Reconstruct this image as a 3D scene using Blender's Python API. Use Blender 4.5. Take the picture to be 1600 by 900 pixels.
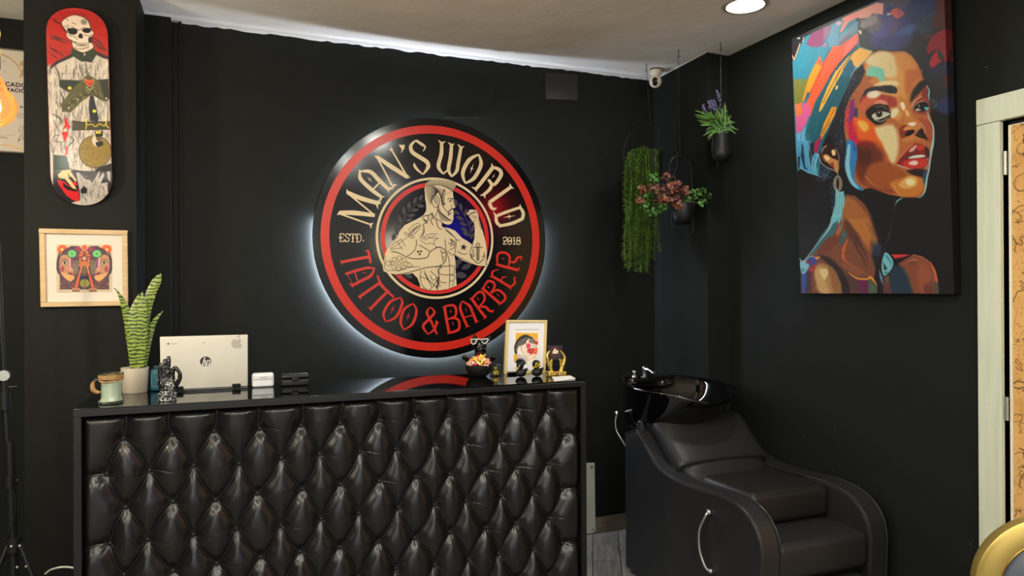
import bpy, bmesh, math, random
import numpy as np
from mathutils import Vector, Matrix
from mathutils.geometry import tessellate_polygon
for o in list(bpy.data.objects): bpy.data.objects.remove(o)
S = bpy.context.scene
COL = S.collection
PI = math.pi
random.seed(7)
RNG = np.random.default_rng(7)

# ------------------------------------------------------------------ camera
FPX = 1103.5
_yaw, _pit, _rol = math.radians(21.576), math.radians(.148), math.radians(-.253)
CF = np.array([math.sin(_yaw)*math.cos(_pit), math.cos(_yaw)*math.cos(_pit), math.sin(_pit)])
_R = np.array([math.cos(_yaw), -math.sin(_yaw), 0.]); _U = np.cross(_R, CF)
CR = _R*math.cos(_rol)+_U*math.sin(_rol); CU = -_R*math.sin(_rol)+_U*math.cos(_rol)
CC = np.array([0, 0, 1.37])
cd = bpy.data.cameras.new('camera'); cam = bpy.data.objects.new('camera', cd); COL.objects.link(cam)
cd.sensor_width = 36; cd.lens = FPX/1600*36; cd.clip_start = .05
cam.matrix_world = Matrix(((CR[0], CU[0], -CF[0], CC[0]), (CR[1], CU[1], -CF[1], CC[1]), (CR[2], CU[2], -CF[2], CC[2]), (0, 0, 0, 1)))
S.camera = cam
# ------------------------------------------------------------------ world, exposure, lights
S.view_settings.view_transform = 'Standard'; S.view_settings.look = 'None'
S.view_settings.gamma = 1; S.view_settings.use_curve_mapping = False
S.view_settings.exposure = 0.8
w = bpy.data.worlds.new('room_air'); S.world = w; w.use_nodes = True
w.node_tree.nodes['Background'].inputs[0].default_value = (1, .97, .90, 1)
w.node_tree.nodes['Background'].inputs[1].default_value = .48
H = 2.6; YB = 3.54; XR = 2.437
DOWNLIGHTS = [(2.07, 2.47), (1.1, 1.2), (1.0, .25), (-.35, 1.15), (-.45, .1), (.3, -1.2), (1.7, -1.2), (-1.1, -1.2)]  # only the first is in view; the others are assumed
DL_POWER = 7
def area_lamp(name, loc, size, power, col, rot=(0, 0, 0), shape='DISK', sy=None):
    l = bpy.data.lights.new(name, 'AREA'); l.shape = shape; l.size = size; l.energy = power; l.color = col
    if sy: l.size_y = sy
    o = bpy.data.objects.new(name, l); COL.objects.link(o); o.location = loc; o.rotation_euler = rot
    return o
for x_, y_ in DOWNLIGHTS:
    area_lamp('downlight_lamp', (x_, y_, H-.012), .15, DL_POWER*(.5 if x_ > 2 else 1), (.98, 1, .93))
# added area fill light behind the camera; no window is built there
area_lamp('added_fill_light', (-1.2, -3.2, 1.6), 2.2, 12, (.97, .99, 1), (math.radians(90), 0, math.radians(-8)), 'RECTANGLE', 1.6)

# ------------------------------------------------------------------ helpers
def ray(x, y): return CF+(x-800)/FPX*CR-(y-450)/FPX*CU
def on(ax, v, x, y):
    d = ray(x, y); t = (v-CC[ax])/d[ax]; return CC+t*d
def onY(x, y, v): return on(1, v, x, y)
def onX(x, y, v): return on(0, v, x, y)
def onZ(x, y, v): return on(2, v, x, y)
def projA(P):
    P = P-CC; d = P@CF
    return 800+FPX*(P@CR)/d, 450-FPX*(P@CU)/d
def lin(c):
    c = np.asarray(c, float)/255
    return np.where(c <= .04045, c/12.92, ((c+.055)/1.055)**2.4)
MATS = {}
def mat(name, col, rough=.5, metal=0, spec=.5, coat=0, coatr=.05, emit=None, es=0, trans=0, ior=1.45, bump=None, sub=0, var=None, attr=False, sheen=0):
    if name in MATS: return MATS[name]
    m = bpy.data.materials.new(name); m.use_nodes = True; MATS[name] = m
    nt = m.node_tree; b = nt.nodes['Principled BSDF']
    c = tuple(lin(col))+(1,)
    b.inputs['Base Color'].default_value = c
    b.inputs['Roughness'].default_value = rough; b.inputs['Metallic'].default_value = metal
    b.inputs['Specular IOR Level'].default_value = spec; b.inputs['Coat Weight'].default_value = coat
    b.inputs['Coat Roughness'].default_value = coatr; b.inputs['Transmission Weight'].default_value = trans
    b.inputs['IOR'].default_value = ior
    if emit is not None:
        b.inputs['Emission Color'].default_value = tuple(lin(emit))+(1,); b.inputs['Emission Strength'].default_value = es
    if attr:
        a = nt.nodes.new('ShaderNodeAttribute'); a.attribute_name = 'Col'; nt.links.new(a.outputs['Color'], b.inputs['Base Color'])
    tc = None
    if var or bump:
        tc = nt.nodes.new('ShaderNodeTexCoord')
    if var:   # (scale, colour2, lo, hi[, stretch])
        n = nt.nodes.new('ShaderNodeTexNoise'); n.inputs['Scale'].default_value = var[0]; n.inputs['Detail'].default_value = 6
        mp = nt.nodes.new('ShaderNodeMapping'); mp.inputs['Scale'].default_value = var[4] if len(var) > 4 else (1, 1, 1)
        nt.links.new(tc.outputs['Object'], mp.inputs[0]); nt.links.new(mp.outputs[0], n.inputs['Vector'])
        r = nt.nodes.new('ShaderNodeValToRGB'); r.color_ramp.elements[0].position = var[2]; r.color_ramp.elements[1].position = var[3]
        r.color_ramp.elements[0].color = c; r.color_ramp.elements[1].color = tuple(lin(var[1]))+(1,)
        nt.links.new(n.outputs['Fac'], r.inputs[0]); nt.links.new(r.outputs[0], b.inputs['Base Color'])
    if bump:  # (scale, strength[, distance])
        n = nt.nodes.new('ShaderNodeTexNoise'); n.inputs['Scale'].default_value = bump[0]; n.inputs['Detail'].default_value = 5
        nt.links.new(tc.outputs['Object'], n.inputs['Vector'])
        bp = nt.nodes.new('ShaderNodeBump'); bp.inputs['Strength'].default_value = bump[1]; bp.inputs['Distance'].default_value = bump[2] if len(bump) > 2 else .005
        nt.links.new(n.outputs['Fac'], bp.inputs['Height']); nt.links.new(bp.outputs[0], b.inputs['Normal'])
    return m
ORG = {}
def tag(o, label=None, cat=None, group=None, kind=None):
    if label: o['label'] = label
    if cat: o['category'] = cat
    if group: o['group'] = group
    if kind: o['kind'] = kind
    return o
def thing(name, loc, label, cat, group=None):
    o = bpy.data.objects.new(name, None); COL.objects.link(o); o.location = loc; o.empty_display_size = .05
    ORG[o.name] = np.array(loc, float); tag(o, label, cat, group); return o
class MB:
    def __init__(s): s.v = []; s.f = []
    def add(s, vs, fs):
        n = len(s.v); s.v += [tuple(map(float, p)) for p in vs]; s.f += [tuple(n+i for i in f) for f in fs]; return s
    def box(s, a, b):
        x0, y0, z0 = a; x1, y1, z1 = b
        return s.add([(x0, y0, z0), (x1, y0, z0), (x1, y1, z0), (x0, y1, z0), (x0, y0, z1), (x1, y0, z1), (x1, y1, z1), (x0, y1, z1)],
                     [(0, 3, 2, 1), (4, 5, 6, 7), (0, 1, 5, 4), (1, 2, 6, 5), (2, 3, 7, 6), (3, 0, 4, 7)])
    def rbox(s, a, b, r, seg=4, m=None):
        bm = bmesh.new(); bmesh.ops.create_cube(bm, size=1)
        for v in bm.verts:
            v.co = Vector([(a[i]+b[i])/2+v.co[i]*(b[i]-a[i]) for i in range(3)])
        bmesh.ops.bevel(bm, geom=list(bm.edges), offset=r, segments=seg, profile=.5, affect='EDGES')
        if m is not None: bm.transform(m)
        bm.verts.index_update(); s.add([v.co for v in bm.verts], [[v.index for v in f.verts] for f in bm.faces]); bm.free(); return s
    def tube(s, pts, r, seg=8, caps=True, closed=False):
        pts = [np.array(p, float) for p in pts]; n = len(pts)
        rr = list(r) if hasattr(r, '__len__') else [r]*n
        vs = []; prev = None
        for i, p in enumerate(pts):
            if closed: t = pts[(i+1) % n]-pts[i-1]
            else: t = pts[min(i+1, n-1)]-pts[max(i-1, 0)]
            t = t/(np.linalg.norm(t)+1e-12)
            if prev is None:
                u = np.cross(t, [0, 0, 1.]);
                if np.linalg.norm(u) < .05: u = np.cross(t, [1., 0, 0])
            else: u = prev-t*(prev@t)
            u = u/(np.linalg.norm(u)+1e-12); prev = u; w_ = np.cross(t, u)
            for k in range(seg):
                a = 2*PI*k/seg; vs.append(p+rr[i]*(math.cos(a)*u+math.sin(a)*w_))
        fs = []
        for i in range(n if closed else n-1):
            j = (i+1) % n
            for k in range(seg):
                fs.append((i*seg+k, i*seg+(k+1) % seg, j*seg+(k+1) % seg, j*seg+k))
        if caps and not closed:
            fs.append(tuple(range(seg))[::-1]); fs.append(tuple((n-1)*seg+k for k in range(seg)))
        return s.add(vs, fs)
    def lathe(s, prof, c, seg=32, sx=1, sy=1):
        vs = []; fs = []; n = len(prof)
        for r, z in prof:
            for k in range(seg):
                a = 2*PI*k/seg; vs.append((c[0]+r*sx*math.cos(a), c[1]+r*sy*math.sin(a), c[2]+z))
        for i in range(n-1):
            for k in range(seg): fs.append((i*seg+k, i*seg+(k+1) % seg, (i+1)*seg+(k+1) % seg, (i+1)*seg+k))
        if prof[0][0] > 1e-5: fs.append(tuple(range(seg))[::-1])
        if prof[-1][0] > 1e-5: fs.append(tuple((n-1)*seg+k for k in range(seg)))
        return s.add(vs, fs)
    def ell(s, c, r, seg=16, rings=10, m=None):
        vs = []; fs = []
        for i in range(rings+1):
            ph = PI*i/rings
            for k in range(seg):
                a = 2*PI*k/seg; p = Vector((r[0]*math.sin(ph)*math.cos(a), r[1]*math.sin(ph)*math.sin(a), -r[2]*math.cos(ph)))
                if m is not None: p = m @ p
                vs.append((c[0]+p[0], c[1]+p[1], c[2]+p[2]))
        for i in range(rings):
            for k in range(seg): fs.append((i*seg+k, i*seg+(k+1) % seg, (i+1)*seg+(k+1) % seg, (i+1)*seg+k))
        return s.add(vs, fs)
    def prism(s, poly, axis, a, b):   # poly in the two other axes, extruded a..b along axis
        n = len(poly)
        def P(p, t):
            if axis == 0: return (t, p[0], p[1])
            if axis == 1: return (p[0], t, p[1])
            return (p[0], p[1], t)
        vs = [P(p, a) for p in poly]+[P(p, b) for p in poly]
        return s.add(vs, [tuple(range(n)), tuple(range(2*n-1, n-1, -1))]+[(i, i+n, (i+1) % n+n, (i+1) % n) for i in range(n)])
    def xf(s, m, start=0):
        s.v[start:] = [tuple(m @ Vector(p)) for p in s.v[start:]]; return s
    def build(s, name, m, parent=None, smooth=True, bevel=0, sub=0, remesh=0, origin=None, ang=40, merge=False):
        if parent is not None: org = ORG[parent.name]
        elif origin is not None: org = np.array(origin, float)
        else:
            a = np.array(s.v); org = np.array([(a[:, 0].min()+a[:, 0].max())/2, (a[:, 1].min()+a[:, 1].max())/2, a[:, 2].min()])
        me = bpy.data.meshes.new(name)
        me.from_pydata([tuple(np.array(p)-org) for p in s.v], [], s.f); me.materials.append(m)
        bm = bmesh.new(); bm.from_mesh(me)
        bmesh.ops.remove_doubles(bm, verts=bm.verts, dist=1e-6)
        bmesh.ops.recalc_face_normals(bm, faces=bm.faces)
        if smooth:
            for f in bm.faces: f.smooth = True
            for e in bm.edges:
                if len(e.link_faces) == 2 and e.calc_face_angle(0) > math.radians(ang) and not sub and not remesh: e.smooth = False
        bm.to_mesh(me); bm.free()
        o = bpy.data.objects.new(name, me); COL.objects.link(o); ORG[o.name] = org
        if parent is not None: o.parent = parent
        else: o.location = org
        if bevel:
            b = o.modifiers.new('bevel', 'BEVEL'); b.width = bevel; b.segments = 3; b.limit_method = 'ANGLE'; b.angle_limit = math.radians(40)
        if remesh:
            b = o.modifiers.new('remesh', 'REMESH'); b.mode = 'VOXEL'; b.voxel_size = remesh; b.use_smooth_shade = True
            b = o.modifiers.new('smooth', 'SMOOTH'); b.factor = .5; b.iterations = 4
        if sub:
            b = o.modifiers.new('subd', 'SUBSURF'); b.levels = sub; b.render_levels = sub
        return o
def catmull(pts, k=6, closed=False):
    pts = [np.array(p, float) for p in pts]; n = len(pts); out = []
    rng = range(n if closed else n-1)
    for i in rng:
        p0 = pts[(i-1) % n] if closed or i > 0 else pts[0]; p1 = pts[i]; p2 = pts[(i+1) % n]
        p3 = pts[(i+2) % n] if closed or i+2 < n else pts[-1]
        for j in range(k):
            t = j/k; out.append(.5*((2*p1)+(-p0+p2)*t+(2*p0-5*p1+4*p2-p3)*t*t+(-p0+3*p1-3*p2+p3)*t**3))
    if not closed: out.append(pts[-1])
    return out
# ---- raster painting on a fine vertex grid: coordinates are those seen in the photograph, unprojected on the real surface
class Paint:
    def __init__(s, X, Y, base):
        s.X = X; s.Y = Y; s.C = np.tile(np.array(base, float), (len(X), 1))
    def _blend(s, idx, a, col, op):
        a = (a*op)[:, None]; s.C[idx] = s.C[idx]*(1-a)+np.array(col, float)*a
    def poly(s, pts, col, soft=.7, op=1, k=0):
        if k: pts = catmull(pts, k, True)
        P = np.array(pts, float)
        idx = np.where((s.X > P[:, 0].min()-soft) & (s.X < P[:, 0].max()+soft) & (s.Y > P[:, 1].min()-soft) & (s.Y < P[:, 1].max()+soft))[0]
        if not len(idx): return s
        x = s.X[idx]; y = s.Y[idx]; ins = np.zeros(len(idx), bool); d = np.full(len(idx), 1e9); n = len(P)
        for i in range(n):
            ax, ay = P[i]; bx, by = P[(i+1) % n]
            c = ((ay > y) != (by > y)); 
            if by != ay: ins ^= c & (x < (bx-ax)*(y-ay)/(by-ay)+ax)
            dx, dy = bx-ax, by-ay; L = dx*dx+dy*dy+1e-9
            t = np.clip(((x-ax)*dx+(y-ay)*dy)/L, 0, 1); d = np.minimum(d, (x-ax-t*dx)**2+(y-ay-t*dy)**2)
        d = np.sqrt(d); sd = np.where(ins, d, -d); a = np.clip(.5+sd/(2*soft), 0, 1); a = a*a*(3-2*a)
        s._blend(idx, a, col, op); return s
    def line(s, pts, w, col, soft=.4, op=1, k=4):
        if k and len(pts) > 2: pts = catmull(pts, k)
        P = np.array(pts, float); W = np.array(w if hasattr(w, '__len__') else [w]*2, float)
        W = np.interp(np.linspace(0, 1, len(P)), np.linspace(0, 1, len(W)), W)/2; m = W.max()+soft
        idx = np.where((s.X > P[:, 0].min()-m) & (s.X < P[:, 0].max()+m) & (s.Y > P[:, 1].min()-m) & (s.Y < P[:, 1].max()+m))[0]
        if not len(idx): return s
        x = s.X[idx]; y = s.Y[idx]; best = np.full(len(idx), 1e9)
        for i in range(len(P)-1):
            ax, ay = P[i]; dx, dy = P[i+1]-P[i]; L = dx*dx+dy*dy+1e-9
            t = np.clip(((x-ax)*dx+(y-ay)*dy)/L, 0, 1)
            best = np.minimum(best, np.hypot(x-ax-t*dx, y-ay-t*dy)-(W[i]*(1-t)+W[i+1]*t))
        a = np.clip(.5-best/(2*soft), 0, 1); s._blend(idx, a, col, op); return s
    def ell(s, cx, cy, rx, ry, col, soft=.5, op=1, ang=0):
        c, n = math.cos(ang), math.sin(ang)
        u = ((s.X-cx)*c+(s.Y-cy)*n)/rx; v = (-(s.X-cx)*n+(s.Y-cy)*c)/ry
        r = np.hypot(u, v); m = min(rx, ry); idx = np.where(r < 1+soft/m+.01)[0]
        a = np.clip(.5+(1-r[idx])*m/(2*soft), 0, 1); a = a*a*(3-2*a); s._blend(idx, a, col, op); return s
    def strokes(s, pts, cols, n, ln, w, ang, op=.5, jit=.4):   # loose brush strokes inside a polygon
        P = np.array(pts, float); lo = P.min(0); hi = P.max(0); c = 0
        while c < n:
            q = lo+RNG.random(2)*(hi-lo); ins = False
            for i in range(len(P)):
                a, b = P[i], P[(i+1) % len(P)]
                if (a[1] > q[1]) != (b[1] > q[1]) and q[0] < (b[0]-a[0])*(q[1]-a[1])/(b[1]-a[1])+a[0]: ins = not ins
            c += 1
            if not ins: continue
            t = ang+RNG.normal()*jit; L = ln*(.5+RNG.random()); d = np.array([math.cos(t), math.sin(t)])*L/2
            s.line([q-d, q+RNG.normal(size=2)*.1*L, q+d], (w*.3, w*(.6+.6*RNG.random()), w*.2), cols[RNG.integers(len(cols))], .5, op)
        return s
def grid_mesh(name, fn, nu, nv, m, parent, C=None, origin=None):
    # fn(U,V) -> (N,3) world ; C: (N,3) sRGB
    u, v = np.meshgrid(np.linspace(0, 1, nu), np.linspace(0, 1, nv)); P = fn(u.ravel(), v.ravel())
    org = ORG[parent.name] if parent is not None else np.array(origin, float)
    me = bpy.data.meshes.new(name); N = nu*nv; me.vertices.add(N); me.vertices.foreach_set('co', (P-org).astype(np.float32).ravel())
    i = np.arange((nv-1)*(nu-1)); a = (i//(nu-1))*nu+i % (nu-1)
    F = np.stack([a, a+1, a+nu+1, a+nu], 1); n = len(F)
    me.loops.add(n*4); me.loops.foreach_set('vertex_index', F.astype(np.int32).ravel())
    me.polygons.add(n); me.polygons.foreach_set('loop_start', (np.arange(n)*4).astype(np.int32)); me.polygons.foreach_set('loop_total', np.full(n, 4, np.int32))
    me.polygons.foreach_set('use_smooth', np.ones(n, bool)); me.update(calc_edges=True); me.materials.append(m)
    if C is not None:
        at = me.color_attributes.new('Col', 'FLOAT_COLOR', 'POINT'); cc = np.ones((N, 4), np.float32); cc[:, :3] = lin(np.clip(C, 0, 255)); at.data.foreach_set('color', cc.ravel())
    o = bpy.data.objects.new(name, me); COL.objects.link(o); ORG[o.name] = org
    if parent is not None: o.parent = parent
    else: o.location = org
    return o
def flat_art(fn, nu, nv, base):
    u, v = np.meshgrid(np.linspace(0, 1, nu), np.linspace(0, 1, nv)); X, Y = projA(fn(u.ravel(), v.ravel())); return Paint(X, Y, base)
# ribbons of constant plane (vector art on the sign)
class Vec:
    def __init__(s, y): s.y = y; s.mb = MB()
    def P(s, p): q = onY(p[0], p[1], s.y); return q
    def poly(s, pts, k=0):
        s.y -= 1.6e-5
        if k: pts = catmull(pts, k, True)
        v = [s.P(p) for p in pts]; tr = tessellate_polygon([[Vector((q[0], q[2], 0)) for q in v]]); s.mb.add(v, tr); return s
    def line(s, pts, w, k=5):
        s.y -= 1.6e-5
        if k and len(pts) > 2: pts = catmull(pts, k)
        P = np.array(pts, float); n = len(P); W = np.array(w if hasattr(w, '__len__') else [w, w], float); W = np.interp(np.linspace(0, 1, n), np.linspace(0, 1, len(W)), W)/2
        vs = []
        for i in range(n):
            t = P[min(i+1, n-1)]-P[max(i-1, 0)]; t = t/(np.linalg.norm(t)+1e-9); nn = np.array([-t[1], t[0]])*W[i]
            vs += [s.P(P[i]+nn), s.P(P[i]-nn)]
        s.mb.add(vs, [(2*i, 2*i+1, 2*i+3, 2*i+2) for i in range(n-1)]); return s
    def star(s, c, r, ang=0, squash=.4):
        pts = []
        for k in range(8):
            rr = (r if k in (0, 4) else r*squash) if k % 2 == 0 else r*.13
            a = ang+k*PI/4; pts.append((c[0]+rr*math.cos(a), c[1]+rr*math.sin(a)))
        return s.poly(pts)
def annulus(mb, c, r0, r1, y, seg=160, a0=0, a1=2*PI):
    vs = []; n = seg
    for i in range(n+1):
        a = a0+(a1-a0)*i/n; vs += [(c[0]+r0*math.cos(a), y, c[1]+r0*math.sin(a)), (c[0]+r1*math.cos(a), y, c[1]+r1*math.sin(a))]
    mb.add(vs, [(2*i, 2*i+1, 2*i+3, 2*i+2) for i in range(n)]); return mb
# ------------------------------------------------------------------ materials
M_wall = mat('black_wall_paint', (30, 32, 30), .58, spec=.10, bump=(9, .25, .01))
M_wallf = mat('black_column_paint', (28, 28, 26), .6, spec=.12, bump=(14, .2, .006))
M_ceil = mat('ceiling_plaster', (236, 231, 222), .8, spec=.2, bump=(7, .35, .02), var=(3, (228, 221, 210), .35, .7))
M_chrome = mat('chrome', (215, 215, 215), .12, 1)
M_blackm = mat('black_metal', (28, 28, 28), .35, .3)
M_leather = mat('black_leather', (38, 37, 36), .34, spec=.55, bump=(260, .12, .001))
M_leather2 = mat('worn_black_leather', (36, 36, 37), .42, spec=.5, bump=(200, .15, .001))
M_gloss = mat('gloss_black', (10, 10, 11), .06, spec=.6)
M_cer = mat('black_ceramic', (6, 6, 7), .05, spec=.7, coat=.5)
M_blk = mat('matt_black', (20, 20, 20), .5)
M_gold = mat('gold', (225, 180, 80), .25, 1)
M_goldm = mat('matt_gold_shell', (200, 172, 95), .38, .7)
M_wood = mat('pale_wood', (208, 180, 138), .5, var=(6, (190, 158, 112), .3, .7, (1, 1, 14)))
M_white = mat('white_plastic', (235, 233, 228), .35)
M_mount = mat('cream_mount_board', (216, 208, 196), .8)
M_mountw = mat('white_mount_board', (238, 238, 242), .8)
M_steel = mat('brushed_steel', (190, 190, 185), .3, .9)
M_art = mat('painted_surface', (200, 200, 200), .55, spec=.3, attr=True)
M_artg = mat('lacquered_print', (200, 200, 200), .22, spec=.5, coat=.5, coatr=.12, attr=True)
M_glass = mat('clear_glass', (240, 250, 248), .03, trans=1, ior=1.45)

# ------------------------------------------------------------------ floor, ceiling, walls
def plank_mat():
    m = bpy.data.materials.new('grey_wood_planks'); m.use_nodes = True; nt = m.node_tree; b = nt.nodes['Principled BSDF']; b.inputs['Roughness'].default_value = .45
    tc = nt.nodes.new('ShaderNodeTexCoord'); mp = nt.nodes.new('ShaderNodeMapping'); mp.inputs['Rotation'].default_value = (0, 0, math.radians(-62))
    br = nt.nodes.new('ShaderNodeTexBrick'); br.inputs['Scale'].default_value = 1; br.inputs['Brick Width'].default_value = 1.2; br.inputs['Row Height'].default_value = .14
    br.inputs['Mortar Size'].default_value = .0025; br.inputs['Color1'].default_value = tuple(lin((150, 146, 138)))+(1,); br.inputs['Color2'].default_value = tuple(lin((112, 108, 102)))+(1,)
    br.inputs['Mortar'].default_value = tuple(lin((50, 48, 45)))+(1,)
    n = nt.nodes.new('ShaderNodeTexNoise'); n.inputs['Scale'].default_value = 4; n.inputs['Detail'].default_value = 8
    m2 = nt.nodes.new('ShaderNodeMapping'); m2.inputs['Scale'].default_value = (1.5, 14, 1)
    mx = nt.nodes.new('ShaderNodeMixRGB'); mx.blend_type = 'MULTIPLY'; mx.inputs[0].default_value = .7
    r = nt.nodes.new('ShaderNodeValToRGB'); r.color_ramp.elements[0].position = .3; r.color_ramp.elements[0].color = (.35, .33, .3, 1); r.color_ramp.elements[1].position = .7
    L = nt.links.new
    L(tc.outputs['Object'], mp.inputs[0]); L(mp.outputs[0], br.inputs['Vector']); L(mp.outputs[0], m2.inputs[0]); L(m2.outputs[0], n.inputs['Vector']); L(n.outputs['Fac'], r.inputs[0])
    L(br.outputs['Color'], mx.inputs[1]); L(r.outputs[0], mx.inputs[2]); L(mx.outputs[0], b.inputs['Base Color']); return m
def struct(name, mb, m, parent=None, **k):
    o = mb.build(name, m, parent, origin=None if parent else (0, 0, 0), **k); o['kind'] = 'structure'; return o
M_floor = plank_mat()
struct('floor', MB().box((-3, -3.5, -.1), (3.2, 4, 0)), M_floor, smooth=False)
struct('ceiling', MB().box((-3, -3.5, H), (3.2, 4, H+.1)), M_ceil, smooth=False)
struct('wall_back', MB().box((-.38, YB, 0), (XR+.2, YB+.4, H)), M_wall, smooth=False)
struct('wall_column', MB().box((-.742, 3.2, 0), (-.36, 3.95, H)), M_wallf, smooth=False)
struct('wall_alcove', MB().box((-3, 3.78, 0), (-.7, 3.95, H)), M_wall, smooth=False)
struct('wall_left', MB().box((-3.1, -3.5, 0), (-3, 3.95, H)), M_wall, smooth=False)
struct('wall_corner', MB().prism([(2.297, YB+.02), (2.293, 3.035), (XR+.05, 3.046), (XR+.05, YB+.02)], 2, 0, H), M_wall, smooth=False)
DY0, DY1, DZ = .78, 1.617, 1.935
struct('wall_right', MB().box((XR, DY1, 0), (XR+.15, YB+.3, H)).box((XR, DY0, DZ), (XR+.15, DY1, H)).box((XR, -3.5, 0), (XR+.15, DY0, H)), M_wall, smooth=False)
# the shallow boxing at the left end of the back wall and the cable cover beside it
xa = onY(267, 90, 3.5)[0]; xb = onY(280, 300, 3.53)[0]
struct('trim_1', MB().box((-.362, 3.505, 0), (xa, YB, H)), M_wall, bevel=.003)
struct('trim_2', MB().box((xb, 3.528, 0), (xb+.012, YB, H)), M_wall, bevel=.002)
# plaster fillet where the black walls meet the ceiling
M_fil = mat('white_filler', (214, 210, 204), .8)
fb = MB(); rn = random.Random(3); n = 90
for i in range(n+1):
    x = -.36+(2.295+.36)*i/n; a = .026+rn.uniform(-.003, .003); b = .011+rn.uniform(-.004, .004)
    fb.v += [(x, YB-a, H+.001), (x, YB+.01, H+.001), (x, YB-.0005, H-b), (x, YB+.01, H-b)]
for i in range(n):
    fb.f += [(4*i, 4*i+4, 4*i+6, 4*i+2), (4*i+2, 4*i+6, 4*i+7, 4*i+3)]
struct('trim_3', fb, M_fil)
fb = MB().prism([(2.291, H+.001), (2.2975, H+.001), (2.2975, H-.01)], 1, 3.04, 3.53)
struct('trim_4', fb, M_fil)
M_skirt = mat('grey_brown_skirting', (128, 116, 100), .5, var=(5, (100, 90, 78), .3, .7, (1, 1, 8)))
struct('baseboard_back', MB().box((-.36, YB-.014, 0), (2.297, YB, .085)), M_skirt, bevel=.002)
struct('baseboard_right', MB().box((XR-.012, 1.70, 0), (XR, 3.04, .085)), mat('black_skirting', (30, 30, 30), .5), bevel=.002)
# ------------------------------------------------------------------ door on the right with its pale frame
M_case = mat('pale_green_wood', (200, 206, 184), .55, var=(5, (214, 217, 198), .3, .7, (3, 9, .7)), bump=(60, .1, .002))
struct('trim_5', MB().box((XR-.018, DY1, 0), (XR+.05, 1.697, DZ)), M_case, bevel=.002)
struct('trim_6', MB().box((XR-.019, DY0-.08, DZ+.0015), (XR+.05, 1.697, DZ+.09)), M_case, bevel=.002)
struct('trim_7', MB().box((XR-.018, DY0-.08, 0), (XR+.05, DY0, DZ)), M_case, bevel=.002)
struct('trim_8', MB().box((XR+.03, DY0, DZ-.012), (XR+.06, DY1, DZ)).box((XR+.03, DY1-.006, 0), (XR+.06, DY1, DZ-.012)), mat('dark_rebate', (60, 54, 50), .4, .4), smooth=False)
xd = XR+.012
door = MB().box((xd, DY0+.004, .006), (xd+.035, DY1-.010, DZ-.014)).build('door_1', M_mount, origin=(XR, DY1, 0), smooth=False); door['kind'] = 'structure'
def dfn(u, v): return np.stack([np.full(u.shape, xd-.0012), DY1-.022-(DY1-DY0-.04)*u, .01+(DZ-.028)*(1-v)], 1)
u_, v_ = np.meshgrid(np.linspace(0, 1, 420), np.linspace(0, 1, 900)); dp = dfn(u_.ravel(), v_.ravel())
A = Paint(dp[:, 1]*-1000, -dp[:, 2]*1000, (222, 170, 104))   # millimetres on the door
for i in range(900):
    cx, cy = RNG.uniform(-1617, -780), RNG.uniform(-1935, 0)
    A.ell(cx, cy, RNG.uniform(8, 60), RNG.uniform(8, 50), [(236, 190, 124), (206, 150, 84), (228, 180, 112), (196, 138, 74)][RNG.integers(4)], 14, .22, RNG.uniform(0, 3))
ink = (70, 44, 26)
for i in range(70):   # rhumb lines
    cx, cy = RNG.uniform(-1617, -780), RNG.uniform(-1935, 0); t = RNG.integers(16)*PI/8+.2; L = RNG.uniform(100, 500)
    A.line([(cx, cy), (cx+L*math.cos(t), cy+L*math.sin(t))], .9, ink, .8, .6, 0)
for i in range(60):   # coast lines
    p = np.array([RNG.uniform(-1617, -780), RNG.uniform(-1935, 0)]); t = RNG.uniform(0, 6); pts = []
    for k in range(26): pts.append(p.copy()); t += RNG.normal()*.8; p = p+np.array([math.cos(t), math.sin(t)])*7
    A.line(pts, 1.6, ink, .8, .85, 2)
for i in range(3200):   # tiny engraved place marks
    cx, cy = RNG.uniform(-1600, -790)-0*i if i > 1300 else RNG.uniform(-1600, -1420), RNG.uniform(-1935, 0); t = -.6+RNG.normal()*.15
    A.line([(cx, cy), (cx+RNG.uniform(2, 7)*math.cos(t), cy+RNG.uniform(2, 7)*math.sin(t))], RNG.uniform(.8, 1.6), ink, .7, .7, 0)
for i in range(46):
    p = np.array([RNG.uniform(-1600, -1490), RNG.uniform(-1935, -250)]); t = RNG.uniform(0, 6); pts = []
    for k in range(18): pts.append(p.copy()); t += RNG.normal()*.7; p = p+np.array([math.cos(t), math.sin(t)])*6
    A.line(pts, RNG.uniform(1.6, 4.0), ink, .8, .9, 2)
for k in range(0, 9, 3):   # scroll of the cartouche near the top
    a = np.linspace(0, 4.6, 14); r = 10+k*4.5; A.line([(-1560+(r+a_*3)*math.cos(a_+k*.5), -1830+k*38+(r+a_*3)*math.sin(a_+k*.5)) for a_ in a], (3.2, 1.2), ink, .8, .9, 1)
art = grid_mesh('map_panel', dfn, 420, 900, M_art, door, A.C)
def mmpt(px, py):
    q = onX(px, py, xd-.0012); return (-q[1]*1000, -q[2]*1000)
hb = MB()
for pz in (onX(1571, 255, XR)[2], onX(1571, 638, XR)[2], .25):
    hb.tube([(XR-.002, DY1-.008, pz-.04), (XR-.002, DY1-.008, pz+.04)], .006, 10)
hb.build('hinge', M_steel, door)
MB().box((xd-.004, DY1-.021, .01), (xd+.002, DY1-.0125, DZ-.016)).build('edge_strip', mat('cream_edge_strip', (235, 228, 205), .4), door, smooth=False)
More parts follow.
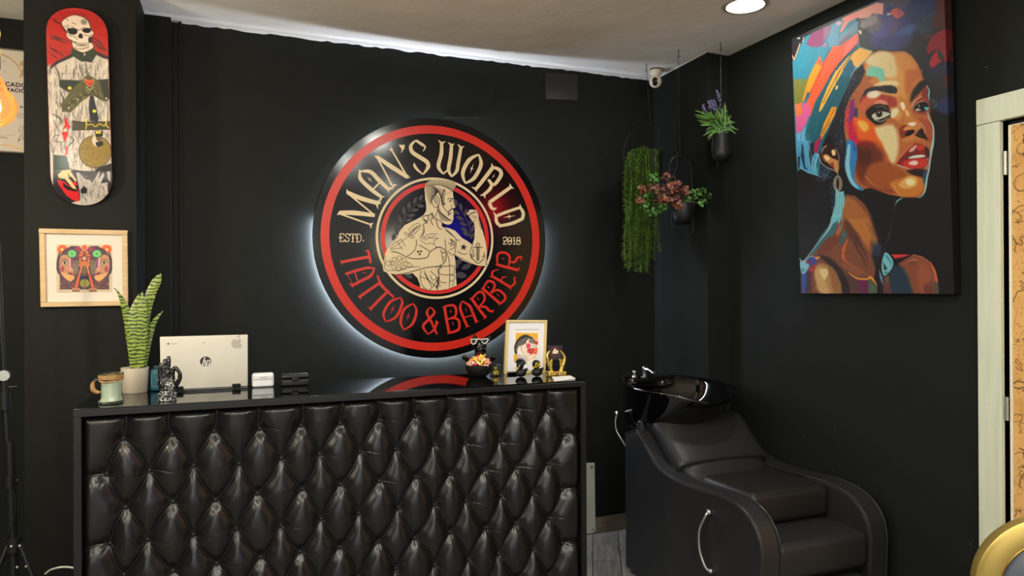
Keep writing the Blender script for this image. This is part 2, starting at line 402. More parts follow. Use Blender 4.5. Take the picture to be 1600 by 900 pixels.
# letters printed on the map
M_ink = mat('map_ink', (70, 44, 26), .8)
vb = MB()
def seg_x(a, b, wd):
    p, q = onX(*a, xd-.0022), onX(*b, xd-.0022); d = q-p; d /= np.linalg.norm(d); nn = np.array([0, -d[2], d[1]])*wd/2
    vb.add([p+nn, p-nn, q-nn, q+nn], [(0, 1, 2, 3)])
for a, b in [((1588.5, 536), (1591, 529.5)), ((1591, 529.5), (1594, 535.6)), ((1589.5, 534), (1593, 533.6)), ((1596.5, 529.6), (1601, 528.8)), ((1598.6, 529.2), (1599, 535)),
             ((1594.5, 447), (1597, 445)), ((1597, 445), (1599, 447)), ((1599, 447), (1598, 451)), ((1598, 451), (1595.3, 451)), ((1595.3, 451), (1594.5, 447))]: seg_x(a, b, .0014)
vb.build('map_lettering', M_ink, door, smooth=False)

# ------------------------------------------------------------------ round illuminated sign
YS = 3.48; SC = (.9635, 1.634); SR = .609
sign = thing('round_sign', (SC[0], YB, SC[1]), 'large round glossy black tattoo and barber sign with glowing edge on back wall', 'sign')
M_disc = mat('sign_gloss_black', (9, 9, 10), .13, spec=.55)
M_red = mat('sign_red', (212, 44, 30), .25, spec=.5); M_beige = mat('sign_beige', (234, 212, 168), .25, spec=.5)
M_leaf = mat('sign_grey', (58, 58, 60), .3); M_line = mat('sign_line', (30, 26, 24), .3)
def ring_pts(r, y, n=160): return [(SC[0]+r*math.cos(2*PI*i/n), y, SC[1]+r*math.sin(2*PI*i/n)) for i in range(n)]
db = MB(); n = 160
for r, y in ((0, YS+.014), (SR-.002, YS+.014), (SR, YS+.012), (SR, YS+.002), (SR-.002, YS)):
    db.v += ring_pts(max(r, 1e-4), y, n)
db.f = [((i*n)+k, (i*n)+(k+1) % n, (i+1)*n+(k+1) % n, (i+1)*n+k) for i in range(4) for k in range(n)]+[tuple(4*n+k for k in range(n))]
db.build('disc', M_disc, sign, ang=30)
M_led = mat('led_strip', (255, 255, 255), emit=(222, 234, 255), es=105)
def arc(r, a0, a1, n=90): return [(SC[0]+r*math.cos(a0+(a1-a0)*i/n), YS+.040, SC[1]+r*math.sin(a0+(a1-a0)*i/n)) for i in range(n+1)]
MB().tube(arc(SR-.013, math.radians(172), math.radians(368)), .006, 6).build('led_strip', M_led, sign)
MB().tube(arc(SR-.11, math.radians(12), math.radians(168)), .005, 6).build('led_strip', M_led, sign)
for a in (.8, 2.3, 3.9, 5.5): MB().tube([(SC[0]+.4*math.cos(a), YS+.01, SC[1]+.4*math.sin(a)), (SC[0]+.4*math.cos(a), YB, SC[1]+.4*math.sin(a))], .012, 12).build('spacer', M_steel, sign)
annulus(MB(), SC, .531, .572, YS-.0006).build('outer_ring', M_red, sign, smooth=False)
annulus(MB(), SC, .2965, .3085, YS-.0006).build('inner_ring', M_beige, sign, smooth=False)
annulus(MB(), SC, .2620, .2835, YS-.0007).build('emblem_ring', M_red, sign, smooth=False)
cA = lambda p: (510+p[0]/5.625, 210+p[1]/5.625)
cB = lambda p: (660+p[0]/5, 200+p[1]/5)
cC = lambda p: (510+p[0]/5, 350+p[1]/5)
cD = lambda p: (650+p[0]/5.624, 380+p[1]/5.624)
def strokes(V, c, s, lst):
    for pts, wd in lst:
        V.line([c(p) for p in pts], [q/s for q in wd] if hasattr(wd, '__len__') else wd/s, k=0 if len(pts) < 3 else 4)
def fork(V, c, s, base, tips, wd):
    for t in tips:
        m = ((base[0]+t[0])/2, (base[1]+t[1])/2); V.line([c(base), c(m), c(t)], [wd/s, wd/s*.55, 0.1], k=3)
V = Vec(YS-.0008)
# M A N ' S
strokes(V, cA, 5.625, [([(108, 695), (388, 792)], 14), ([(112, 688), (250, 690), (425, 712)], (34, 42, 30)), ([(425, 712), (185, 515)], 14), ([(188, 512), (300, 560), (440, 600), (478, 598)], (34, 40, 36, 10)),
    ([(295, 322), (300, 390), (390, 480), (480, 548)], (14, 34, 36, 26)), ([(295, 325), (385, 328), (460, 400), (545, 482)], (12, 34, 38, 28)), ([(482, 408), (412, 482)], 15),
    ([(442, 196), (580, 290), (715, 376)], (30, 40, 34)), ([(445, 200), (520, 340), (578, 452)], (16, 14, 20)), ([(712, 376), (640, 250), (575, 140)], (16, 14, 14)), ([(545, 470), (580, 470), (600, 435)], (14, 16, 8)),
    ([(848, 150), (868, 112), (835, 85), (785, 52)], (4, 16, 26, 20)), ([(785, 52), (742, 100), (755, 155), (820, 200), (880, 240), (895, 285), (850, 352)], (12, 30, 34, 36, 36, 34, 10)), ([(848, 352), (800, 310), (775, 275), (772, 250)], (10, 22, 24, 4))])
V.poly([cA(p) for p in [(635, 92), (690, 92), (684, 128), (655, 166), (662, 132)]])
for b, t in (((390, 792), [(410, 778), (392, 828)]), ((112, 690), [(95, 712)]), ((186, 515), [(180, 478), (176, 505)]), ((440, 606), [(455, 658), (482, 560)]), ((480, 548), [(516, 550), (478, 590)]),
             ((545, 482), [(548, 516), (585, 478)]), ((296, 325), [(284, 310)]), ((578, 452), [(625, 442)]), ((712, 376), [(738, 378)]), ((576, 140), [(566, 105), (548, 132)]), ((445, 200), [(420, 188)])): fork(V, cA, 5.625, b, t, 24)
V.star(cA((380, 396)), 34/5.625, .75)
# W O R L D
strokes(V, cB, 5, [([(150, 118), (148, 200), (125, 300), (160, 356)], (24, 30, 30, 12)), ([(228, 130), (220, 230), (205, 325), (228, 380)], (24, 30, 28, 12)), ([(302, 150), (280, 270), (268, 335), (228, 380)], (24, 28, 26, 12)), ([(160, 360), (210, 318)], (14, 12)),
    ([(440, 206), (458, 285), (405, 390), (335, 432)], (12, 30, 30, 12)), ([(335, 432), (315, 350), (365, 250), (440, 206)], (12, 30, 32, 12)),
    ([(553, 305), (480, 400), (418, 478)], (30, 30, 26)), ([(548, 305), (600, 325), (615, 365), (575, 430), (548, 440), (515, 402)], (20, 28, 30, 26, 22, 16)), ([(515, 405), (540, 440), (525, 480), (480, 520)], (20, 26, 26, 22)),
    ([(690, 462), (610, 520), (522, 582)], (26, 28, 28)), ([(522, 582), (540, 622), (565, 640)], (28, 26, 14)),
    ([(765, 620), (660, 655), (572, 690)], (20, 24, 24)), ([(575, 680), (580, 735), (615, 770)], (24, 26, 24)), ([(605, 765), (700, 745), (780, 710)], (22, 26, 26)), ([(780, 715), (788, 665), (762, 618)], (26, 26, 20))])
for b, t in (((150, 120), [(122, 92), (182, 104)]), ((228, 135), [(198, 110), (252, 122)]), ((302, 155), [(274, 125), (328, 142)]), ((548, 310), [(540, 272)]), ((418, 476), [(382, 460), (422, 500)]),
             ((482, 520), [(448, 528), (492, 552)]), ((690, 462), [(682, 432), (716, 474)]), ((565, 632), [(546, 636), (582, 622)]), ((763, 622), [(764, 594)]), ((576, 690), [(552, 652)])): fork(V, cB, 5, b, t, 22)
V.star(cB((386, 316)), 42/5, 1.9); V.star(cB((555, 376)), 24/5, 2.1); V.star(cB((678, 692)), 50/5, 2.98)
V.mb.build('lettering', M_beige, sign, smooth=False)
# ESTD. and 2018
V = Vec(YS-.0008)
def px_strokes(lst, w_):
    for pts in lst: V.line(pts, w_, k=4 if len(pts) > 3 else 0)
def est(x, y, lst, sc=1):
    px_strokes([[(x+a*sc, y+b*sc) for a, b in p] for p in lst], 1.25)
E_ = [[(0, 0), (7, 0)], [(1.5, 0), (1.5, 12)], [(0, 12), (7, 12)], [(1.5, 6), (5.5, 6)], [(7, 0), (7, 3)], [(7, 12), (7, 9)], [(-.8, 5), (2.5, 5)], [(-.8, 7), (2.5, 7)]]
S_ = [[(7, 2.5), (6, .3), (2.5, 0), (.8, 2.5), (3, 5.3), (6, 7), (6.5, 10), (4, 12), (1.5, 11.6), (.5, 9)], [(7, 0), (7, 3.4)], [(.5, 8.5), (.5, 12)]]
T_ = [[(0, 0), (8, 0)], [(4, 0), (4, 12)], [(2, 12), (6, 12)], [(0, 0), (0, 3)], [(8, 0), (8, 3)], [(2.5, 5.2), (5.5, 5.2)], [(2.5, 7), (5.5, 7)]]
D_ = [[(1.5, 0), (1.5, 12)], [(0, 0), (5, 0), (7.5, 3), (7.8, 6), (7.5, 9), (5, 12), (0, 12)], [(0, 5.2), (3, 5.2)], [(0, 7), (3, 7)]]
for i, (g, x) in enumerate(((E_, 530.5), (S_, 539), (T_, 547.3), (D_, 556.5))): est(x, 365.3+i*.2, g)
V.poly([(566.8, 375), (568.6, 375), (568.6, 377.2), (566.8, 377.2)])
V.mb.build('date_lettering', M_beige, sign, smooth=False); V = Vec(YS-.0008)
two = [[(0, 3), (1.5, .3), (5, .3), (6, 3), (3.5, 6.5), (0, 11)], [(0, 11), (6.3, 11)], [(0, 6), (6, 6)]]
zero = [[(3, 0), (5.6, 2), (6, 5.8), (5.6, 9.5), (3, 11.5), (.4, 9.5), (0, 5.8), (.4, 2), (3, 0)], [(-.5, 5), (6.5, 5)], [(-.5, 6.8), (6.5, 6.8)]]
one = [[(2, 0), (2, 11)], [(0, 2), (2, 0)], [(0, 11), (4, 11)], [(.5, 5.5), (3.5, 5.5)]]
eight = [[(3, 0), (5.4, 1.6), (5, 4.2), (3, 5.5), (1, 4.2), (.6, 1.6), (3, 0)], [(3, 5.5), (5.8, 7.5), (5.6, 10.2), (3, 11.5), (.4, 10.2), (.2, 7.5), (3, 5.5)], [(-.5, 5.5), (6.5, 5.5)]]
for g, x in ((two, 786), (zero, 793.5), (one, 801.5), (eight, 807)): est(x, 370.5, g)
V.mb.build('year_lettering', M_beige, sign, smooth=False)
# TATTOO & BARBER
V = Vec(YS-.0008)
strokes(V, cC, 5, [([(328, 212), (336, 255), (345, 298)], (18, 20, 18)), ([(338, 256), (230, 275), (118, 298)], (22, 22, 22)),
    ([(376, 346), (325, 342), (240, 362), (158, 388)], (8, 20, 22, 20)), ([(376, 346), (345, 405), (270, 445), (200, 482)], (8, 24, 22, 22)), ([(222, 376), (246, 448)], 9), ([(160, 388), (205, 470)], (4, 4)),
    ([(402, 412), (425, 470), (470, 520), (522, 568)], (14, 22, 22, 14)), ([(420, 458), (340, 512), (258, 570)], (20, 22, 22)), ([(488, 520), (415, 590), (345, 662)], (20, 22, 22)),
    ([(578, 574), (592, 620), (545, 725), (466, 764)], (8, 20, 22, 8)), ([(466, 764), (446, 700), (498, 610), (578, 574)], (8, 20, 22, 8)),
    ([(680, 622), (704, 680), (672, 780), (605, 828)], (8, 20, 22, 8)), ([(605, 828), (580, 765), (608, 665), (680, 622)], (8, 20, 22, 8)),
    ([(814, 650), (845, 690), (800, 745), (755, 800), (795, 862)], (6, 20, 20, 22, 8)), ([(814, 650), (785, 690), (820, 765), (865, 862)], (6, 20, 20, 14)), ([(795, 862), (845, 820), (862, 765)], (8, 20, 14)), ([(862, 790), (876, 770)], (8, 4))])
for b, t in (((328, 214), [(300, 206), (322, 198)]), ((345, 296), [(352, 308), (330, 304)]), ((120, 297), [(108, 280), (122, 322)]), ((160, 388), [(142, 382), (150, 402)]), ((202, 480), [(176, 462), (205, 500)]),
             ((402, 414), [(392, 402), (408, 398)]), ((520, 566), [(534, 560), (520, 584)]), ((260, 568), [(244, 562), (268, 592)]), ((347, 660), [(322, 652), (350, 682)]), ((862, 768), [(852, 750), (878, 766)]), ((376, 346), [(384, 348)])): fork(V, cC, 5, b, t, 18)
V.star(cC((300, 382)), 24/5, .0); V.star(cC((516, 666)), 40/5, 1.95); V.star(cC((639, 722)), 40/5, 1.85)
strokes(V, cD, 5.624, [([(250, 562), (268, 670), (290, 785)], (24, 24, 24)), ([(245, 556), (320, 545), (350, 575), (345, 640), (278, 668)], (14, 22, 22, 20, 12)), ([(278, 668), (345, 658), (378, 690), (372, 760), (285, 790)], (12, 20, 22, 24, 16)),
    ([(404, 508), (388, 570), (415, 650), (450, 730)], (8, 24, 24, 24)), ([(404, 508), (470, 550), (500, 615), (530, 690)], (8, 24, 24, 24)), ([(415, 655), (505, 630)], 10),
    ([(490, 488), (545, 568), (610, 650)], (24, 24, 24)), ([(492, 486), (550, 430), (590, 440), (602, 500), (550, 562)], (14, 20, 22, 20, 12)), ([(552, 560), (610, 560), (640, 590), (668, 600)], (14, 22, 22, 14)),
    ([(585, 398), (660, 462), (732, 525)], (24, 24, 24)), ([(592, 392), (630, 335), (680, 345), (690, 385), (655, 435)], (14, 20, 22, 20, 12)), ([(660, 440), (715, 410), (770, 445), (785, 490), (735, 535)], (12, 20, 22, 22, 16)),
    ([(668, 290), (750, 338), (830, 388)], (22, 24, 22)), ([(668, 295), (675, 248), (722, 232)], (16, 18, 4)), ([(748, 335), (762, 300), (800, 300)], (12, 12, 3)), ([(828, 388), (868, 350), (862, 305), (885, 298)], (18, 20, 14, 3)),
    ([(712, 188), (800, 212), (895, 235)], (24, 24, 24)), ([(715, 188), (718, 100), (775, 82), (822, 118), (812, 205)], (14, 20, 22, 20, 12)), ([(818, 160), (865, 165), (895, 125), (925, 122)], (14, 22, 22, 8))])
for b, t in (((250, 566), [(228, 560), (250, 545)]), ((290, 785), [(270, 798), (300, 796)]), ((450, 728), [(434, 748), (476, 730)]), ((530, 688), [(520, 708), (556, 686)]), ((490, 490), [(466, 486), (480, 474)]), ((610, 650), [(592, 672), (626, 640)]),
             ((668, 598), [(690, 586), (668, 614)]), ((586, 400), [(568, 400), (584, 384)]), ((732, 526), [(728, 550), (748, 524)]), ((670, 292), [(644, 298), (660, 276)]), ((830, 390), [(832, 412)]), ((722, 234), [(720, 222)]), ((896, 235), [(908, 246), (912, 205)]),
             ((714, 188), [(696, 188), (708, 172)]), ((925, 124), [(938, 118), (922, 158), (918, 108)])): fork(V, cD, 5.624, b, t, 18)
for p, a in (((305, 600), 1.4), ((325, 705), 1.4), ((440, 585), 1.4), ((545, 490), 1.1), ((636, 386), .9), ((722, 456), .9), ((765, 135), .1)): V.star(cD(p), 26/5.624, a)
V.mb.build('lettering', M_red, sign, smooth=False)
# laurel leaves
cE = lambda p: (590+p[0]/9, 270+p[1]/9); cF = lambda p: (680+p[0]/9, 270+p[1]/9); cG = lambda p: (590+p[0]/9, 360+p[1]/9); cH = lambda p: (680+p[0]/9, 360+p[1]/9)
V = Vec(YS-.0008)
def leaf(c, cx, cy, L, wd, ang):
    d = np.array([math.cos(ang), math.sin(ang)]); nn = np.array([-d[1], d[0]]); o_ = np.array([cx, cy])
    V.poly([c(o_+d*L*t+nn*wd*q) for t, q in ((-.5, 0), (-.25, .42), (.05, .5), (.3, .3), (.5, 0), (.3, -.3), (.05, -.5), (-.25, -.42))])
for a in ((cE, 263, 800, 150, 55, -1.85), (cE, 312, 655, 150, 55, -1.8), (cE, 370, 535, 145, 55, -1.65), (cE, 442, 460, 130, 55, -1.35), (cE, 525, 388, 125, 52, -1.2), (cE, 608, 350, 100, 50, -1.0), (cE, 610, 466, 115, 50, .05), (cE, 525, 525, 120, 52, -.15), (cE, 478, 598, 115, 50, -.2), (cE, 440, 665, 100, 45, -.25), (cE, 690, 320, 80, 40, -.8),
          (cF, 290, 420, 110, 50, 1.3), (cF, 360, 480, 120, 50, 1.35), (cF, 430, 560, 120, 45, 1.75), (cF, 300, 560, 110, 48, .5), (cF, 350, 640, 120, 50, .45), (cF, 395, 720, 120, 52, .5), (cF, 410, 800, 120, 52, .55), (cF, 505, 680, 120, 48, 1.9), (cF, 530, 780, 120, 50, 1.9), (cF, 440, 860, 130, 55, .5), (cF, 530, 880, 100, 45, 2),
          (cH, 330, 440, 160, 70, -.5), (cH, 440, 510, 160, 75, -.4), (cH, 365, 630, 170, 95, .15), (cH, 300, 500, 120, 60, -.9), (cG, 440, 640, 130, 60, .4), (cG, 230, 90, 120, 60, -1.3), (cG, 290, 20, 110, 50, -1.2)): leaf(*a)
V.line([cE((320, 740)), cE((400, 600)), cE((520, 460)), cE((650, 390))], (1.6, 1.2), k=4); V.line([cF((340, 480)), cF((440, 660)), cF((490, 800)), cF((500, 930))], (1, 1.8), k=4)
V.mb.build('laurel_leaves', M_leaf, sign, smooth=False)
# boxer figure printed on the emblem
V = Vec(YS-.0026)
body = [(664, 303), (663.3, 297), (664.5, 290), (665.5, 285.5), (668, 286), (668.5, 282.5), (671, 284), (672, 281), (674.5, 282.5), (676, 279.5), (678.5, 281.5), (681, 278.6), (683.5, 281), (686.5, 278.6), (689, 281.2), (692, 279.6), (694.5, 282.5), (697.5, 280.8), (700, 284), (703, 281.8), (705, 285.5), (708.5, 283.5), (709.5, 287), (712, 287), (711.5, 291), (707.5, 299), (708, 305), (709, 311.5), (709.3, 314), (710, 318), (712.3, 324), (709.5, 325.6), (709, 327.5), (708, 330), (709, 333), (708.3, 337), (708.5, 343), (705.5, 349.5), (700.5, 351.2), (694.5, 349.5), (690, 348.5), (690.5, 352.5), (694, 355), (703, 357), (711, 360.5), (716.5, 366), (722, 372), (730, 376.5), (738, 382.2), (741.5, 372), (742, 356), (740, 349), (733.5, 340), (729, 334), (730, 331.5), (732.8, 332.5), (732, 328.5), (736, 327.5), (744.5, 328.3), (747.3, 333), (748.5, 341), (750.5, 350), (755, 364), (759, 379), (760.5, 392), (760.3, 402), (762, 411), (758, 416.2), (748, 415.6), (735.5, 412.2), (722, 406.5), (710, 398.5), (711.5, 408), (712, 425), (713.5, 446),
        (700, 451.3), (685, 453.6), (670, 453.4), (657, 449.6), (656, 444), (652, 434), (644.5, 426.8), (637, 428), (622, 429.3), (606, 426.5), (599.5, 423.5), (598, 417), (600, 405), (602, 396), (605, 388), (612, 380), (620, 372), (624, 362), (632, 352), (644, 346), (654, 341), (662, 336), (666, 329), (666, 320), (664.5, 312)]
V.poly(body); V.mb.build('boxer_figure', M_beige, sign, smooth=False)
V = Vec(YS-.0030)
def L(c, pts, wd=.8): V.line([c(p) for p in pts], wd, k=4)
for i in range(20):   # swept hair and fade
    t = i/19; L(cE, [(672+70*t**2, 200+250*t), (735+40*t, 182+190*t), (800+60*t, 190+110*t-40*t*t)], .55)
for i in range(12): L(cE, [(800+i*14, 195+i*4), (850+i*8, 260+i*10), (880+i*4, 330+i*14)], .45)
for i in range(26): L(cE, [(678+i*15.5, 190-18*math.sin(i/25*PI)+max(0, i-12)*5.6), (684+i*16, 128-12*math.sin(i/25*PI)+max(0, i-12)*2.2), (688+i*16.4, 92+abs(i-11)*1.6)], (.9, .55, .2))
L(cE, [(690, 190), (800, 170), (900, 178), (1000, 215), (1060, 265)], .8)
L(cE, [(760, 400), (770, 335), (820, 320), (865, 370), (860, 450), (820, 490), (780, 460), (760, 400)], 1); L(cE, [(785, 380), (810, 350), (840, 400), (820, 440)], 1); L(cE, [(800, 380), (815, 420)], 1.2)
L(cF, [(130, 225), (110, 290), (85, 360), (95, 440), (130, 500), (180, 555)], .9); L(cF, [(130, 230), (150, 300), (240, 250)], .5)
L(cF, [(170, 375), (210, 360), (250, 372)], (.8, 1.6)); L(cF, [(195, 395), (230, 400)], 1.8); L(cF, [(245, 350), (262, 430), (288, 480), (255, 500)], .7); L(cF, [(232, 450), (225, 492)], .8); L(cF, [(180, 600), (195, 540), (240, 505), (262, 520)], (1.2, 2)); L(cF, [(185, 600), (225, 560)], 1.3); L(cF, [(130, 420), (132, 452)], 2)
for i in range(17): L(cF, [(28+i*9, 505+i*8), (60+i*10, 600+i*4), (80+i*11, 690-abs(i-8)*3)], .38)
for i in range(6): L(cF, [(25+i*4, 430+i*25), (55+i*8, 480+i*22)], .4)
L(cE, [(860, 450), (835, 560), (810, 625), (900, 690), (990, 760)], .9); L(cF, [(85, 740), (160, 800), (260, 890)], .9)
for q in ([(610, 635), (680, 600), (720, 620), (690, 690), (640, 660)], [(640, 640), (700, 700), (650, 710)], [(755, 560), (770, 640), (745, 660), (780, 740)], [(770, 565), (800, 660)], [(640, 720), (655, 820), (630, 880)], [(820, 650), (850, 760), (900, 800)], [(690, 610), (730, 590), (760, 580)]): L(cE, q, 1.1)
# dagger and swallow tattoos
for q in ([(180, 265), (300, 185), (440, 80), (520, 0)], [(170, 250), (230, 180), (330, 130)], [(185, 268), (260, 260), (350, 240)], [(365, 40), (500, 120)], [(380, 20), (520, 100)], [(330, 110), (390, 230)], [(280, 160), (350, 270)], [(440, 60), (560, -60)], [(480, 80), (600, -30)]): L(cG, q, .7)
for i in range(8): L(cE, [(440+i*20, 800-i*10), (470+i*20, 840-i*12)], .5)
L(cE, [(430, 800), (500, 735), (570, 710), (610, 740)], .6); L(cE, [(440, 860), (520, 800), (600, 745)], .6)
for q in ([(600, 130), (680, 190), (760, 180), (830, 230)], [(590, 80), (640, 120), (700, 60), (840, 45)], [(700, 90), (780, 110), (860, 110)], [(640, -20), (630, 60), (600, 100)], [(690, 120), (820, 70)], [(800, 190), (800, 140), (860, 110)], [(610, 60), (690, 140)]): L(cG, q, .6)
L(cG, [(545, 130), (540, 230), (490, 310), (415, 360)], .9); L(cG, [(190, 300), (280, 310), (380, 360), (480, 395), (600, 398), (700, 375), (740, 300), (850, 235), (900, 245)], 1.1); L(cG, [(580, 205), (650, 240), (735, 295)], .9)
L(cG, [(110, 350), (105, 420), (95, 520), (140, 560), (300, 560), (430, 520), (600, 510)], .6); L(cG, [(250, 625), (400, 600), (600, 545), (700, 520), (900, 500)], 1)
for q in ((568, 298), (610, 295), (592, 335)): V.poly([cG((q[0]+15*math.cos(k), q[1]+15*math.sin(k))) for k in np.linspace(0, 2*PI, 12, False)])
for r0, n in ((30, 5), (65, 6), (110, 8)):   # rose
    for k in range(n):
        a = 2*PI*k/n+r0; c0 = (300, 465)
        L(cG, [(c0[0]+r0*.75*math.cos(a-.45), c0[1]+r0*.6*math.sin(a-.45)), (c0[0]+r0*1.15*math.cos(a-.15), c0[1]+r0*.95*math.sin(a-.15)), (c0[0]+r0*1.1*math.cos(a+.25), c0[1]+r0*.9*math.sin(a+.25)), (c0[0]+r0*.75*math.cos(a+.45), c0[1]+r0*.6*math.sin(a+.45))], .6)
L(cG, [(100, 460), (160, 425), (200, 450), (150, 500), (100, 460)], .6); L(cG, [(420, 440), (500, 505), (410, 510)], .6)
for q in ([(610, 560), (600, 680), (640, 790), (700, 830)], [(650, 560), (690, 640), (720, 700)], [(740, 570), (820, 640), (860, 720), (880, 800)], [(600, 650), (700, 690), (800, 770), (850, 840)], [(840, 660), (780, 700), (740, 630)], [(860, 650), (800, 760), (720, 840)], [(850, 560), (860, 700), (840, 820)], [(660, 600), (760, 790)], [(900, 520), (860, 560), (870, 610)]): L(cG, q, .8)
L(cG, [(830, 700), (850, 740), (830, 800)], 2)
# fist, ribs, chest, abdomen
L(cH, [(0, 245), (50, 235), (120, 260), (150, 320), (152, 400), (120, 460), (60, 500), (0, 515)], 1.1)
for q in ([(85, 265), (75, 300), (110, 310)], [(140, 310), (95, 320), (95, 365), (130, 370)], [(100, 370), (105, 400), (130, 400)], [(105, 400), (105, 430), (125, 430)], [(150, 0), (240, 70), (290, 120), (290, 230), (265, 340), (220, 330), (180, 290)], [(260, 340), (380, 400), (520, 470), (620, 500), (715, 505)], [(140, 120), (150, 250), (190, 400), (205, 560), (200, 800)],
          [(40, 560), (60, 520), (150, 500), (260, 500), (270, 560), (240, 620), (100, 620), (50, 600)], [(60, 640), (70, 720), (160, 735)], [(200, 620), (270, 640), (260, 700), (210, 715)], [(290, 130), (350, 140)], [(310, 290), (380, 330), (450, 330)], [(530, 190), (500, 270), (490, 340), (520, 400)], [(725, 400), (715, 470), (735, 480)], [(265, 720), (240, 780)], [(200, 130), (260, 150), (280, 210)], [(185, 180), (240, 190), (270, 240), (200, 270)], [(210, 120), (280, 190)], [(240, 120), (220, 230)]): L(cH, q, .8)
V.star(cH((400, 235)), .1)
st = []
for k in range(10): r = (55 if k % 2 == 0 else 20); a = -PI/2+.1+k*PI/5; st.append(cH((400+r*math.cos(a), 235+r*math.sin(a))))
V.poly(st)
for q in ([(600, 235), (600, 430)], [(585, 240), (590, 420)], [(618, 240), (615, 420)], [(530, 238), (665, 238)], [(510, 320), (520, 390), (560, 430), (605, 462), (660, 420), (695, 370), (685, 310)], [(500, 340), (545, 370)], [(700, 350), (660, 370)], [(530, 260), (540, 330), (560, 350)]): L(cH, q, .9)
L(cH, [(600, 235), (575, 210), (595, 180), (625, 195), (615, 232)], .9)
for q in ([(480, 600), (520, 570), (560, 560)], [(510, 615), (545, 605), (580, 620)], [(530, 640), (570, 635), (590, 640)], [(540, 680), (575, 670)], [(440, 580), (470, 600), (490, 580), (560, 545), (600, 560)], [(560, 740), (540, 700), (490, 640), (440, 570)], [(600, 560), (615, 620), (620, 700), (650, 800)]): L(cF, q, .7)
V.mb.build('figure_lines', M_line, sign, smooth=False)
# ------------------------------------------------------------------ large canvas on the right wall
PK = -.0386
zb = onX(1251, 458.5, 2.40)[2]; zt = onX(1237.5, 60.5, 2.356)[2]; PY0, PY1 = 2.502, 1.768
def pfn(u, v, off=0.):
    z = zt+(zb-zt)*v; return np.stack([2.40+PK*(z-1.35)+off, PY0+(PY1-PY0)*u, z], 1)
canvas = thing('canvas_painting', (2.40, PY0, zb), 'large unframed canvas portrait of a woman in a colourful head wrap on right wall', 'painting')
A = flat_art(pfn, 380, 600, (27, 25, 26))
k1 = lambda l: [(1230+x/7.5, y/7.5) for x, y in l]
k2 = lambda l: [(1360+x/7.5, y/7.5) for x, y in l]
k3 = lambda l: [(1230+x/7.5, 110+y/7.5) for x, y in l]
k4 = lambda l: [(1360+x/7.5, 110+y/7.5) for x, y in l]
k5 = lambda l: [(1230+x/7.5, 220+y/7.5) for x, y in l]
k6 = lambda l: [(1360+x/7.5, 220+y/7.5) for x, y in l]
k7 = lambda l: [(1240+x/7.5, 340+y/7.5) for x, y in l]
k8 = lambda l: [(1360+x/7.5, 340+y/7.5) for x, y in l]
# hair mass behind the forehead, with its blue, grey and red patches
A.poly([(1337, 18), (1400, -30), (1485, -40), (1490, 60), (1484, 180), (1452, 170), (1440, 118), (1420, 84), (1372, 78), (1345, 80), (1338, 50)], (44, 45, 52), 3)
A.poly(k2([(-10, 60), (140, 0), (420, -60), (480, 0), (500, 420), (300, 600), (120, 560), (0, 520)]), (62, 62, 110), 6, k=3)
A.poly(k2([(480, -60), (790, -60), (780, 100), (700, 330), (560, 380), (440, 200)]), (44, 56, 98), 6, k=3)
A.poly(k2([(560, 250), (700, 180), (740, 300), (700, 400), (590, 400)]), (48, 62, 76), 5, k=3)
A.poly(k2([(420, 300), (540, 290), (470, 390), (330, 440), (290, 400)]), (66, 88, 150), 4, k=3)
A.poly(k2([(120, 200), (260, 190), (320, 330), (220, 420), (60, 470), (40, 400)]), (86, 82, 150), 6, .8, k=3)
A.poly(k2([(260, 240), (330, 230), (300, 380), (240, 400)]), (96, 76, 98), 5, .7, k=3)
A.poly(k2([(30, 460), (300, 430), (480, 400), (400, 480), (200, 550), (60, 530)]), (58, 62, 112), 5, .9, k=3)
A.poly(k2([(150, -20), (470, -60), (400, 90), (200, 60)]), (84, 80, 92), 5, .8, k=3)
A.poly(k2([(0, 190), (100, 200), (140, 300), (60, 380), (-20, 360)]), (120, 104, 112), 5, .8, k=3)
A.poly(k2([(240, 130), (310, 92), (405, 158), (310, 220), (250, 170)]), (206, 92, 86), 1.2, k=2)
A.poly(k2([(190, 160), (240, 150), (240, 175), (195, 180)]), (190, 186, 196), 1)
A.poly(k2([(790, -60), (900, -60), (900, 320), (740, 340), (720, 260)]), (84, 42, 42), 3, k=0)
A.poly(k2([(610, 420), (720, 400), (720, 440), (640, 460)]), (92, 46, 44), 2)
A.poly(k2([(905, 340), (800, 370), (710, 450), (660, 560), (680, 630), (760, 580), (800, 590), (850, 640), (865, 710), (910, 720), (960, 500)]), (140, 38, 44), 1.2, k=2)
A.poly(k2([(780, 590), (700, 700), (700, 780), (750, 800), (790, 740), (840, 720), (800, 680)]), (172, 42, 48), 1, k=2)
A.poly(k2([(820, 600), (845, 620), (850, 690), (815, 680)]), (44, 70, 54), 1)
A.poly(k2([(700, 810), (900, 750), (920, 900), (720, 900)]), (44, 48, 76), 5)
A.poly(k4([(700, 0), (920, 0), (920, 90), (820, 120), (720, 60)]), (48, 48, 66), 5)
A.poly(k4([(840, 70), (925, 50), (930, 190), (860, 190)]), (78, 44, 42), 4)
A.poly(k4([(800, 370), (930, 310), (935, 480), (850, 500), (790, 430)]), (44, 52, 92), 4, k=2)
A.strokes(k2([(0, 60), (800, -40), (780, 300), (480, 420), (150, 560), (0, 450)]), [(110, 102, 150), (70, 84, 140), (56, 54, 66), (90, 96, 110)], 240, 9, 1.6, 2.6, .35)
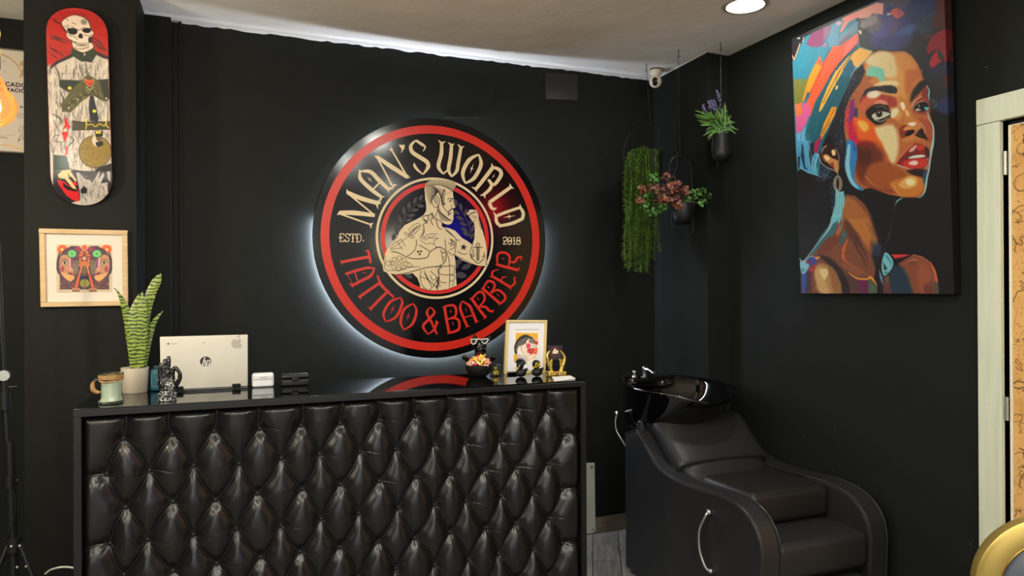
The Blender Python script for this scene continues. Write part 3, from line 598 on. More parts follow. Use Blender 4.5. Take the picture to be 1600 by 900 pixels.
# face base
face = [(1345, 92), (1360, 85), (1373, 79), (1392, 81), (1413, 80), (1424, 87), (1435, 101), (1440, 117), (1446, 128), (1450, 140), (1450, 160), (1453, 178), (1457, 192), (1459, 206), (1458, 232), (1454, 256), (1450, 280), (1446, 300), (1435, 308.5), (1413, 308.5), (1387, 303.5), (1362, 293), (1346, 296), (1331, 284), (1322, 262), (1322, 236), (1319, 200), (1321, 170), (1330, 148), (1340, 128)]
A.poly(face, (186, 104, 56), .9)
A.poly([(1362, 88), (1392, 84), (1415, 85), (1430, 104), (1436, 130), (1420, 150), (1405, 190), (1385, 160), (1366, 130), (1352, 112)], (222, 158, 84), 6, k=3)
A.poly(k2([(20, 640), (150, 600), (260, 640), (300, 760), (300, 900), (160, 900), (60, 800), (-60, 720)]), (226, 204, 150), 4, k=3)
A.poly(k2([(300, 640), (420, 620), (520, 720), (560, 900), (440, 900), (340, 800)]), (216, 140, 74), 4, .8, k=3)
A.poly(k4([(430, 0), (600, 0), (560, 110), (500, 220), (430, 300), (400, 150)]), (196, 106, 58), 4, .9, k=3)
A.poly(k3([(880, 40), (1010, 60), (1060, 150), (960, 190), (880, 330), (840, 420), (740, 300), (830, 200)]), (176, 98, 56), 4, k=2)
A.poly([(1358, 104), (1366, 104), (1380, 108), (1382, 125), (1376, 128), (1366, 120), (1353, 118)], (124, 200, 178), 1, k=2)
A.poly([(1367, 120), (1374, 126), (1366, 132), (1358, 128)], (204, 130, 66), 2, k=2)
A.poly(k4([(130, 130), (300, 120), (330, 180), (180, 170), (40, 180)]), (238, 220, 170), 2.5, .9, k=2)
# brows
A.poly(k3([(850, 380), (880, 290), (960, 210), (1050, 190), (1050, 230), (960, 250), (890, 330)]), (38, 38, 44), 1.2, k=2)
A.poly(k4([(-60, 230), (0, 200), (100, 185), (240, 175), (310, 210), (300, 270), (180, 260), (80, 235), (-60, 260)]), (36, 40, 46), 1.4, k=2)
A.poly(k4([(470, 370), (480, 270), (540, 170), (620, 110), (680, 150), (600, 240), (520, 320)]), (40, 34, 34), 2.5, k=2)
A.poly(k4([(640, 200), (670, 190), (690, 330), (620, 330), (600, 260)]), (140, 52, 50), 2, k=2)
# left eye: lid colours, lashes, iris
A.poly(k4([(-120, 330), (0, 280), (140, 280), (300, 320), (310, 420), (230, 430), (60, 330), (-80, 420)]), (168, 62, 50), 3, k=2)
A.poly(k3([(840, 420), (940, 300), (1060, 270), (1060, 360), (960, 420), (880, 500)]), (206, 96, 64), 2.5, k=2)
A.poly(k3([(980, 260), (1060, 240), (1060, 300), (990, 320)]), (240, 226, 190), 2, k=2)
A.poly(k4([(-30, 260), (60, 240), (130, 270), (60, 320), (-30, 320)]), (238, 226, 200), 2, .9, k=2)
A.poly(k4([(40, 380), (120, 340), (200, 380), (180, 420), (80, 400)]), (226, 140, 120), 2, k=2)
A.poly(k3([(930, 510), (1000, 440), (1130, 400), (1200, 440), (1150, 600), (1050, 640), (960, 570)]), (40, 26, 30), 2.2, k=2)
A.poly(k4([(0, 430), (120, 390), (240, 500), (200, 570), (90, 630), (0, 590), (-60, 500)]), (30, 22, 26), 1.6, k=2)
A.poly(k4([(20, 520), (110, 480), (190, 490), (235, 510), (170, 550), (80, 580), (30, 560)]), (206, 206, 176), .9, k=2)
A.ell(1373.6, 177.5, 5.2, 6, (62, 38, 44), .8); A.ell(1373.6, 178, 2.6, 3, (20, 16, 20), .6); A.ell(1373.3, 175.8, 1, 1, (250, 250, 250), .5)
A.line(k4([(40, 575), (120, 600), (200, 560)]), 1, (190, 196, 160)); A.line(k4([(60, 430), (130, 420), (190, 450)]), 1.2, (206, 190, 160), .6, .8)
for i in range(16): A.line(k4([(-30+i*16, 470-30*math.sin(i/5)), (-55+i*17, 420-30*math.sin(i/5))]), (.7, .3), (26, 18, 22), .3, .9, 0)
A.poly(k4([(250, 470), (300, 440), (330, 480), (280, 560), (240, 540)]), (240, 224, 186), 1.4, k=2)
# right eye
A.poly(k4([(490, 400), (560, 330), (650, 320), (700, 400), (690, 520), (600, 510), (520, 490)]), (150, 66, 50), 2, k=2)
A.poly(k4([(500, 430), (560, 380), (640, 370), (690, 420), (640, 480), (540, 480)]), (24, 20, 22), 1, k=2)
A.line(k4([(485, 420), (520, 360), (600, 300)]), (1.2, 1.4, .6), (240, 206, 180)); A.line(k4([(495, 450), (540, 390), (620, 355)]), 1, (230, 180, 150))
A.poly(k4([(520, 460), (560, 440), (600, 470), (540, 480)]), (190, 180, 160), .8); A.ell(1436, 165, 1, 1, (236, 236, 236), .4)
A.poly(k4([(630, 430), (690, 430), (670, 470), (640, 460)]), (100, 190, 200), .8)
A.line(k4([(662, 180), (690, 240), (682, 300), (692, 350)]), (1, 2, .8), (150, 208, 208))
for t in ((730, 330, 710, 370), (750, 340, 725, 385), (775, 350, 735, 400), (790, 380, 745, 420), (785, 410, 740, 435)): A.line(k4([(t[0], t[1]), (t[2], t[3])]), (.5, .3), (126, 168, 180), .3, .9, 0)
# nose
A.poly(k4([(330, 300), (450, 380), (500, 540), (590, 610), (640, 700), (660, 780), (520, 820), (400, 830), (330, 740), (360, 640), (400, 560), (340, 440)]), (206, 128, 62), 3, k=3)
A.poly(k4([(350, 380), (390, 375), (410, 440), (385, 470), (360, 430)]), (250, 236, 200), 1, k=2)
A.poly(k4([(400, 460), (440, 480), (460, 530), (425, 530)]), (236, 196, 130), 1, k=2)
A.poly(k4([(440, 620), (500, 605), (540, 620), (500, 655), (450, 645)]), (250, 236, 206), 1.5, k=2)
A.poly(k4([(340, 680), (400, 640), (470, 660), (430, 720), (400, 790), (350, 790)]), (142, 54, 34), 2.2, k=2)
A.poly(k4([(380, 700), (430, 650), (490, 670), (440, 700)]), (230, 150, 84), 1.5, k=2)
A.poly(k4([(405, 775), (430, 710), (500, 695), (520, 720), (470, 760)]), (22, 14, 16), .8, k=2)
A.poly(k4([(520, 760), (600, 670), (650, 760), (700, 830), (620, 800)]), (44, 22, 20), 1.4, k=2)
A.poly(k4([(560, 560), (640, 570), (720, 620), (740, 760), (700, 860), (650, 740), (620, 650)]), (176, 82, 54), 2, k=2)
A.line(k4([(330, 740), (345, 800), (400, 822), (470, 800), (500, 770)]), 1, (206, 140, 120)); A.line(k4([(580, 610), (630, 660), (635, 740)]), .9, (200, 170, 160)); A.line(k4([(540, 740), (600, 650)]), .8, (200, 150, 130))
# cheek
A.poly([(1345, 190), (1362, 200), (1395, 195), (1404, 222), (1400, 250), (1385, 270), (1372, 240), (1355, 222), (1340, 205)], (234, 214, 160), 4, k=3)
A.poly(k3([(760, 570), (900, 560), (1000, 620), (1050, 760), (1130, 900), (1050, 1000), (950, 900), (860, 880), (800, 860), (740, 700)]), (232, 96, 34), 3, k=3)
A.poly(k3([(830, 590), (920, 600), (960, 680), (900, 720), (840, 650)]), (240, 190, 80), 2.5, .9, k=2)
A.poly(k5([(780, 0), (1000, 20), (1120, 130), (1140, 300), (1040, 330), (900, 200), (820, 120)]), (150, 34, 30), 4, k=3)
A.poly(k6([(-60, 30), (0, 20), (90, 60), (100, 180), (20, 290), (-70, 200)]), (134, 38, 34), 6, .8, k=3)
A.poly(k6([(60, 20), (120, 40), (200, 160), (240, 300), (150, 320), (100, 200)]), (206, 98, 40), 3, .9, k=3)
A.poly(k5([(840, 250), (1000, 300), (1200, 380), (1280, 500), (1250, 620), (1000, 560), (860, 500), (820, 380)]), (140, 66, 40), 4, k=3)
A.poly([(1328, 224), (1345, 226), (1372, 230), (1382, 246), (1376, 270), (1352, 282), (1336, 268)], (108, 50, 34), 7, .95, 3); A.poly([(1338, 232), (1352, 230), (1364, 240), (1360, 256), (1346, 258), (1337, 248)], (78, 36, 30), 6, .8, 3)
A.poly(k6([(0, 280), (200, 240), (320, 320), (430, 400), (300, 560), (100, 560), (-60, 460)]), (162, 82, 42), 4, k=3)
A.line(k5([(930, 420), (980, 490), (1070, 540)]), (1, 2.5, 1), (196, 122, 80), 1, .8)
# temple stripes of pink, violet and blue
A.poly(k3([(660, 620), (690, 450), (750, 360), (770, 560), (840, 820), (760, 860), (700, 720)]), (214, 64, 50), 2, k=2)
A.poly(k3([(720, 600), (740, 370), (780, 345), (790, 500), (740, 640)]), (136, 40, 120), 1.5, k=2)
A.poly(k3([(740, 600), (790, 700), (830, 860), (760, 870), (720, 720)]), (200, 30, 74), 1.6, k=2)
A.poly(k3([(790, 440), (825, 440), (825, 550), (785, 540)]), (44, 66, 92), 1)
# blue edge light along the jaw
A.poly(k5([(690, 0), (790, 20), (820, 120), (815, 240), (790, 360), (800, 480), (900, 570), (850, 580), (760, 520), (700, 400), (670, 260)]), (56, 126, 186), 1.2, k=3)
A.poly(k5([(680, 260), (710, 60), (740, 60), (730, 280), (760, 440), (850, 565), (760, 520), (700, 400)]), (134, 202, 226), 1.2, k=3)
A.poly(k5([(780, 20), (810, 90), (800, 140), (770, 90)]), (40, 90, 170), 1.4, k=2)
# lips and chin
A.poly(k6([(300, 270), (400, 150), (480, 60), (540, 25), (590, 45), (620, 25), (670, 70), (700, 160), (690, 260), (640, 310), (540, 330), (420, 320), (360, 290)]), (150, 34, 34), .9, k=3)
A.poly(k6([(330, 240), (440, 130), (540, 60), (560, 110), (520, 170), (430, 205)]), (120, 44, 44), 1.2, k=2)
A.poly(k6([(450, 120), (510, 60), (550, 50), (520, 100), (480, 130)]), (230, 170, 160), 1.2, k=2)
A.poly(k6([(550, 60), (640, 40), (660, 90), (560, 110)]), (196, 60, 40), 1.4, k=2)
A.poly(k6([(420, 210), (500, 165), (620, 160), (650, 190), (540, 205)]), (24, 14, 16), .8, k=2)
A.poly(k6([(435, 205), (510, 170), (620, 163), (640, 188), (520, 205)]), (228, 222, 210), .7, k=2)
A.poly(k6([(380, 260), (470, 215), (620, 210), (670, 230), (640, 300), (520, 325), (420, 310)]), (206, 58, 50), 1, k=2)
A.poly(k6([(450, 255), (520, 230), (560, 255), (530, 285), (470, 280)]), (246, 216, 206), 1.4, k=2)
A.line(k6([(300, 265), (400, 130), (500, 40)]), .9, (226, 140, 120)); A.line(k6([(305, 278), (380, 305), (480, 335)]), (1.2, 2, .6), (226, 170, 160)); A.line(k6([(620, 30), (680, 90), (700, 160)]), 1, (150, 196, 196)); A.line(k6([(660, 210), (690, 240), (640, 330)]), 1, (130, 190, 196))
A.poly(k6([(640, 60), (690, 100), (690, 190), (640, 150)]), (50, 30, 32), 1.2, .8, k=2)
A.poly(k6([(430, 345), (640, 330), (620, 430), (520, 410), (450, 380)]), (44, 28, 30), 2, k=2)
A.poly(k6([(230, 490), (360, 440), (480, 415), (600, 440), (630, 520), (580, 620), (420, 650), (330, 630), (260, 560)]), (206, 122, 54), 3, k=3)
A.poly(k6([(340, 500), (440, 420), (540, 430), (540, 520), (440, 560), (350, 540)]), (226, 176, 96), 2, k=3)
A.poly(k6([(410, 470), (460, 440), (515, 460), (510, 510), (450, 525)]), (246, 226, 170), 1, k=2)
A.line(k6([(250, 510), (300, 580), (360, 640)]), (1, 2, 1), (226, 160, 110), .8, .7)
# cyan outline of the profile and neck
cy = (150, 214, 214)
A.poly(k6([(640, 340), (680, 380), (640, 520), (610, 420)]), (40, 72, 100), 1.5, k=2)
A.line(k4([(670, 490), (690, 570), (735, 650), (740, 800), (730, 900)]), (1, 1.6, 2.4, 2), cy, .5)
A.line(k6([(735, 0), (718, 100), (700, 200), (690, 320), (660, 440), (645, 560), (610, 640), (560, 668)]), (2.6, 3, 1.6, 2, 2.6, 1.6, 1), cy, .5)
A.line(k6([(375, 670), (310, 710), (280, 780), (265, 900)]), (1, 1.8, 1.8, 2), cy, .5)
A.line(k8([(265, 0), (240, 80), (225, 180), (200, 260), (170, 325)]), (2.4, 2.8, 1.6, 2, .8), cy, .5)
A.line(k8([(170, 325), (180, 370), (165, 400)]), 1, (120, 104, 110))
# forehead hairline and curls
A.poly([(1345, 92), (1352, 112), (1344, 130), (1330, 148), (1321, 170), (1318, 200), (1322, 222), (1322, 240), (1318, 262), (1310, 262), (1308, 240), (1294, 205), (1312, 160), (1332, 118), (1341, 104)], (34, 34, 42), 2)
for i in range(420):
    t = RNG.random(); x = 1340-34*t+RNG.normal()*5; y = 100+150*t+RNG.normal()*6
    A.ell(x, y, .9, .7, [(84, 90, 120), (20, 20, 28), (120, 110, 120), (60, 66, 100)][RNG.integers(4)], .4, .6)
# head wrap
wrap = [(1238, 92), (1241, 95), (1247, 77), (1259, 57), (1300, 37), (1337, 18), (1341, 50), (1343, 72), (1365, 80), (1347, 101), (1334, 113), (1315, 154), (1294, 205), (1286, 222), (1282, 240), (1281, 262), (1279, 275), (1262, 271), (1252, 264), (1246, 267), (1243, 225), (1240, 150)]
A.poly(wrap, (48, 124, 144), .6)
A.poly([(1285, 130), (1306, 98), (1330, 70), (1343, 72), (1334, 113), (1315, 154), (1294, 205), (1284, 228), (1278, 262), (1266, 266), (1258, 240), (1258, 210), (1270, 170)], (34, 92, 106), 2)
A.poly(k1([(220, 520), (290, 385), (420, 330), (520, 290), (500, 360), (450, 460), (400, 545), (300, 555)]), (128, 54, 96), 1, k=0)
A.poly(k1([(430, 320), (520, 290), (480, 420), (430, 470)]), (150, 104, 130), 3, .8)
A.poly(k1([(520, 300), (600, 240), (640, 260), (600, 380), (620, 520), (500, 560), (470, 480)]), (92, 140, 164), 2, k=0)
A.poly(k1([(570, 270), (610, 250), (640, 270), (600, 300)]), (220, 160, 170), 1.2, k=2)
A.poly(k1([(640, 215), (800, 140), (840, 200), (720, 260), (640, 370), (610, 380), (640, 310), (660, 260)]), (240, 134, 124), 1, k=0)
A.poly(k1([(800, 140), (1050, 30), (1130, 40), (1120, 170), (1000, 160), (960, 210), (840, 220)]), (236, 160, 146), 1.5)
A.poly(k1([(1000, 180), (1060, 150), (1060, 260), (900, 340), (850, 320), (860, 240)]), (150, 140, 140), 4, .9)
A.poly(k1([(830, 350), (870, 360), (875, 400), (850, 400)]), (230, 200, 170), 1)
A.poly(k1([(640, 380), (760, 300), (800, 260), (840, 250), (820, 370), (700, 440), (620, 540), (590, 500)]), (104, 140, 160), 2)
A.poly(k1([(600, 500), (700, 410), (760, 390), (660, 520), (620, 545)]), (122, 96, 116), 2)
A.poly(k1([(420, 540), (450, 500), (460, 520), (430, 560)]), (226, 90, 130), 1)
A.poly([(1340, 52), (1341, 68), (1322, 86), (1310, 99), (1297, 118), (1285, 140), (1273, 160), (1266, 182), (1258, 172), (1262, 158), (1256, 150), (1253, 160), (1252, 162), (1257, 146), (1266, 118), (1275, 98), (1281, 86), (1285, 99), (1296, 82), (1303, 71), (1314, 72), (1326, 62)], (246, 88, 52), .7)
A.poly([(1264, 120), (1275, 98), (1284, 104), (1272, 130), (1262, 150), (1252, 162), (1257, 142)], (250, 140, 34), 2)
A.poly([(1335, 54), (1341, 52), (1341, 68), (1318, 88), (1322, 70)], (242, 110, 96), 2)
A.line(k1([(500, 580), (430, 740), (370, 900)]), .8, (90, 40, 40)); A.line(k3([(400, 0), (300, 200), (240, 340)]), .9, (110, 40, 40)); A.line(k1([(830, 500), (620, 740), (500, 900)]), 1, (60, 40, 60))
A.poly(k3([(205, 340), (230, 260), (270, 255), (265, 310), (220, 365)]), (52, 96, 110), .8)
A.poly(k1([(850, 560), (1000, 600), (930, 690), (830, 790), (790, 790), (750, 690), (700, 740), (600, 900), (545, 900), (600, 800), (700, 680)]), (240, 176, 84), .7)
A.poly(k3([(570, 0), (660, 0), (600, 100), (500, 280), (400, 470), (370, 490), (390, 400), (470, 200)]), (238, 172, 66), .7)
A.line(k3([(620, 0), (520, 180), (420, 380)]), .9, (60, 44, 40)); A.line(k1([(760, 640), (650, 780), (580, 900)]), .9, (50, 40, 40)); A.line(k1([(900, 680), (800, 800), (740, 900)]), .8, (190, 190, 180))
A.poly(k1([(730, 700), (800, 790), (720, 900), (620, 900)]), (44, 100, 128), 1)
A.poly(k3([(570, 180), (600, 180), (590, 220), (565, 230)]), (240, 190, 130), .6)
A.poly(k3([(580, 425), (560, 520), (480, 670), (400, 810), (385, 770), (430, 620), (520, 430)]), (232, 148, 44), .7)
A.line(k3([(560, 440), (480, 600), (400, 770)]), .6, (70, 50, 40))
A.poly(k3([(75, 105), (245, 100), (200, 260), (165, 390), (85, 395)]), (118, 116, 46), 1.5)
A.poly(k3([(88, 400), (165, 380), (200, 500), (130, 560), (98, 540)]), (226, 116, 74), 2)
A.poly(k3([(180, 380), (240, 380), (280, 470), (230, 610), (160, 730), (105, 730), (98, 540), (180, 520)]), (216, 92, 146), 2)
A.poly(k3([(105, 735), (160, 730), (220, 640), (210, 760), (225, 900), (110, 900)]), (104, 172, 212), 1.4)
A.poly(k5([(105, 0), (265, 0), (245, 120), (265, 280), (330, 370), (375, 415), (290, 385), (200, 345), (150, 310), (120, 355)]), (84, 158, 202), .8)
A.poly(k5([(125, 190), (150, 180), (145, 300), (125, 340)]), (26, 34, 44), 1); A.poly(k5([(170, 30), (190, 60), (210, 300), (240, 340), (200, 330), (160, 180)]), (24, 50, 72), 1.2)
A.poly(k5([(260, 20), (320, 20), (330, 130), (300, 230), (330, 380), (270, 290), (245, 160)]), (24, 40, 48), 1.2)
A.line(k5([(275, 0), (250, 120), (265, 270), (330, 375)]), .8, (140, 200, 220)); A.line(k5([(150, 315), (240, 360), (370, 412)]), 1.1, (130, 200, 224))
A.poly(k5([(330, 120), (370, 160), (340, 280), (350, 400), (290, 340), (280, 240)]), (110, 184, 216), .8); A.line(k5([(340, 180), (310, 260), (330, 370)]), .7, (30, 50, 70))
A.poly(k5([(310, 130), (320, 30), (400, -60), (390, 0), (350, 150)]), (170, 30, 84), .8)
A.line(k5([(375, 418), (440, 432)]), 1, (150, 30, 60)); A.line(k3([(390, 780), (330, 880)]), 3, (176, 36, 90), .8)
for a, b, c_ in (((560, 100), (620, 60), (640, 250)), ((330, 560), (260, 700), (250, 860)), ((420, 540), (330, 700), (290, 880)), ((650, 120), (560, 320), (430, 560)), ((500, 600), (400, 600), (300, 840))): A.line(k3([a, ((a[0]+c_[0])/2+4, (a[1]+c_[1])/2), c_]), .6, (20, 60, 72), .4, .8)
A.strokes([(1242, 96), (1262, 62), (1335, 24), (1340, 52), (1300, 80), (1262, 140), (1244, 150)], [(70, 150, 168), (36, 104, 128), (90, 160, 180)], 70, 12, 1.4, 2.2, .35)
A.strokes([(1262, 180), (1300, 110), (1340, 76), (1310, 158), (1284, 226), (1262, 262)], [(30, 84, 98), (50, 116, 130), (24, 66, 80)], 120, 14, 1.2, 2.0, .4, .2)
A.strokes([(1244, 205), (1268, 205), (1278, 270), (1250, 262)], [(150, 206, 230), (60, 130, 190), (40, 90, 130)], 50, 12, 1.0, 1.6, .5, .2)
A.strokes([(1262, 160), (1275, 108), (1340, 58), (1320, 84), (1290, 126), (1266, 178)], [(255, 110, 60), (230, 70, 44), (255, 130, 90)], 60, 12, 1.1, 2.1, .4, .15)
# corner with peach hook
A.poly([(1236, 60), (1259, 55), (1252, 68), (1249, 76), (1242, 95), (1236, 84)], (26, 24, 26), .6)
A.line([(1236.5, 84), (1241, 93.5), (1246, 80), (1250, 68.5)], 1.6, (224, 166, 130), .4, 1, 0); A.poly([(1246, 59.5), (1250, 58.5), (1250, 60.5), (1246, 61)], (220, 200, 190), .5); A.line([(1256, 58), (1254, 66)], 1, (200, 190, 190))
# ear and earring
A.poly(k5([(400, 120), (420, 60), (480, 20), (560, 80), (620, 190), (610, 320), (580, 385), (500, 340), (420, 280), (370, 180)]), (44, 24, 24), 1, k=2)
A.poly(k5([(420, 170), (470, 160), (520, 200), (560, 215), (600, 240), (605, 330), (580, 380), (530, 300), (450, 240)]), (206, 138, 84), 1, k=2)
A.poly(k5([(430, 190), (460, 175), (500, 205), (470, 235)]), (244, 206, 140), .8, k=2); A.poly(k5([(520, 110), (560, 110), (565, 165), (530, 170)]), (244, 206, 150), .8, k=2); A.poly(k5([(500, 270), (540, 250), (550, 320), (520, 300)]), (150, 70, 40), 1, k=2)
A.line(k5([(370, 170), (400, 260), (480, 320), (560, 350)]), 1.1, (190, 180, 176)); A.line(k5([(410, 130), (420, 90), (460, 60)]), 1.1, (220, 170, 140)); A.line(k5([(560, 90), (600, 160), (610, 250)]), .9, (206, 150, 120)); A.line(k5([(400, 140), (430, 230), (500, 250)]), .8, (170, 110, 80))
for i in range(150): A.ell(1282+RNG.normal()*5+12*RNG.random(), 262+20*RNG.random()+RNG.normal()*2, .7, .6, [(80, 130, 180), (30, 50, 90), (110, 150, 180)][RNG.integers(3)], .3, .7)
for i in range(120): A.ell(1301+RNG.normal()*2, 285+42*RNG.random(), .6, .6, [(70, 110, 150), (30, 50, 80)][RNG.integers(2)], .3, .7)
A.line(k5([(590, 360), (595, 410)]), .8, (200, 180, 150), .3, 1, 0)
for rx, ry, cl in ((6.8, 12.5, (150, 170, 150)), (5.2, 10.5, (30, 30, 32)), (4.4, 9.5, (206, 150, 120)), (2.6, 8.5, (34, 30, 34))): A.ell(1309, 287, rx, ry, cl, .5)
A.poly(k5([(570, 560), (610, 600), (660, 590), (700, 750), (660, 800), (650, 900), (520, 900), (560, 740)]), (136, 206, 218), .8)
A.poly([(1300, 340), (1317, 340), (1312, 352), (1303, 362), (1296, 360)], (110, 190, 206), 1)
for x0, x1 in ((595, 560), (620, 600), (640, 640), (660, 690)): A.line(k5([(x0, 610), ((x0+x1)/2, 720), (x1, 860)]), .6, (40, 100, 126), .3, .8)
# neck and shoulders
A.poly([(1323, 304), (1336, 306), (1350, 318), (1366, 340), (1376, 372), (1385, 400), (1368, 420), (1362, 458), (1252, 458), (1252, 412), (1262, 402), (1280, 378), (1300, 350), (1312, 348), (1320, 330)], (132, 76, 54), 1.2)
A.poly(k5([(690, 640), (800, 700), (900, 820), (960, 900), (1000, 1000), (700, 1000), (640, 900)]), (172, 104, 56), 2, k=0)
A.poly([(1325, 342), (1355, 342), (1362, 360), (1373, 382), (1360, 374), (1358, 392), (1345, 372), (1332, 356)], (192, 118, 58), 3)
A.poly([(1320, 340), (1340, 366), (1352, 392), (1358, 420), (1350, 410), (1336, 386), (1322, 360)], (92, 54, 44), 2.5, .9, k=2)
A.poly([(1348, 300), (1400, 310), (1398, 340), (1384, 390), (1378, 440), (1362, 400), (1372, 374), (1360, 336)], (28, 26, 28), 3)
A.poly([(1364, 376), (1378, 384), (1374, 420), (1364, 402)], (44, 58, 76), 3)
A.line(k7([(860, 60), (920, 200), (990, 310)]), (2, 3, 1), (134, 110, 62), 1.2); A.line(k7([(890, 230), (960, 320)]), (1, 1.4), (170, 120, 70))
A.poly(k7([(440, 60), (520, 40), (500, 180), (380, 260), (280, 380), (180, 460), (300, 240)]), (70, 112, 122), 2.5)
A.line(k7([(460, 0), (420, 120), (300, 280), (130, 500)]), (5, 3.4, 1.4, 1.4), (140, 204, 218), .8)
A.poly(k7([(450, 0), (530, 0), (480, 60), (440, 90)]), (120, 196, 214), 1)
A.poly(k7([(360, 270), (480, 210), (520, 160), (540, 260), (440, 380), (280, 420)]), (122, 62, 44), 3, .9, k=2)
A.poly(k7([(500, 180), (530, 100), (545, 160), (520, 225)]), (206, 92, 50), 1.2, k=2)
A.poly(k7([(570, 160), (620, 170), (600, 260), (560, 330), (545, 250)]), (60, 108, 112), 2, k=2)
A.line(k7([(535, 0), (530, 60), (545, 120)]), .8, (140, 190, 170)); A.line(k7([(575, 0), (565, 90), (545, 160)]), .8, (150, 190, 160))
A.line(k7([(630, 260), (590, 360), (580, 460), (620, 530)]), (2, 4.5, 4, 1), (220, 104, 48), .8)
A.poly(k7([(290, 440), (420, 470), (560, 600), (650, 760), (660, 880), (560, 880), (470, 640), (380, 520)]), (46, 36, 36), 3, k=2)
A.poly(k7([(240, 620), (300, 540), (400, 560), (500, 660), (560, 880), (300, 880), (260, 760)]), (192, 140, 84), 3, k=2)
A.poly(k7([(250, 620), (320, 580), (360, 720), (420, 880), (320, 880), (270, 760)]), (216, 172, 112), 2.4, k=2)
A.poly(k7([(305, 610), (390, 600), (405, 660), (365, 730), (330, 690)]), (240, 216, 150), .9, k=2)
A.poly(k7([(400, 560), (500, 640), (560, 880), (470, 880), (430, 700)]), (160, 104, 64), 2.5, .9, k=2)
A.poly(k7([(80, 620), (160, 640), (240, 560), (200, 700), (210, 880), (80, 880)]), (84, 52, 56), 2.5)
A.poly(k7([(90, 640), (150, 640), (150, 780), (130, 885), (100, 885)]), (54, 92, 176), 1.2)
A.poly(k7([(75, 520), (130, 500), (190, 530), (170, 600), (110, 665), (80, 600)]), (140, 206, 226), 1, k=2); A.poly(k7([(90, 600), (130, 600), (110, 640)]), (50, 130, 170), 1)
A.line(k7([(72, 480), (90, 520)]), 1.4, (190, 206, 190), .4, 1, 0)
A.poly(k7([(170, 480), (240, 460), (290, 500), (220, 550), (180, 560)]), (56, 84, 170), 1.2, k=2); A.poly(k7([(140, 520), (200, 495), (210, 520), (150, 540)]), (160, 30, 60), .8); A.poly(k7([(190, 600), (260, 540), (240, 630), (190, 635)]), (190, 56, 70), 1.2)
A.poly(k7([(235, 465), (310, 455), (280, 495)]), (244, 160, 90), .8); A.line(k7([(130, 500), (200, 455), (240, 455)]), 1, (150, 210, 230))
A.poly(k7([(560, 540), (700, 560), (820, 640), (740, 700), (640, 650)]), (150, 88, 60), 2.5, k=2)
A.poly(k7([(600, 600), (720, 680), (800, 700), (900, 700), (900, 885), (680, 885), (640, 740)]), (92, 62, 62), 2.5)
A.poly(k7([(740, 730), (850, 740), (860, 885), (800, 885)]), (110, 36, 84), 2); A.poly(k7([(890, 720), (980, 800), (980, 885), (880, 885)]), (84, 104, 88), 2)
A.line(k7([(640, 640), (740, 710), (860, 720), (900, 700), (950, 750), (978, 805)]), (1, 3, 3, 4, 2.5, 1), (238, 154, 62), .6)
A.line(k7([(560, 480), (700, 560), (840, 660)]), (1, 2, 1), (180, 106, 66), 1, .8); A.line(k7([(700, 180), (790, 380), (860, 560)]), (2, 3, 1), (80, 44, 40), 1.2, .8); A.line(k7([(760, 330), (840, 480), (880, 600)]), (1, 2, 1), (170, 110, 80), 1, .7)
A.strokes([(1290, 380), (1330, 350), (1356, 380), (1372, 430), (1330, 430), (1300, 410)], [(150, 90, 60), (110, 62, 46), (176, 110, 66)], 90, 12, 1.6, 1.0, .4, .3)
A.poly([(1366, 400), (1395, 400), (1404, 458), (1372, 458)], (30, 28, 32), 3)
A.poly(k8([(100, 600), (140, 700), (150, 810), (110, 700)]), (120, 150, 180), 1)
A.poly(k8([(240, 590), (300, 560), (400, 600), (500, 860), (505, 890), (220, 890)]), (42, 58, 78), 3)
A.poly(k8([(150, 690), (220, 680), (250, 890), (150, 890)]), (104, 62, 56), 2.5); A.poly(k8([(180, 680), (220, 690), (215, 760), (185, 760)]), (90, 100, 74), 1.5)
A.poly(k8([(170, 405), (240, 460), (270, 545), (220, 640), (155, 680), (130, 560)]), (126, 200, 212), .8, k=2)
A.poly(k8([(150, 520), (200, 600), (160, 620)]), (40, 50, 70), .8); A.line(k8([(180, 440), (230, 520), (240, 560)]), 1, (44, 96, 116)); A.line(k8([(200, 450), (250, 530)]), .8, (60, 140, 160)); A.ell(1384.5, 426, 3.2, 2.2, (60, 150, 160), .5)
A.poly(k8([(240, 432), (460, 432), (400, 460), (290, 480)]), (222, 54, 58), .7)
A.poly(k8([(330, 540), (420, 480), (500, 432), (600, 450), (700, 520), (760, 640), (790, 740), (800, 890), (510, 890), (450, 680), (400, 590)]), (142, 78, 56), 1.4, k=0)
A.poly(k8([(560, 560), (680, 560), (720, 760), (640, 890), (560, 820)]), (164, 88, 64), 4, .8, k=2); A.poly(k8([(620, 800), (720, 740), (740, 890), (630, 890)]), (110, 58, 58), 3, .8)
A.poly(k8([(740, 740), (790, 760), (800, 890), (750, 890)]), (84, 84, 76), 1.5)
A.line(k8([(700, 520), (750, 620), (775, 740)]), (1, 3.4, 3.6), (232, 108, 72), .7); A.line(k8([(500, 435), (620, 470), (700, 530)]), 1.2, (170, 110, 84)); A.line(k8([(440, 530), (500, 490), (550, 500)]), (1, 1.6, .6), (206, 140, 96), 1); A.ell(1425, 411, 5, 3, (110, 64, 46), 2, .8); A.line(k8([(600, 580), (590, 640), (610, 700)]), .8, (190, 116, 84), .8, .7)
A.line(k8([(335, 545), (420, 640), (500, 860)]), (2, 3, 2), (130, 104, 74), 2, .8)
A.strokes(face[:16]+[(1400, 300), (1350, 290)], [(230, 170, 100), (170, 90, 50), (210, 130, 70)], 150, 8, 1.6, 1.1, .22, .5)
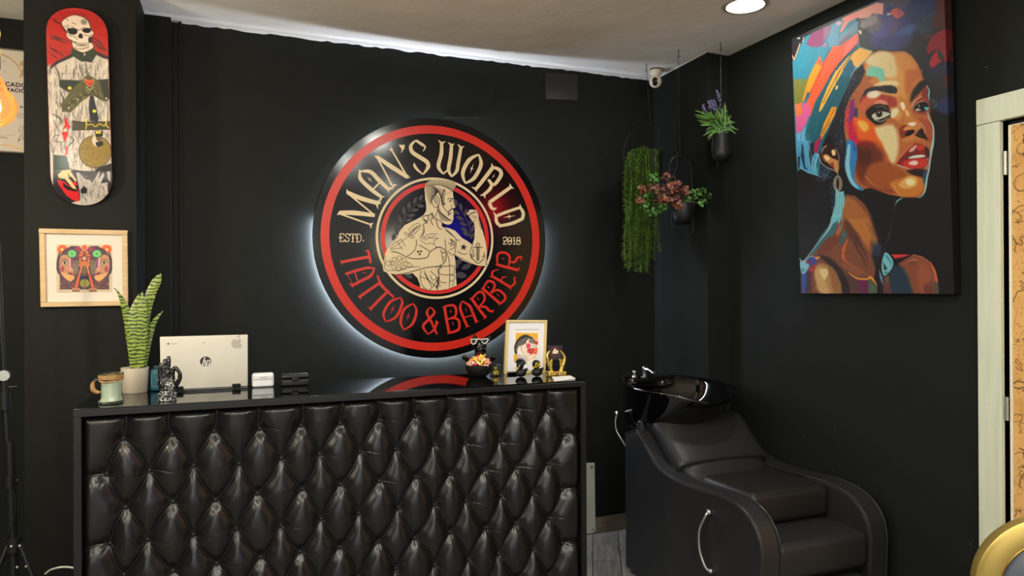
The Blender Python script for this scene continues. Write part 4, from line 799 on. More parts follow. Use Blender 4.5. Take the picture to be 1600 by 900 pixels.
# fine canvas grain
A.C = 255*np.clip(A.C/255, 0, 1)**1.0*.86; A.C *= (1+RNG.normal(size=(len(A.X), 1))*.02)
front = grid_mesh('painted_front', pfn, 380, 600, M_art, canvas, A.C)
edge = A.C.reshape(600, 380, 3)[:, -18:][:, ::-1]
def efn(u, v):
    z = zt+(zb-zt)*v; return np.stack([2.40+PK*(z-1.35)+.034*u, np.full(u.shape, PY1-.0004), z], 1)
grid_mesh('painted_edge', efn, 18, 600, M_art, canvas, (edge*.8).reshape(-1, 3))
cbx = MB(); e = .0012
for z in (zb+.001, zt-.001):
    for dx, yy in ((e, PY0), (e, PY1), (.034, PY1), (.034, PY0)): cbx.v.append((2.40+PK*(z-1.35)+dx, yy, z))
cbx.f = [(0, 1, 2, 3), (4, 7, 6, 5), (0, 4, 5, 1), (1, 5, 6, 2), (2, 6, 7, 3), (3, 7, 4, 0)]
cbx.build('stretcher', mat('canvas_side', (22, 20, 24), .7), canvas, smooth=False)
MB().box((2.36, 2.11, 2.46), (XR, 2.15, 2.475)).build('wall_hook', M_steel, canvas, smooth=False)

# ------------------------------------------------------------------ skateboard deck
YC = 3.2
def kY(c0, s): return lambda l: [(c0[0]+x/s, c0[1]+y/s) for x, y in l]
s1 = kY((70, 5), 8.18); s2 = kY((70, 100), 8.18); s3 = kY((75, 205), 7.5)
yd = YC-.045
pc = onY(124.5, 164, yd); deck_h = .77; deck_w = .207
deck = thing('skateboard_deck', (pc[0], YC, pc[2]-deck_h/2), 'skateboard deck with uniformed skeleton print hung upright on black column', 'skateboard')
tilt = math.atan2(*(lambda a, b: (a[0]-b[0], a[2]-b[2]))(onY(120, 13, yd), onY(129, 315, yd)))
def dk(u, v, front=True):   # rounded popsicle outline, kicked ends, slight concave
    t = (v-.5)*2; s_ = np.abs(t); L = deck_h/2; R_ = deck_w/2*1.12
    d = np.clip((s_*L-(L-R_))/R_, 0, 1); hw = deck_w/2*np.sqrt(np.clip(1-d**2.3, 0, 1))
    x = (u-.5)*2*hw; z = -t*L
    y = yd-.030*np.clip((s_-.66)/.34, 0, 1)**1.6*-1-.004*((u-.5)*2)**2*(hw/(deck_w/2))
    if not front: y = y+.011
    X = x*math.cos(tilt)+z*math.sin(tilt); Z = -x*math.sin(tilt)+z*math.cos(tilt)
    return np.stack([pc[0]+X, y, pc[2]+Z], 1)
A = flat_art(dk, 150, 480, (198, 186, 172))
A.poly([(60, 0), (190, 0), (190, 95), (60, 105)], (178, 26, 24), 1)
for q in (s1([(60, 410), (160, 440), (330, 490)]), s1([(60, 440), (170, 470), (300, 520)]), s1([(90, 190), (150, 240), (220, 270)]), s1([(200, 120), (240, 180)]), s1([(60, 560), (120, 600), (260, 690)]), s1([(60, 620), (150, 690)]), s1([(600, 430), (700, 500), (790, 620)]), s1([(620, 470), (700, 560), (780, 600)]), s1([(70, 660), (160, 700)]), s1([(640, 520), (720, 600)])):
    A.line(q, (.6, 2.6, .6), (46, 12, 14), .6, .9)
for i in range(60): y0 = RNG.uniform(8, 95); A.line([(72+RNG.uniform(0, 90), y0), (80+RNG.uniform(0, 90), y0+RNG.uniform(-2, 6))], .6, [(120, 16, 18), (212, 44, 36)][i % 2], .6, .5, 0)
A.poly(s1([(70, 810), (150, 740), (260, 690), (350, 640), (640, 610), (720, 640), (820, 690), (820, 900), (60, 900)]), (30, 30, 36), 1)
A.poly(s1([(80, 840), (170, 770), (330, 700), (370, 680), (480, 750), (510, 740), (600, 760), (660, 660), (740, 700), (820, 720), (820, 900), (60, 900)]), (198, 186, 172), 1)
coat = [(74, 104), (172, 98), (176, 200), (172, 262), (150, 268), (112, 262), (104, 238), (80, 240), (76, 160)]
A.strokes(coat, [(150, 140, 130), (110, 102, 98), (236, 224, 208)], 420, 16, 3.4, 1.65, .4, .2); A.strokes(coat, [(90, 84, 80), (44, 40, 40), (236, 224, 208)], 620, 11, .9, 1.62, .7, .25)
for q in (s1([(520, 740), (530, 900)]), s2([(130, 30), (180, 130), (190, 260)]), s2([(440, 0), (480, 160)]), s2([(520, 0), (540, 130)]), s2([(640, 20), (650, 160)]), s2([(280, 20), (260, 110)]), s2([(370, 60), (370, 190)]), s2([(190, 340), (240, 470), (220, 620)]), s2([(100, 640), (200, 700), (190, 760)]), s2([(110, 720), (180, 860)]), s3([(60, 60), (140, 40)]), s3([(70, 120), (170, 130)]), s3([(230, 180), (300, 110), (260, 60)]), s3([(380, 0), (380, 90)])):
    A.line(q, (.8, 2, .8), (34, 32, 36), .6, .9)
# skull
A.poly(s1([(220, 230), (280, 180), (370, 150), (480, 170), (560, 220), (585, 300), (605, 350), (630, 390), (600, 430), (615, 500), (625, 560), (590, 600), (500, 635), (430, 620), (370, 580), (345, 520), (335, 470), (290, 440), (265, 400), (280, 370), (240, 330), (215, 280)]), (30, 20, 22), 1.2, k=3)
A.poly(s1([(222, 235), (280, 185), (370, 155), (475, 175), (550, 225), (578, 300), (600, 350), (625, 385), (595, 425), (560, 440), (560, 500), (600, 510), (620, 560), (585, 592), (500, 628), (435, 612), (375, 575), (352, 525), (350, 480), (300, 445), (272, 405), (290, 370), (250, 320), (225, 280)]), (232, 212, 190), .8, k=3)
A.poly(s1([(285, 330), (320, 318), (390, 325), (420, 355), (400, 395), (350, 402), (305, 385)]), (24, 24, 26), .6, k=2); A.poly(s1([(475, 345), (510, 318), (580, 320), (592, 350), (570, 378), (520, 380), (490, 365)]), (24, 24, 26), .6, k=2)
A.poly(s1([(425, 425), (450, 385), (480, 400), (485, 445), (450, 450)]), (30, 24, 24), .6, k=2)
A.poly(s1([(345, 475), (390, 520), (470, 545), (560, 525), (600, 470), (605, 440), (575, 500), (500, 520), (420, 505)]), (60, 46, 44), .8, .8, k=2)
for i in range(11): A.poly(s1([(395+i*17, 508), (408+i*17, 508), (408+i*17, 530), (396+i*17, 530)]), (226, 206, 184), .4); A.line(s1([(394+i*17, 500), (394+i*17, 556)]), .5, (50, 36, 34), .3, .9, 0)
A.ell(70+500/8.18, 5+240/8.18, 5, 4.2, (120, 104, 98), 2, .8)
for q in (s1([(240, 290), (290, 310), (300, 350)]), s1([(340, 300), (400, 330), (440, 345)]), s1([(450, 340), (500, 310)]), s1([(350, 250), (400, 270)]), s1([(280, 270), (310, 300)]), s1([(290, 410), (380, 430), (420, 470)]), s1([(500, 400), (560, 420), (600, 400)]), s1([(380, 570), (450, 590), (560, 560)]), s1([(270, 190), (300, 220)])): A.line(q, .9, (70, 50, 46), .5, .9)
for i in range(40): A.line(s1([(360+RNG.uniform(0, 240), 540+RNG.uniform(0, 70)), (365+RNG.uniform(0, 240), 545+RNG.uniform(0, 70))][:1]+[(370+RNG.uniform(0, 220), 560+RNG.uniform(0, 40))]), .2, (110, 90, 84), .3, .15, 0)
# collar, pockets, bandolier
A.poly(s1([(345, 580), (380, 590), (480, 650), (520, 700), (500, 750), (440, 730), (340, 660)]), (34, 52, 30), .8); A.poly(s1([(520, 640), (630, 575), (665, 640), (600, 750), (540, 710)]), (34, 52, 30), .8)
A.poly(s1([(495, 640), (520, 640), (520, 665), (500, 670)]), (200, 190, 170), .6)
A.poly(s2([(185, 200), (470, 210), (440, 320), (300, 360), (185, 290)]), (36, 48, 34), .8); A.poly(s2([(660, 205), (810, 190), (830, 440), (780, 480), (700, 330)]), (38, 46, 34), .8)
A.poly(s2([(545, 130), (700, 220), (760, 450), (820, 480), (740, 470), (600, 390), (480, 470), (330, 620), (230, 610), (200, 520), (290, 400), (380, 290)]), (84, 80, 50), .8)
A.strokes(s2([(545, 150), (680, 240), (600, 380), (330, 600), (220, 560), (300, 400)]), [(110, 106, 66), (56, 54, 34), (70, 80, 46)], 150, 9, 1.4, -.65, .5, .2)
for i in range(9): A.line(s2([(270+i*36, 520-i*28), (320+i*36, 575-i*28)]), 1.1, [(40, 34, 26), (150, 136, 96)][i % 2], .4, .9, 0)
for i in range(4): A.line(s2([(600+i*32, 310+i*20), (640+i*28, 360+i*18)]), 1.2, [(36, 32, 24), (140, 130, 90)][i % 2], .4, .9, 0)
A.line(s2([(220, 600), (420, 450), (590, 385), (740, 460)]), 1, (30, 26, 20), .4, .9)
A.poly(s2([(500, 200), (540, 190), (570, 215), (610, 195), (625, 230), (570, 290), (520, 250)]), (196, 46, 36), .6); A.line(s2([(490, 195), (530, 200), (575, 225), (625, 195), (628, 240), (575, 290), (500, 200)]), .8, (210, 170, 90), .4)
A.line(s2([(530, 290), (575, 335), (620, 300)]), 1.2, (200, 180, 130), .4, 1, 0)
for p, r in (((318, 308), 3), ((425, 450), 1.2), ((306, 560), 1.5), ((787, 438), 1.5), ((633, 602), 2.8), ((606, 470), .9)): A.ell(70+p[0]/8.18, 100+p[1]/8.18, r, r*.9, (232, 190, 40) if r > 2 else (220, 210, 170), .5)
A.poly(s2([(580, 400), (620, 400), (690, 690), (680, 740), (580, 730), (560, 560)]), (34, 38, 42), .9); A.ell(70+633/8.18, 100+602/8.18, 2.8, 2.4, (240, 220, 50), .5)
A.poly(s2([(350, 720), (500, 740), (840, 730), (840, 840), (350, 850)]), (66, 62, 42), .8); A.line(s2([(350, 730), (500, 745), (830, 735)]), .8, (24, 22, 18)); A.line(s2([(350, 840), (830, 835)]), .8, (24, 22, 18), .4, 1, 0)
gy = (226, 196, 50)
A.line(s2([(495, 720), (530, 740), (540, 780), (600, 770), (650, 800), (700, 765), (760, 790), (790, 740)]), 1.3, gy, .4); A.line(s2([(500, 710), (530, 750), (525, 830)]), 1.5, gy, .4); A.line(s2([(790, 715), (780, 770), (820, 820)]), 1.5, gy, .4)
A.ell(70+660/8.18, 100+876/8.18, 2.2, 2.2, gy, .5); A.ell(70+695/8.18, 100+876/8.18, 2.2, 2.2, gy, .5)
# canteen and red drops
A.ell(148.5, 237, 25.5, 25.5, (46, 36, 22), .8); A.ell(148.5, 237, 24.5, 24.5, (140, 116, 50), .8)
for i in range(260):
    a, r = RNG.uniform(0, 6.28), 23*math.sqrt(RNG.random()); A.ell(148.5+r*math.cos(a), 237+r*math.sin(a), .8, .8, [(160, 136, 66), (116, 94, 40), (96, 78, 34)][RNG.integers(3)], .4, .6)
A.ell(152, 219, 8.2, 10, (206, 190, 174), .7); A.poly(s3([(560, 130), (640, 110), (650, 160), (590, 188), (560, 160)]), (30, 30, 30), .8); A.ell(155, 216, 4.8, 4.8, (104, 84, 50), .6); A.poly(s3([(545, 0), (640, 0), (640, 60), (560, 70)]), (34, 32, 28), .8); A.ell(151.5, 207, 2.2, 2, gy, .4); A.ell(155.5, 207, 2.2, 2, gy, .4)
rd = (206, 26, 30)
A.poly(s2([(260, 680), (285, 700), (300, 760), (330, 800), (300, 850), (290, 800), (240, 840), (255, 760)]), rd, .6); A.poly(s2([(215, 865), (300, 865), (290, 930), (240, 960), (230, 900)]), rd, .6)
A.poly(s3([(165, 10), (235, 10), (225, 60), (205, 110), (180, 130), (190, 70), (165, 40)]), rd, .6); A.poly(s3([(205, 170), (230, 190), (235, 270), (185, 290), (210, 240)]), rd, .6)
A.poly(s3([(60, 275), (220, 290), (240, 370), (250, 450), (60, 470)]), (40, 58, 34), .9)
A.line(s3([(240, 380), (260, 440), (400, 470), (540, 470), (560, 430)]), 1.2, (30, 28, 28))
A.poly(s3([(60, 470), (330, 460), (550, 475), (580, 430), (760, 370), (760, 700), (60, 900)]), (26, 24, 28), .8)
A.poly(s3([(330, 490), (360, 480), (430, 560), (500, 570), (520, 600), (600, 470), (610, 480), (590, 560), (650, 480), (660, 520), (620, 610), (700, 600), (700, 900), (380, 900), (370, 700), (350, 600)]), (176, 168, 160), .8)
A.strokes(s3([(340, 500), (690, 600), (690, 820), (380, 820)]), [(120, 112, 108), (220, 212, 200), (70, 66, 64)], 190, 8, 1, 1.3, .6, .3)
A.poly(s3([(690, 470), (730, 470), (730, 600), (700, 560)]), (170, 160, 150), .7); A.poly(s3([(380, 690), (420, 640), (460, 680), (450, 730), (390, 730)]), (30, 28, 30), .7)
A.poly(s3([(110, 560), (200, 600), (260, 640), (350, 680), (370, 800), (330, 830), (220, 760), (120, 620)]), rd, .7); A.poly(s3([(170, 600), (230, 640), (350, 690), (330, 710), (230, 690), (180, 650)]), (30, 22, 22), .7)
A.poly(s3([(110, 510), (170, 460), (260, 460), (300, 520), (340, 580), (320, 590), (270, 530), (240, 540), (320, 650), (330, 680), (290, 670), (200, 560), (130, 550)]), (222, 188, 132), .7); A.poly(s3([(285, 590), (330, 590), (340, 640), (300, 630)]), rd, .6)
A.line(s3([(180, 560), (240, 640)]), 1, (60, 40, 36), .4, 1, 0); A.line(s3([(240, 500), (250, 560)]), 1.4, (40, 30, 30), .4, 1, 0)
for p in ((325, 205), (325, 355), (462, 205), (462, 355)): A.ell(75+p[0]/7.5, 205+p[1]/7.5, 1, 1, (40, 36, 36), .3)
C_ = A.C.reshape(480, 150, 3); C_[:, :2] = C_[:, :2]*.5+np.array([120, 20, 22])*.5; C_[:, -2:] = C_[:, -2:]*.5+np.array([120, 20, 22])*.5
grid_mesh('printed_face', dk, 150, 480, M_artg, deck, C_.reshape(-1, 3))
# plywood body just behind the printed face
bv = MB(); nn = 90
for i in range(nn+1):
    v = np.array([i/nn]);
    for fr in (0, 1):
        for u in (0., 1.):
            p = dk(np.array([u]), v, True)[0]; p[1] += .0048 if fr == 0 else .012; bv.v.append(tuple(p))
for i in range(nn):
    a = 4*i; b = 4*i+4; bv.f += [(a, a+1, b+1, b), (a+2, b+2, b+3, a+3), (a, b, b+2, a+2), (a+1, a+3, b+3, b+1)]
bv.build('plywood_core', mat('dark_red_plywood', (96, 30, 28), .5), deck)
for dz in (-.2, .2): MB().box((pc[0]-.03, yd+.008, pc[2]+dz-.01), (pc[0]+.03, YC, pc[2]+dz+.01)).build('wall_bracket', M_blackm, deck, smooth=False)

# ------------------------------------------------------------------ framed print below it
def frame_on_y(name, label, cat, tl, tr, bl, br, yf, back, bw, dpt, mw, art, m_frame, m_mat, lean=None, grp=None):
    pass
yf = YC-.022
q0, q1, q2, q3 = [onY(*p, yf) for p in ((60.5, 356.8), (199, 360), (199.5, 477.5), (63.5, 479.8))]
fr = thing('framed_print', (q0[0], YC, q3[2]), 'pale wood frame with mirrored women collage print on black column', 'picture')
def quad(u, v, a, b, c, d):
    u = np.asarray(u)[:, None]; v = np.asarray(v)[:, None]; return (a*(1-u)+b*u)*(1-v)+(d*(1-u)+c*u)*v
def qpt(u, v): return quad(np.array([u]), np.array([v]), q0, q1, q2, q3)[0]
W_ = np.linalg.norm(q1-q0); H_ = np.linalg.norm(q3-q0); bu, bv_ = .018/W_, .018/H_
fm = MB()
def bar(mb, P, u0, v0, u1, v1, yo, d):
    c = [P(u0, v0), P(u1, v0), P(u1, v1), P(u0, v1)]; a = [(p[0], p[1]+yo, p[2]) for p in c]; b = [(p[0], p[1]+yo+d, p[2]) for p in c]
    mb.add(a+b, [(0, 1, 2, 3), (7, 6, 5, 4), (0, 4, 5, 1), (1, 5, 6, 2), (2, 6, 7, 3), (3, 7, 4, 0)])
bar(fm, qpt, 0, 0, 1, bv_, 0, .021); bar(fm, qpt, 0, 1-bv_, 1, 1, 0, .021); bar(fm, qpt, 0, bv_, bu, 1-bv_, 0, .021); bar(fm, qpt, 1-bu, bv_, 1, 1-bv_, 0, .021)
fm.build('frame', M_wood, fr, bevel=.0012)
mm = MB(); bar(mm, qpt, bu, bv_, 1-bu, 1-bv_, .010, .006); mm.build('mount_board', M_mount, fr, smooth=False)
pq = [onY(*p, yf+.0095) for p in ((87.8, 382), (175.3, 382.5), (175.3, 456.5), (88.5, 457))]
def prfn(u, v): return quad(u, v, *pq)
A = flat_art(prfn, 190, 170, (196, 182, 150))
w5 = kY((85, 375), 10.345)
def mir(pts): return [(971-x, y) for x, y in pts]
def both(pts, col, soft=.5, k=0, op=1):
    for f in (lambda p: p, mir): A.poly(w5(f(pts)), col, soft, op, k)
def bl(pts, wd, col, op=1):
    for f in (lambda p: p, mir): A.line(w5(f(pts)), wd, col, .35, op)
def be(cx, cy, rx, ry, col, op=1, soft=.5):
    for c_ in (cx, 971-cx): A.ell(85+c_/10.345, 375+cy/10.345, rx/10.345, ry/10.345, col, soft, op)
be(130, 150, 82, 72, (222, 98, 56)); be(125, 155, 26, 22, (240, 190, 110)); A.ell(85+485/10.345, 375+122/10.345, 4.2, 4, (226, 92, 60), .5)
both([(40, 430), (60, 280), (150, 160), (280, 95), (400, 110), (470, 180), (480, 560), (480, 800), (90, 800), (85, 560), (50, 530)], (84, 64, 74), .6)
both([(320, 130), (400, 100), (450, 180), (380, 190)], (140, 62, 88), 1.2, 2); both([(100, 260), (200, 240), (250, 300), (300, 320), (320, 460), (310, 570), (330, 600), (280, 665), (200, 640), (120, 560), (80, 430)], (182, 132, 104), 1, 2)
both([(100, 520), (200, 560), (300, 580), (320, 610), (270, 665), (200, 640)], (214, 160, 100), 1.5, 2); both([(235, 300), (262, 300), (270, 450), (300, 480), (250, 470)], (216, 160, 150), .8, 2); both([(265, 300), (300, 330), (300, 460), (270, 440)], (120, 72, 110), 1, 2)
be(132, 470, 30, 48, (160, 62, 80), .9); be(172, 365, 52, 40, (150, 140, 110)); be(170, 365, 38, 24, (216, 206, 180)); be(168, 368, 20, 20, (50, 50, 50)); bl([(110, 330), (170, 310), (230, 330)], .8, (90, 50, 50)); bl([(120, 370), (170, 340), (225, 380)], .7, (60, 40, 44))
both([(210, 525), (280, 530), (310, 560), (260, 560)], (110, 50, 50), .5, 2); bl([(85, 200), (50, 330), (40, 460), (90, 560)], 2, (60, 52, 60)); bl([(150, 170), (260, 120), (360, 100)], 1, (60, 46, 54))
be(282, 222, 82, 66, (60, 84, 66)); be(284, 222, 68, 58, (112, 190, 120)); be(286, 222, 22, 20, (90, 170, 100)); be(286, 222, 8, 7, (40, 70, 50))
both([(305, 380), (340, 330), (380, 340), (390, 460), (360, 560), (310, 520)], (122, 106, 92), 1, 2); be(342, 372, 20, 16, (90, 96, 60)); both([(380, 250), (480, 170), (486, 340), (420, 350)], (148, 54, 72), 1, 2)
for i in range(46): be(RNG.uniform(400, 484), RNG.uniform(180, 350), 13, 12, [(170, 60, 84), (110, 44, 70), (190, 90, 90), (210, 150, 60)][RNG.integers(4)], .8)
A.ell(85+483/10.345, 375+296/10.345, 3, 2.6, (170, 170, 140), .5); both([(410, 360), (486, 350), (486, 430), (400, 430)], (196, 116, 74), 1, 2); both([(440, 440), (486, 430), (486, 570), (450, 570)], (122, 98, 84), 1, 2)
bl([(450, 540), (486, 560)], .8, (70, 56, 50)); both([(400, 580), (486, 580), (486, 640), (420, 640)], (56, 50, 74), 1, 2)
A.ell(85+490/10.345, 375+700/10.345, 7.4, 6.4, (150, 146, 70), .6); A.line(w5([(490, 650), (492, 780)]), 1.4, (110, 96, 50), .4)
for i in range(90): be(RNG.uniform(90, 380), RNG.uniform(650, 790), RNG.uniform(5, 16), RNG.uniform(5, 12), [(122, 70, 70), (80, 60, 74), (150, 110, 110), (60, 46, 50), (160, 80, 60)][RNG.integers(5)], .7, .4)
both([(432, 420), (450, 425), (372, 770), (330, 760)], (226, 96, 60), .5); both([(434, 420), (448, 424), (420, 540), (408, 535)], (232, 170, 120), .5); both([(285, 770), (410, 775), (410, 835), (285, 830)], (176, 120, 96), .5); both([(285, 815), (410, 820), (410, 838), (285, 835)], (110, 84, 70), .5)
A.line(w5([(60, 842), (120, 836), (200, 845), (240, 838)]), .4, (90, 80, 70), .3, .8)
A.strokes(w5([(60, 120), (910, 120), (900, 800), (80, 800)]), [(60, 44, 54), (200, 150, 130), (130, 80, 90)], 260, 3, .5, 1, .35, 2)
grid_mesh('print', prfn, 190, 170, M_art, fr, A.C)
# ------------------------------------------------------------------ reception counter with tufted front
CX0, CX1, CY0, CY1, CH = -.470, 1.344, 2.575, 2.972, 1.0
ctr = thing('reception_counter', ((CX0+CX1)/2, (CY0+CY1)/2, 0), 'long black reception counter with button tufted leather front and glossy top', 'counter')
M_lam = mat('black_laminate', (24, 24, 24), .3, bump=(30, .05, .002))
MB().box((CX0, CY0, CH-.026), (CX1, CY1, CH-.006)).build('top_panel', M_lam, ctr, bevel=.0015, smooth=False)
MB().box((CX0+.001, CY0+.001, CH-.0058), (CX1-.001, CY1-.001, CH)).build('glass_top', mat('black_glass', (5, 9, 8), .035, spec=.6), ctr, bevel=.0008)
MB().box((CX0+.001, CY0+.001, 0), (CX0+.024, CY1-.01, CH-.0265)).build('side_panel', M_lam, ctr, bevel=.0015, smooth=False)
MB().box((CX1-.024, CY0+.001, 0), (CX1-.001, CY1-.01, CH-.0265)).build('side_panel', M_lam, ctr, bevel=.0015, smooth=False)
MB().box((CX0+.024, CY0+.050, .005), (CX1-.024, CY0+.06, CH-.0265)).build('backing_board', M_lam, ctr, smooth=False)
for x in (CX0+.006, CX1-.006): MB().tube([(x, CY0-.0005, CH-.040), (x, CY0+.004, CH-.040)], .0028, 10).build('screw', M_blackm, ctr)
TX0, TX1, TZ0, TZ1 = CX0+.026, CX1-.026, .02, CH-.030
rows = [.893-.1128*i for i in range(8)]
btn = []
for i, z in enumerate(rows):
    if i % 2 == 0: xs = [-.329+.13764*k for k in range(12)]
    else: xs = [-.376]+[-.329+.13764*(k+.5) for k in range(11)]+[1.253]
    btn.append([(x+RNG.normal()*.004, z+RNG.normal()*.0035) for x in xs])
segs = []
for i in range(7):
    a, b = btn[i], btn[i+1]
    if i % 2 == 0:
        for k in range(12): segs += [(a[k], b[k]), (a[k], b[k+1])]
    else:
        for k in range(12): segs += [(a[k], b[k]), (a[k+1], b[k])]
main = list(segs)
for p in btn[0]: segs.append((p, (p[0]+RNG.normal()*.006, TZ1)))
for i in (1, 3, 5, 7): segs.append((btn[i][0], (TX0, btn[i][0][1]-.006))); segs.append((btn[i][-1], (TX1, btn[i][-1][1]-.002)))
NU, NV = 760, 420
u, v = np.meshgrid(np.linspace(0, 1, NU), np.linspace(0, 1, NV)); gx = TX0+(TX1-TX0)*u.ravel(); gz = TZ1-(TZ1-TZ0)*v.ravel()
ds = np.full(gx.shape, 1e9)
for j, ((ax, az), (bx, bz)) in enumerate(segs):
    idx = np.where((gx > min(ax, bx)-.08) & (gx < max(ax, bx)+.08) & (gz > min(az, bz)-.08) & (gz < max(az, bz)+.08))[0]
    dx, dz = bx-ax, bz-az; L_ = dx*dx+dz*dz; t = np.clip(((gx[idx]-ax)*dx+(gz[idx]-az)*dz)/L_, 0, 1)
    bow = .006*np.sin(PI*t)*(1 if j % 2 else -1)   # pleats bow slightly
    ln = math.sqrt(L_); px = ax+t*dx-dz/ln*bow; pz = az+t*dz+dx/ln*bow
    ds[idx] = np.minimum(ds[idx], np.hypot(gx[idx]-px, gz[idx]-pz))
def blur(a, sx, sz):
    a = a.reshape(NV, NU)
    for ax, s_, st in ((1, sx, (TX1-TX0)/(NU-1)), (0, sz, (TZ1-TZ0)/(NV-1))):
        r_ = int(3*s_/st)+1; k_ = np.exp(-.5*(np.arange(-r_, r_+1)*st/s_)**2); k_ /= k_.sum()
        a = np.apply_along_axis(lambda m: np.convolve(np.pad(m, r_, 'edge'), k_, 'valid'), ax, a)
    return a.ravel()
hgt = blur(.0235*(1-np.exp(-(ds/.014)**1.0))+.007*np.clip(ds/.05, 0, 1), .0085, .0095)
hgt -= .0065*np.exp(-(ds/.0036)**1.5)
wr = np.zeros(gx.shape)
for row in btn:
    for (bx, bz) in row:
        idx = np.where((np.abs(gx-bx) < .085) & (np.abs(gz-bz) < .085))[0]
        d = np.hypot(gx[idx]-bx, gz[idx]-bz); hgt[idx] -= .009*np.exp(-(d/.0105)**2); th = np.arctan2(gz[idx]-bz, gx[idx]-bx)
        hgt[idx] -= .021*np.exp(-(d/.023)**2)*(hgt[idx]/.02+.2)
        ph = RNG.uniform(0, 6.28); k_ = RNG.integers(7, 12)
        wr[idx] += .0011*np.sin(k_*th+ph+1.2*np.sin(2*th+ph))*np.exp(-(d/.032)**1.5)*np.clip(d/.008, 0, 1)
        if RNG.random() < .75:   # a horizontal drag wrinkle running to the neighbour
            s_ = 1 if RNG.random() < .75 else -1; uu = (gx[idx]-bx)*s_; off = RNG.uniform(-.012, .002); vv = gz[idx]-bz-off-.004*np.sin(uu*60)
            wr[idx] -= RNG.uniform(.0012, .003)*np.exp(-(vv/.0035)**2)*np.clip(uu/.012, 0, 1)*np.clip((.075-uu)/.04, 0, 1)
hgt += wr
ed = np.minimum(np.minimum(gx-TX0, TX1-gx), TZ1-gz); hgt *= np.clip(1-(1-np.clip(ed/.022, 0, 1))**2.4, 0, 1)
lo = .3*np.sin(gx*9+2)*np.sin(gz*7)+.4; hgt += .001*lo*np.clip(ed/.03, 0, 1)
def tfn(u, v): return np.stack([gx, CY0+.034-hgt, gz], 1)
M_tuft = mat('tufted_black_leather', (19, 19, 19), .28, spec=.6, bump=(330, .10, .0008), var=(5, (24, 24, 24), .35, .7))
tp = grid_mesh('tufted_panel', tfn, NU, NV, M_tuft, ctr)
b0 = None
for row in btn:
    for (bx, bz) in row:
        if b0 is None:
            b0 = MB().lathe([(0, .0045), (.0035, .004), (.006, .002), (.0075, -.001), (.007, -.004)], (0, 0, 0), 14).xf(Matrix.Translation((bx, CY0+.034, bz)) @ Matrix.Rotation(PI/2, 4, 'X')).build('button', M_blk, ctr); x0, z0 = bx, bz
        else:
            c = b0.copy(); COL.objects.link(c); c.location = (bx-x0, 0, bz-z0)

# ------------------------------------------------------------------ things on the counter
T = CH+.0002
# laptop
lp = thing('laptop', (-.06, 2.90, T), 'open pale silver laptop seen from behind with round dark logo on lid', 'laptop')
M_lid = mat('pale_silver_lid', (220, 216, 204), .4, .0, var=(12, (212, 207, 194), .3, .8))
la = [onY(247.5, 523.5, 2.835), onY(386, 521.5, 2.835)]; lxb0, lxb1 = onY(247.5, 612, 2.875)[0], onY(387.5, 608, 2.875)[0]
lx0, lx1 = -.2445, .052; lz1 = la[0][2]-.002; lean = (2.875-2.835)/(lz1-T-.008)
lh = lz1-T-.010; ltilt = Matrix.Translation((0, 2.872, T+.010)) @ Matrix.Rotation(math.atan(lean), 4, 'X')
LIDW = lx1-lx0
m = MB().rbox((lx0, -.006, 0), (lx1, 0, lh), .0026, 3); m.xf(ltilt); m.build('lid', M_lid, lp)
lid = bpy.data.objects['lid']
MB().rbox((lx0, 2.878, T), (lx1, 2.964, T+.012), .004, 3).build('keyboard_base', mat('grey_keyboard_base', (150, 148, 144), .4), lp)
hb = MB().rbox((lx0+.03, -.0085, -.004), (lx0+.075, .004, .012), .003, 3); hb.xf(ltilt); hb.build('hinge', M_blackm, lp)
hb = MB().rbox((lx1-.055, -.0085, -.004), (lx1-.025, .004, .012), .003, 3); hb.xf(ltilt); hb.build('hinge', M_blackm, lp)
def lidart(name, m_, fn, off=-.0064):
    mb = MB(); fn(mb); mb.v = [(lx0+p[0]*LIDW, off, lh*(1-p[1])) for p in mb.v]; mb.xf(ltilt); return mb.build(name, m_, lid, smooth=False)
asp = LIDW/lh
def disc2(mb, cx, cy, r, n=40, ry=None): mb.add([(cx+r*math.cos(2*PI*k/n), cy+(ry or r*asp)*math.sin(2*PI*k/n), 0) for k in range(n)], [tuple(range(n))])
def rib2(mb, pts, wd, sc=(1, 1)):
    P = np.array(pts, float); vs = []
    for i in range(len(P)):
        t = P[min(i+1, len(P)-1)]-P[max(i-1, 0)]; t = t*np.array([1, 1/asp]); t /= np.linalg.norm(t)+1e-9; nn = np.array([-t[1], t[0]*asp])*wd/2
        vs += [(*(P[i]+nn), 0), (*(P[i]-nn), 0)]
    mb.add(vs, [(2*i, 2*i+1, 2*i+3, 2*i+2) for i in range(len(P)-1)])
lidart('round_logo', mat('dark_grey_logo', (60, 56, 54), .3), lambda mb: disc2(mb, .507, .485, .064))
def hp(mb):
    w_ = .0125
    rib2(mb, [(.500, .405), (.468, .565)], w_); rib2(mb, catmull([(.482, .485), (.492, .470), (.503, .468), (.507, .482), (.492, .560)], 4), w_*.9)
    rib2(mb, [(.533, .462), (.500, .615)], w_); rib2(mb, catmull([(.532, .470), (.548, .465), (.556, .478), (.549, .535), (.538, .548), (.518, .545)], 4), w_*.9)
lidart('logo_letters', M_white, hp, -.0067)
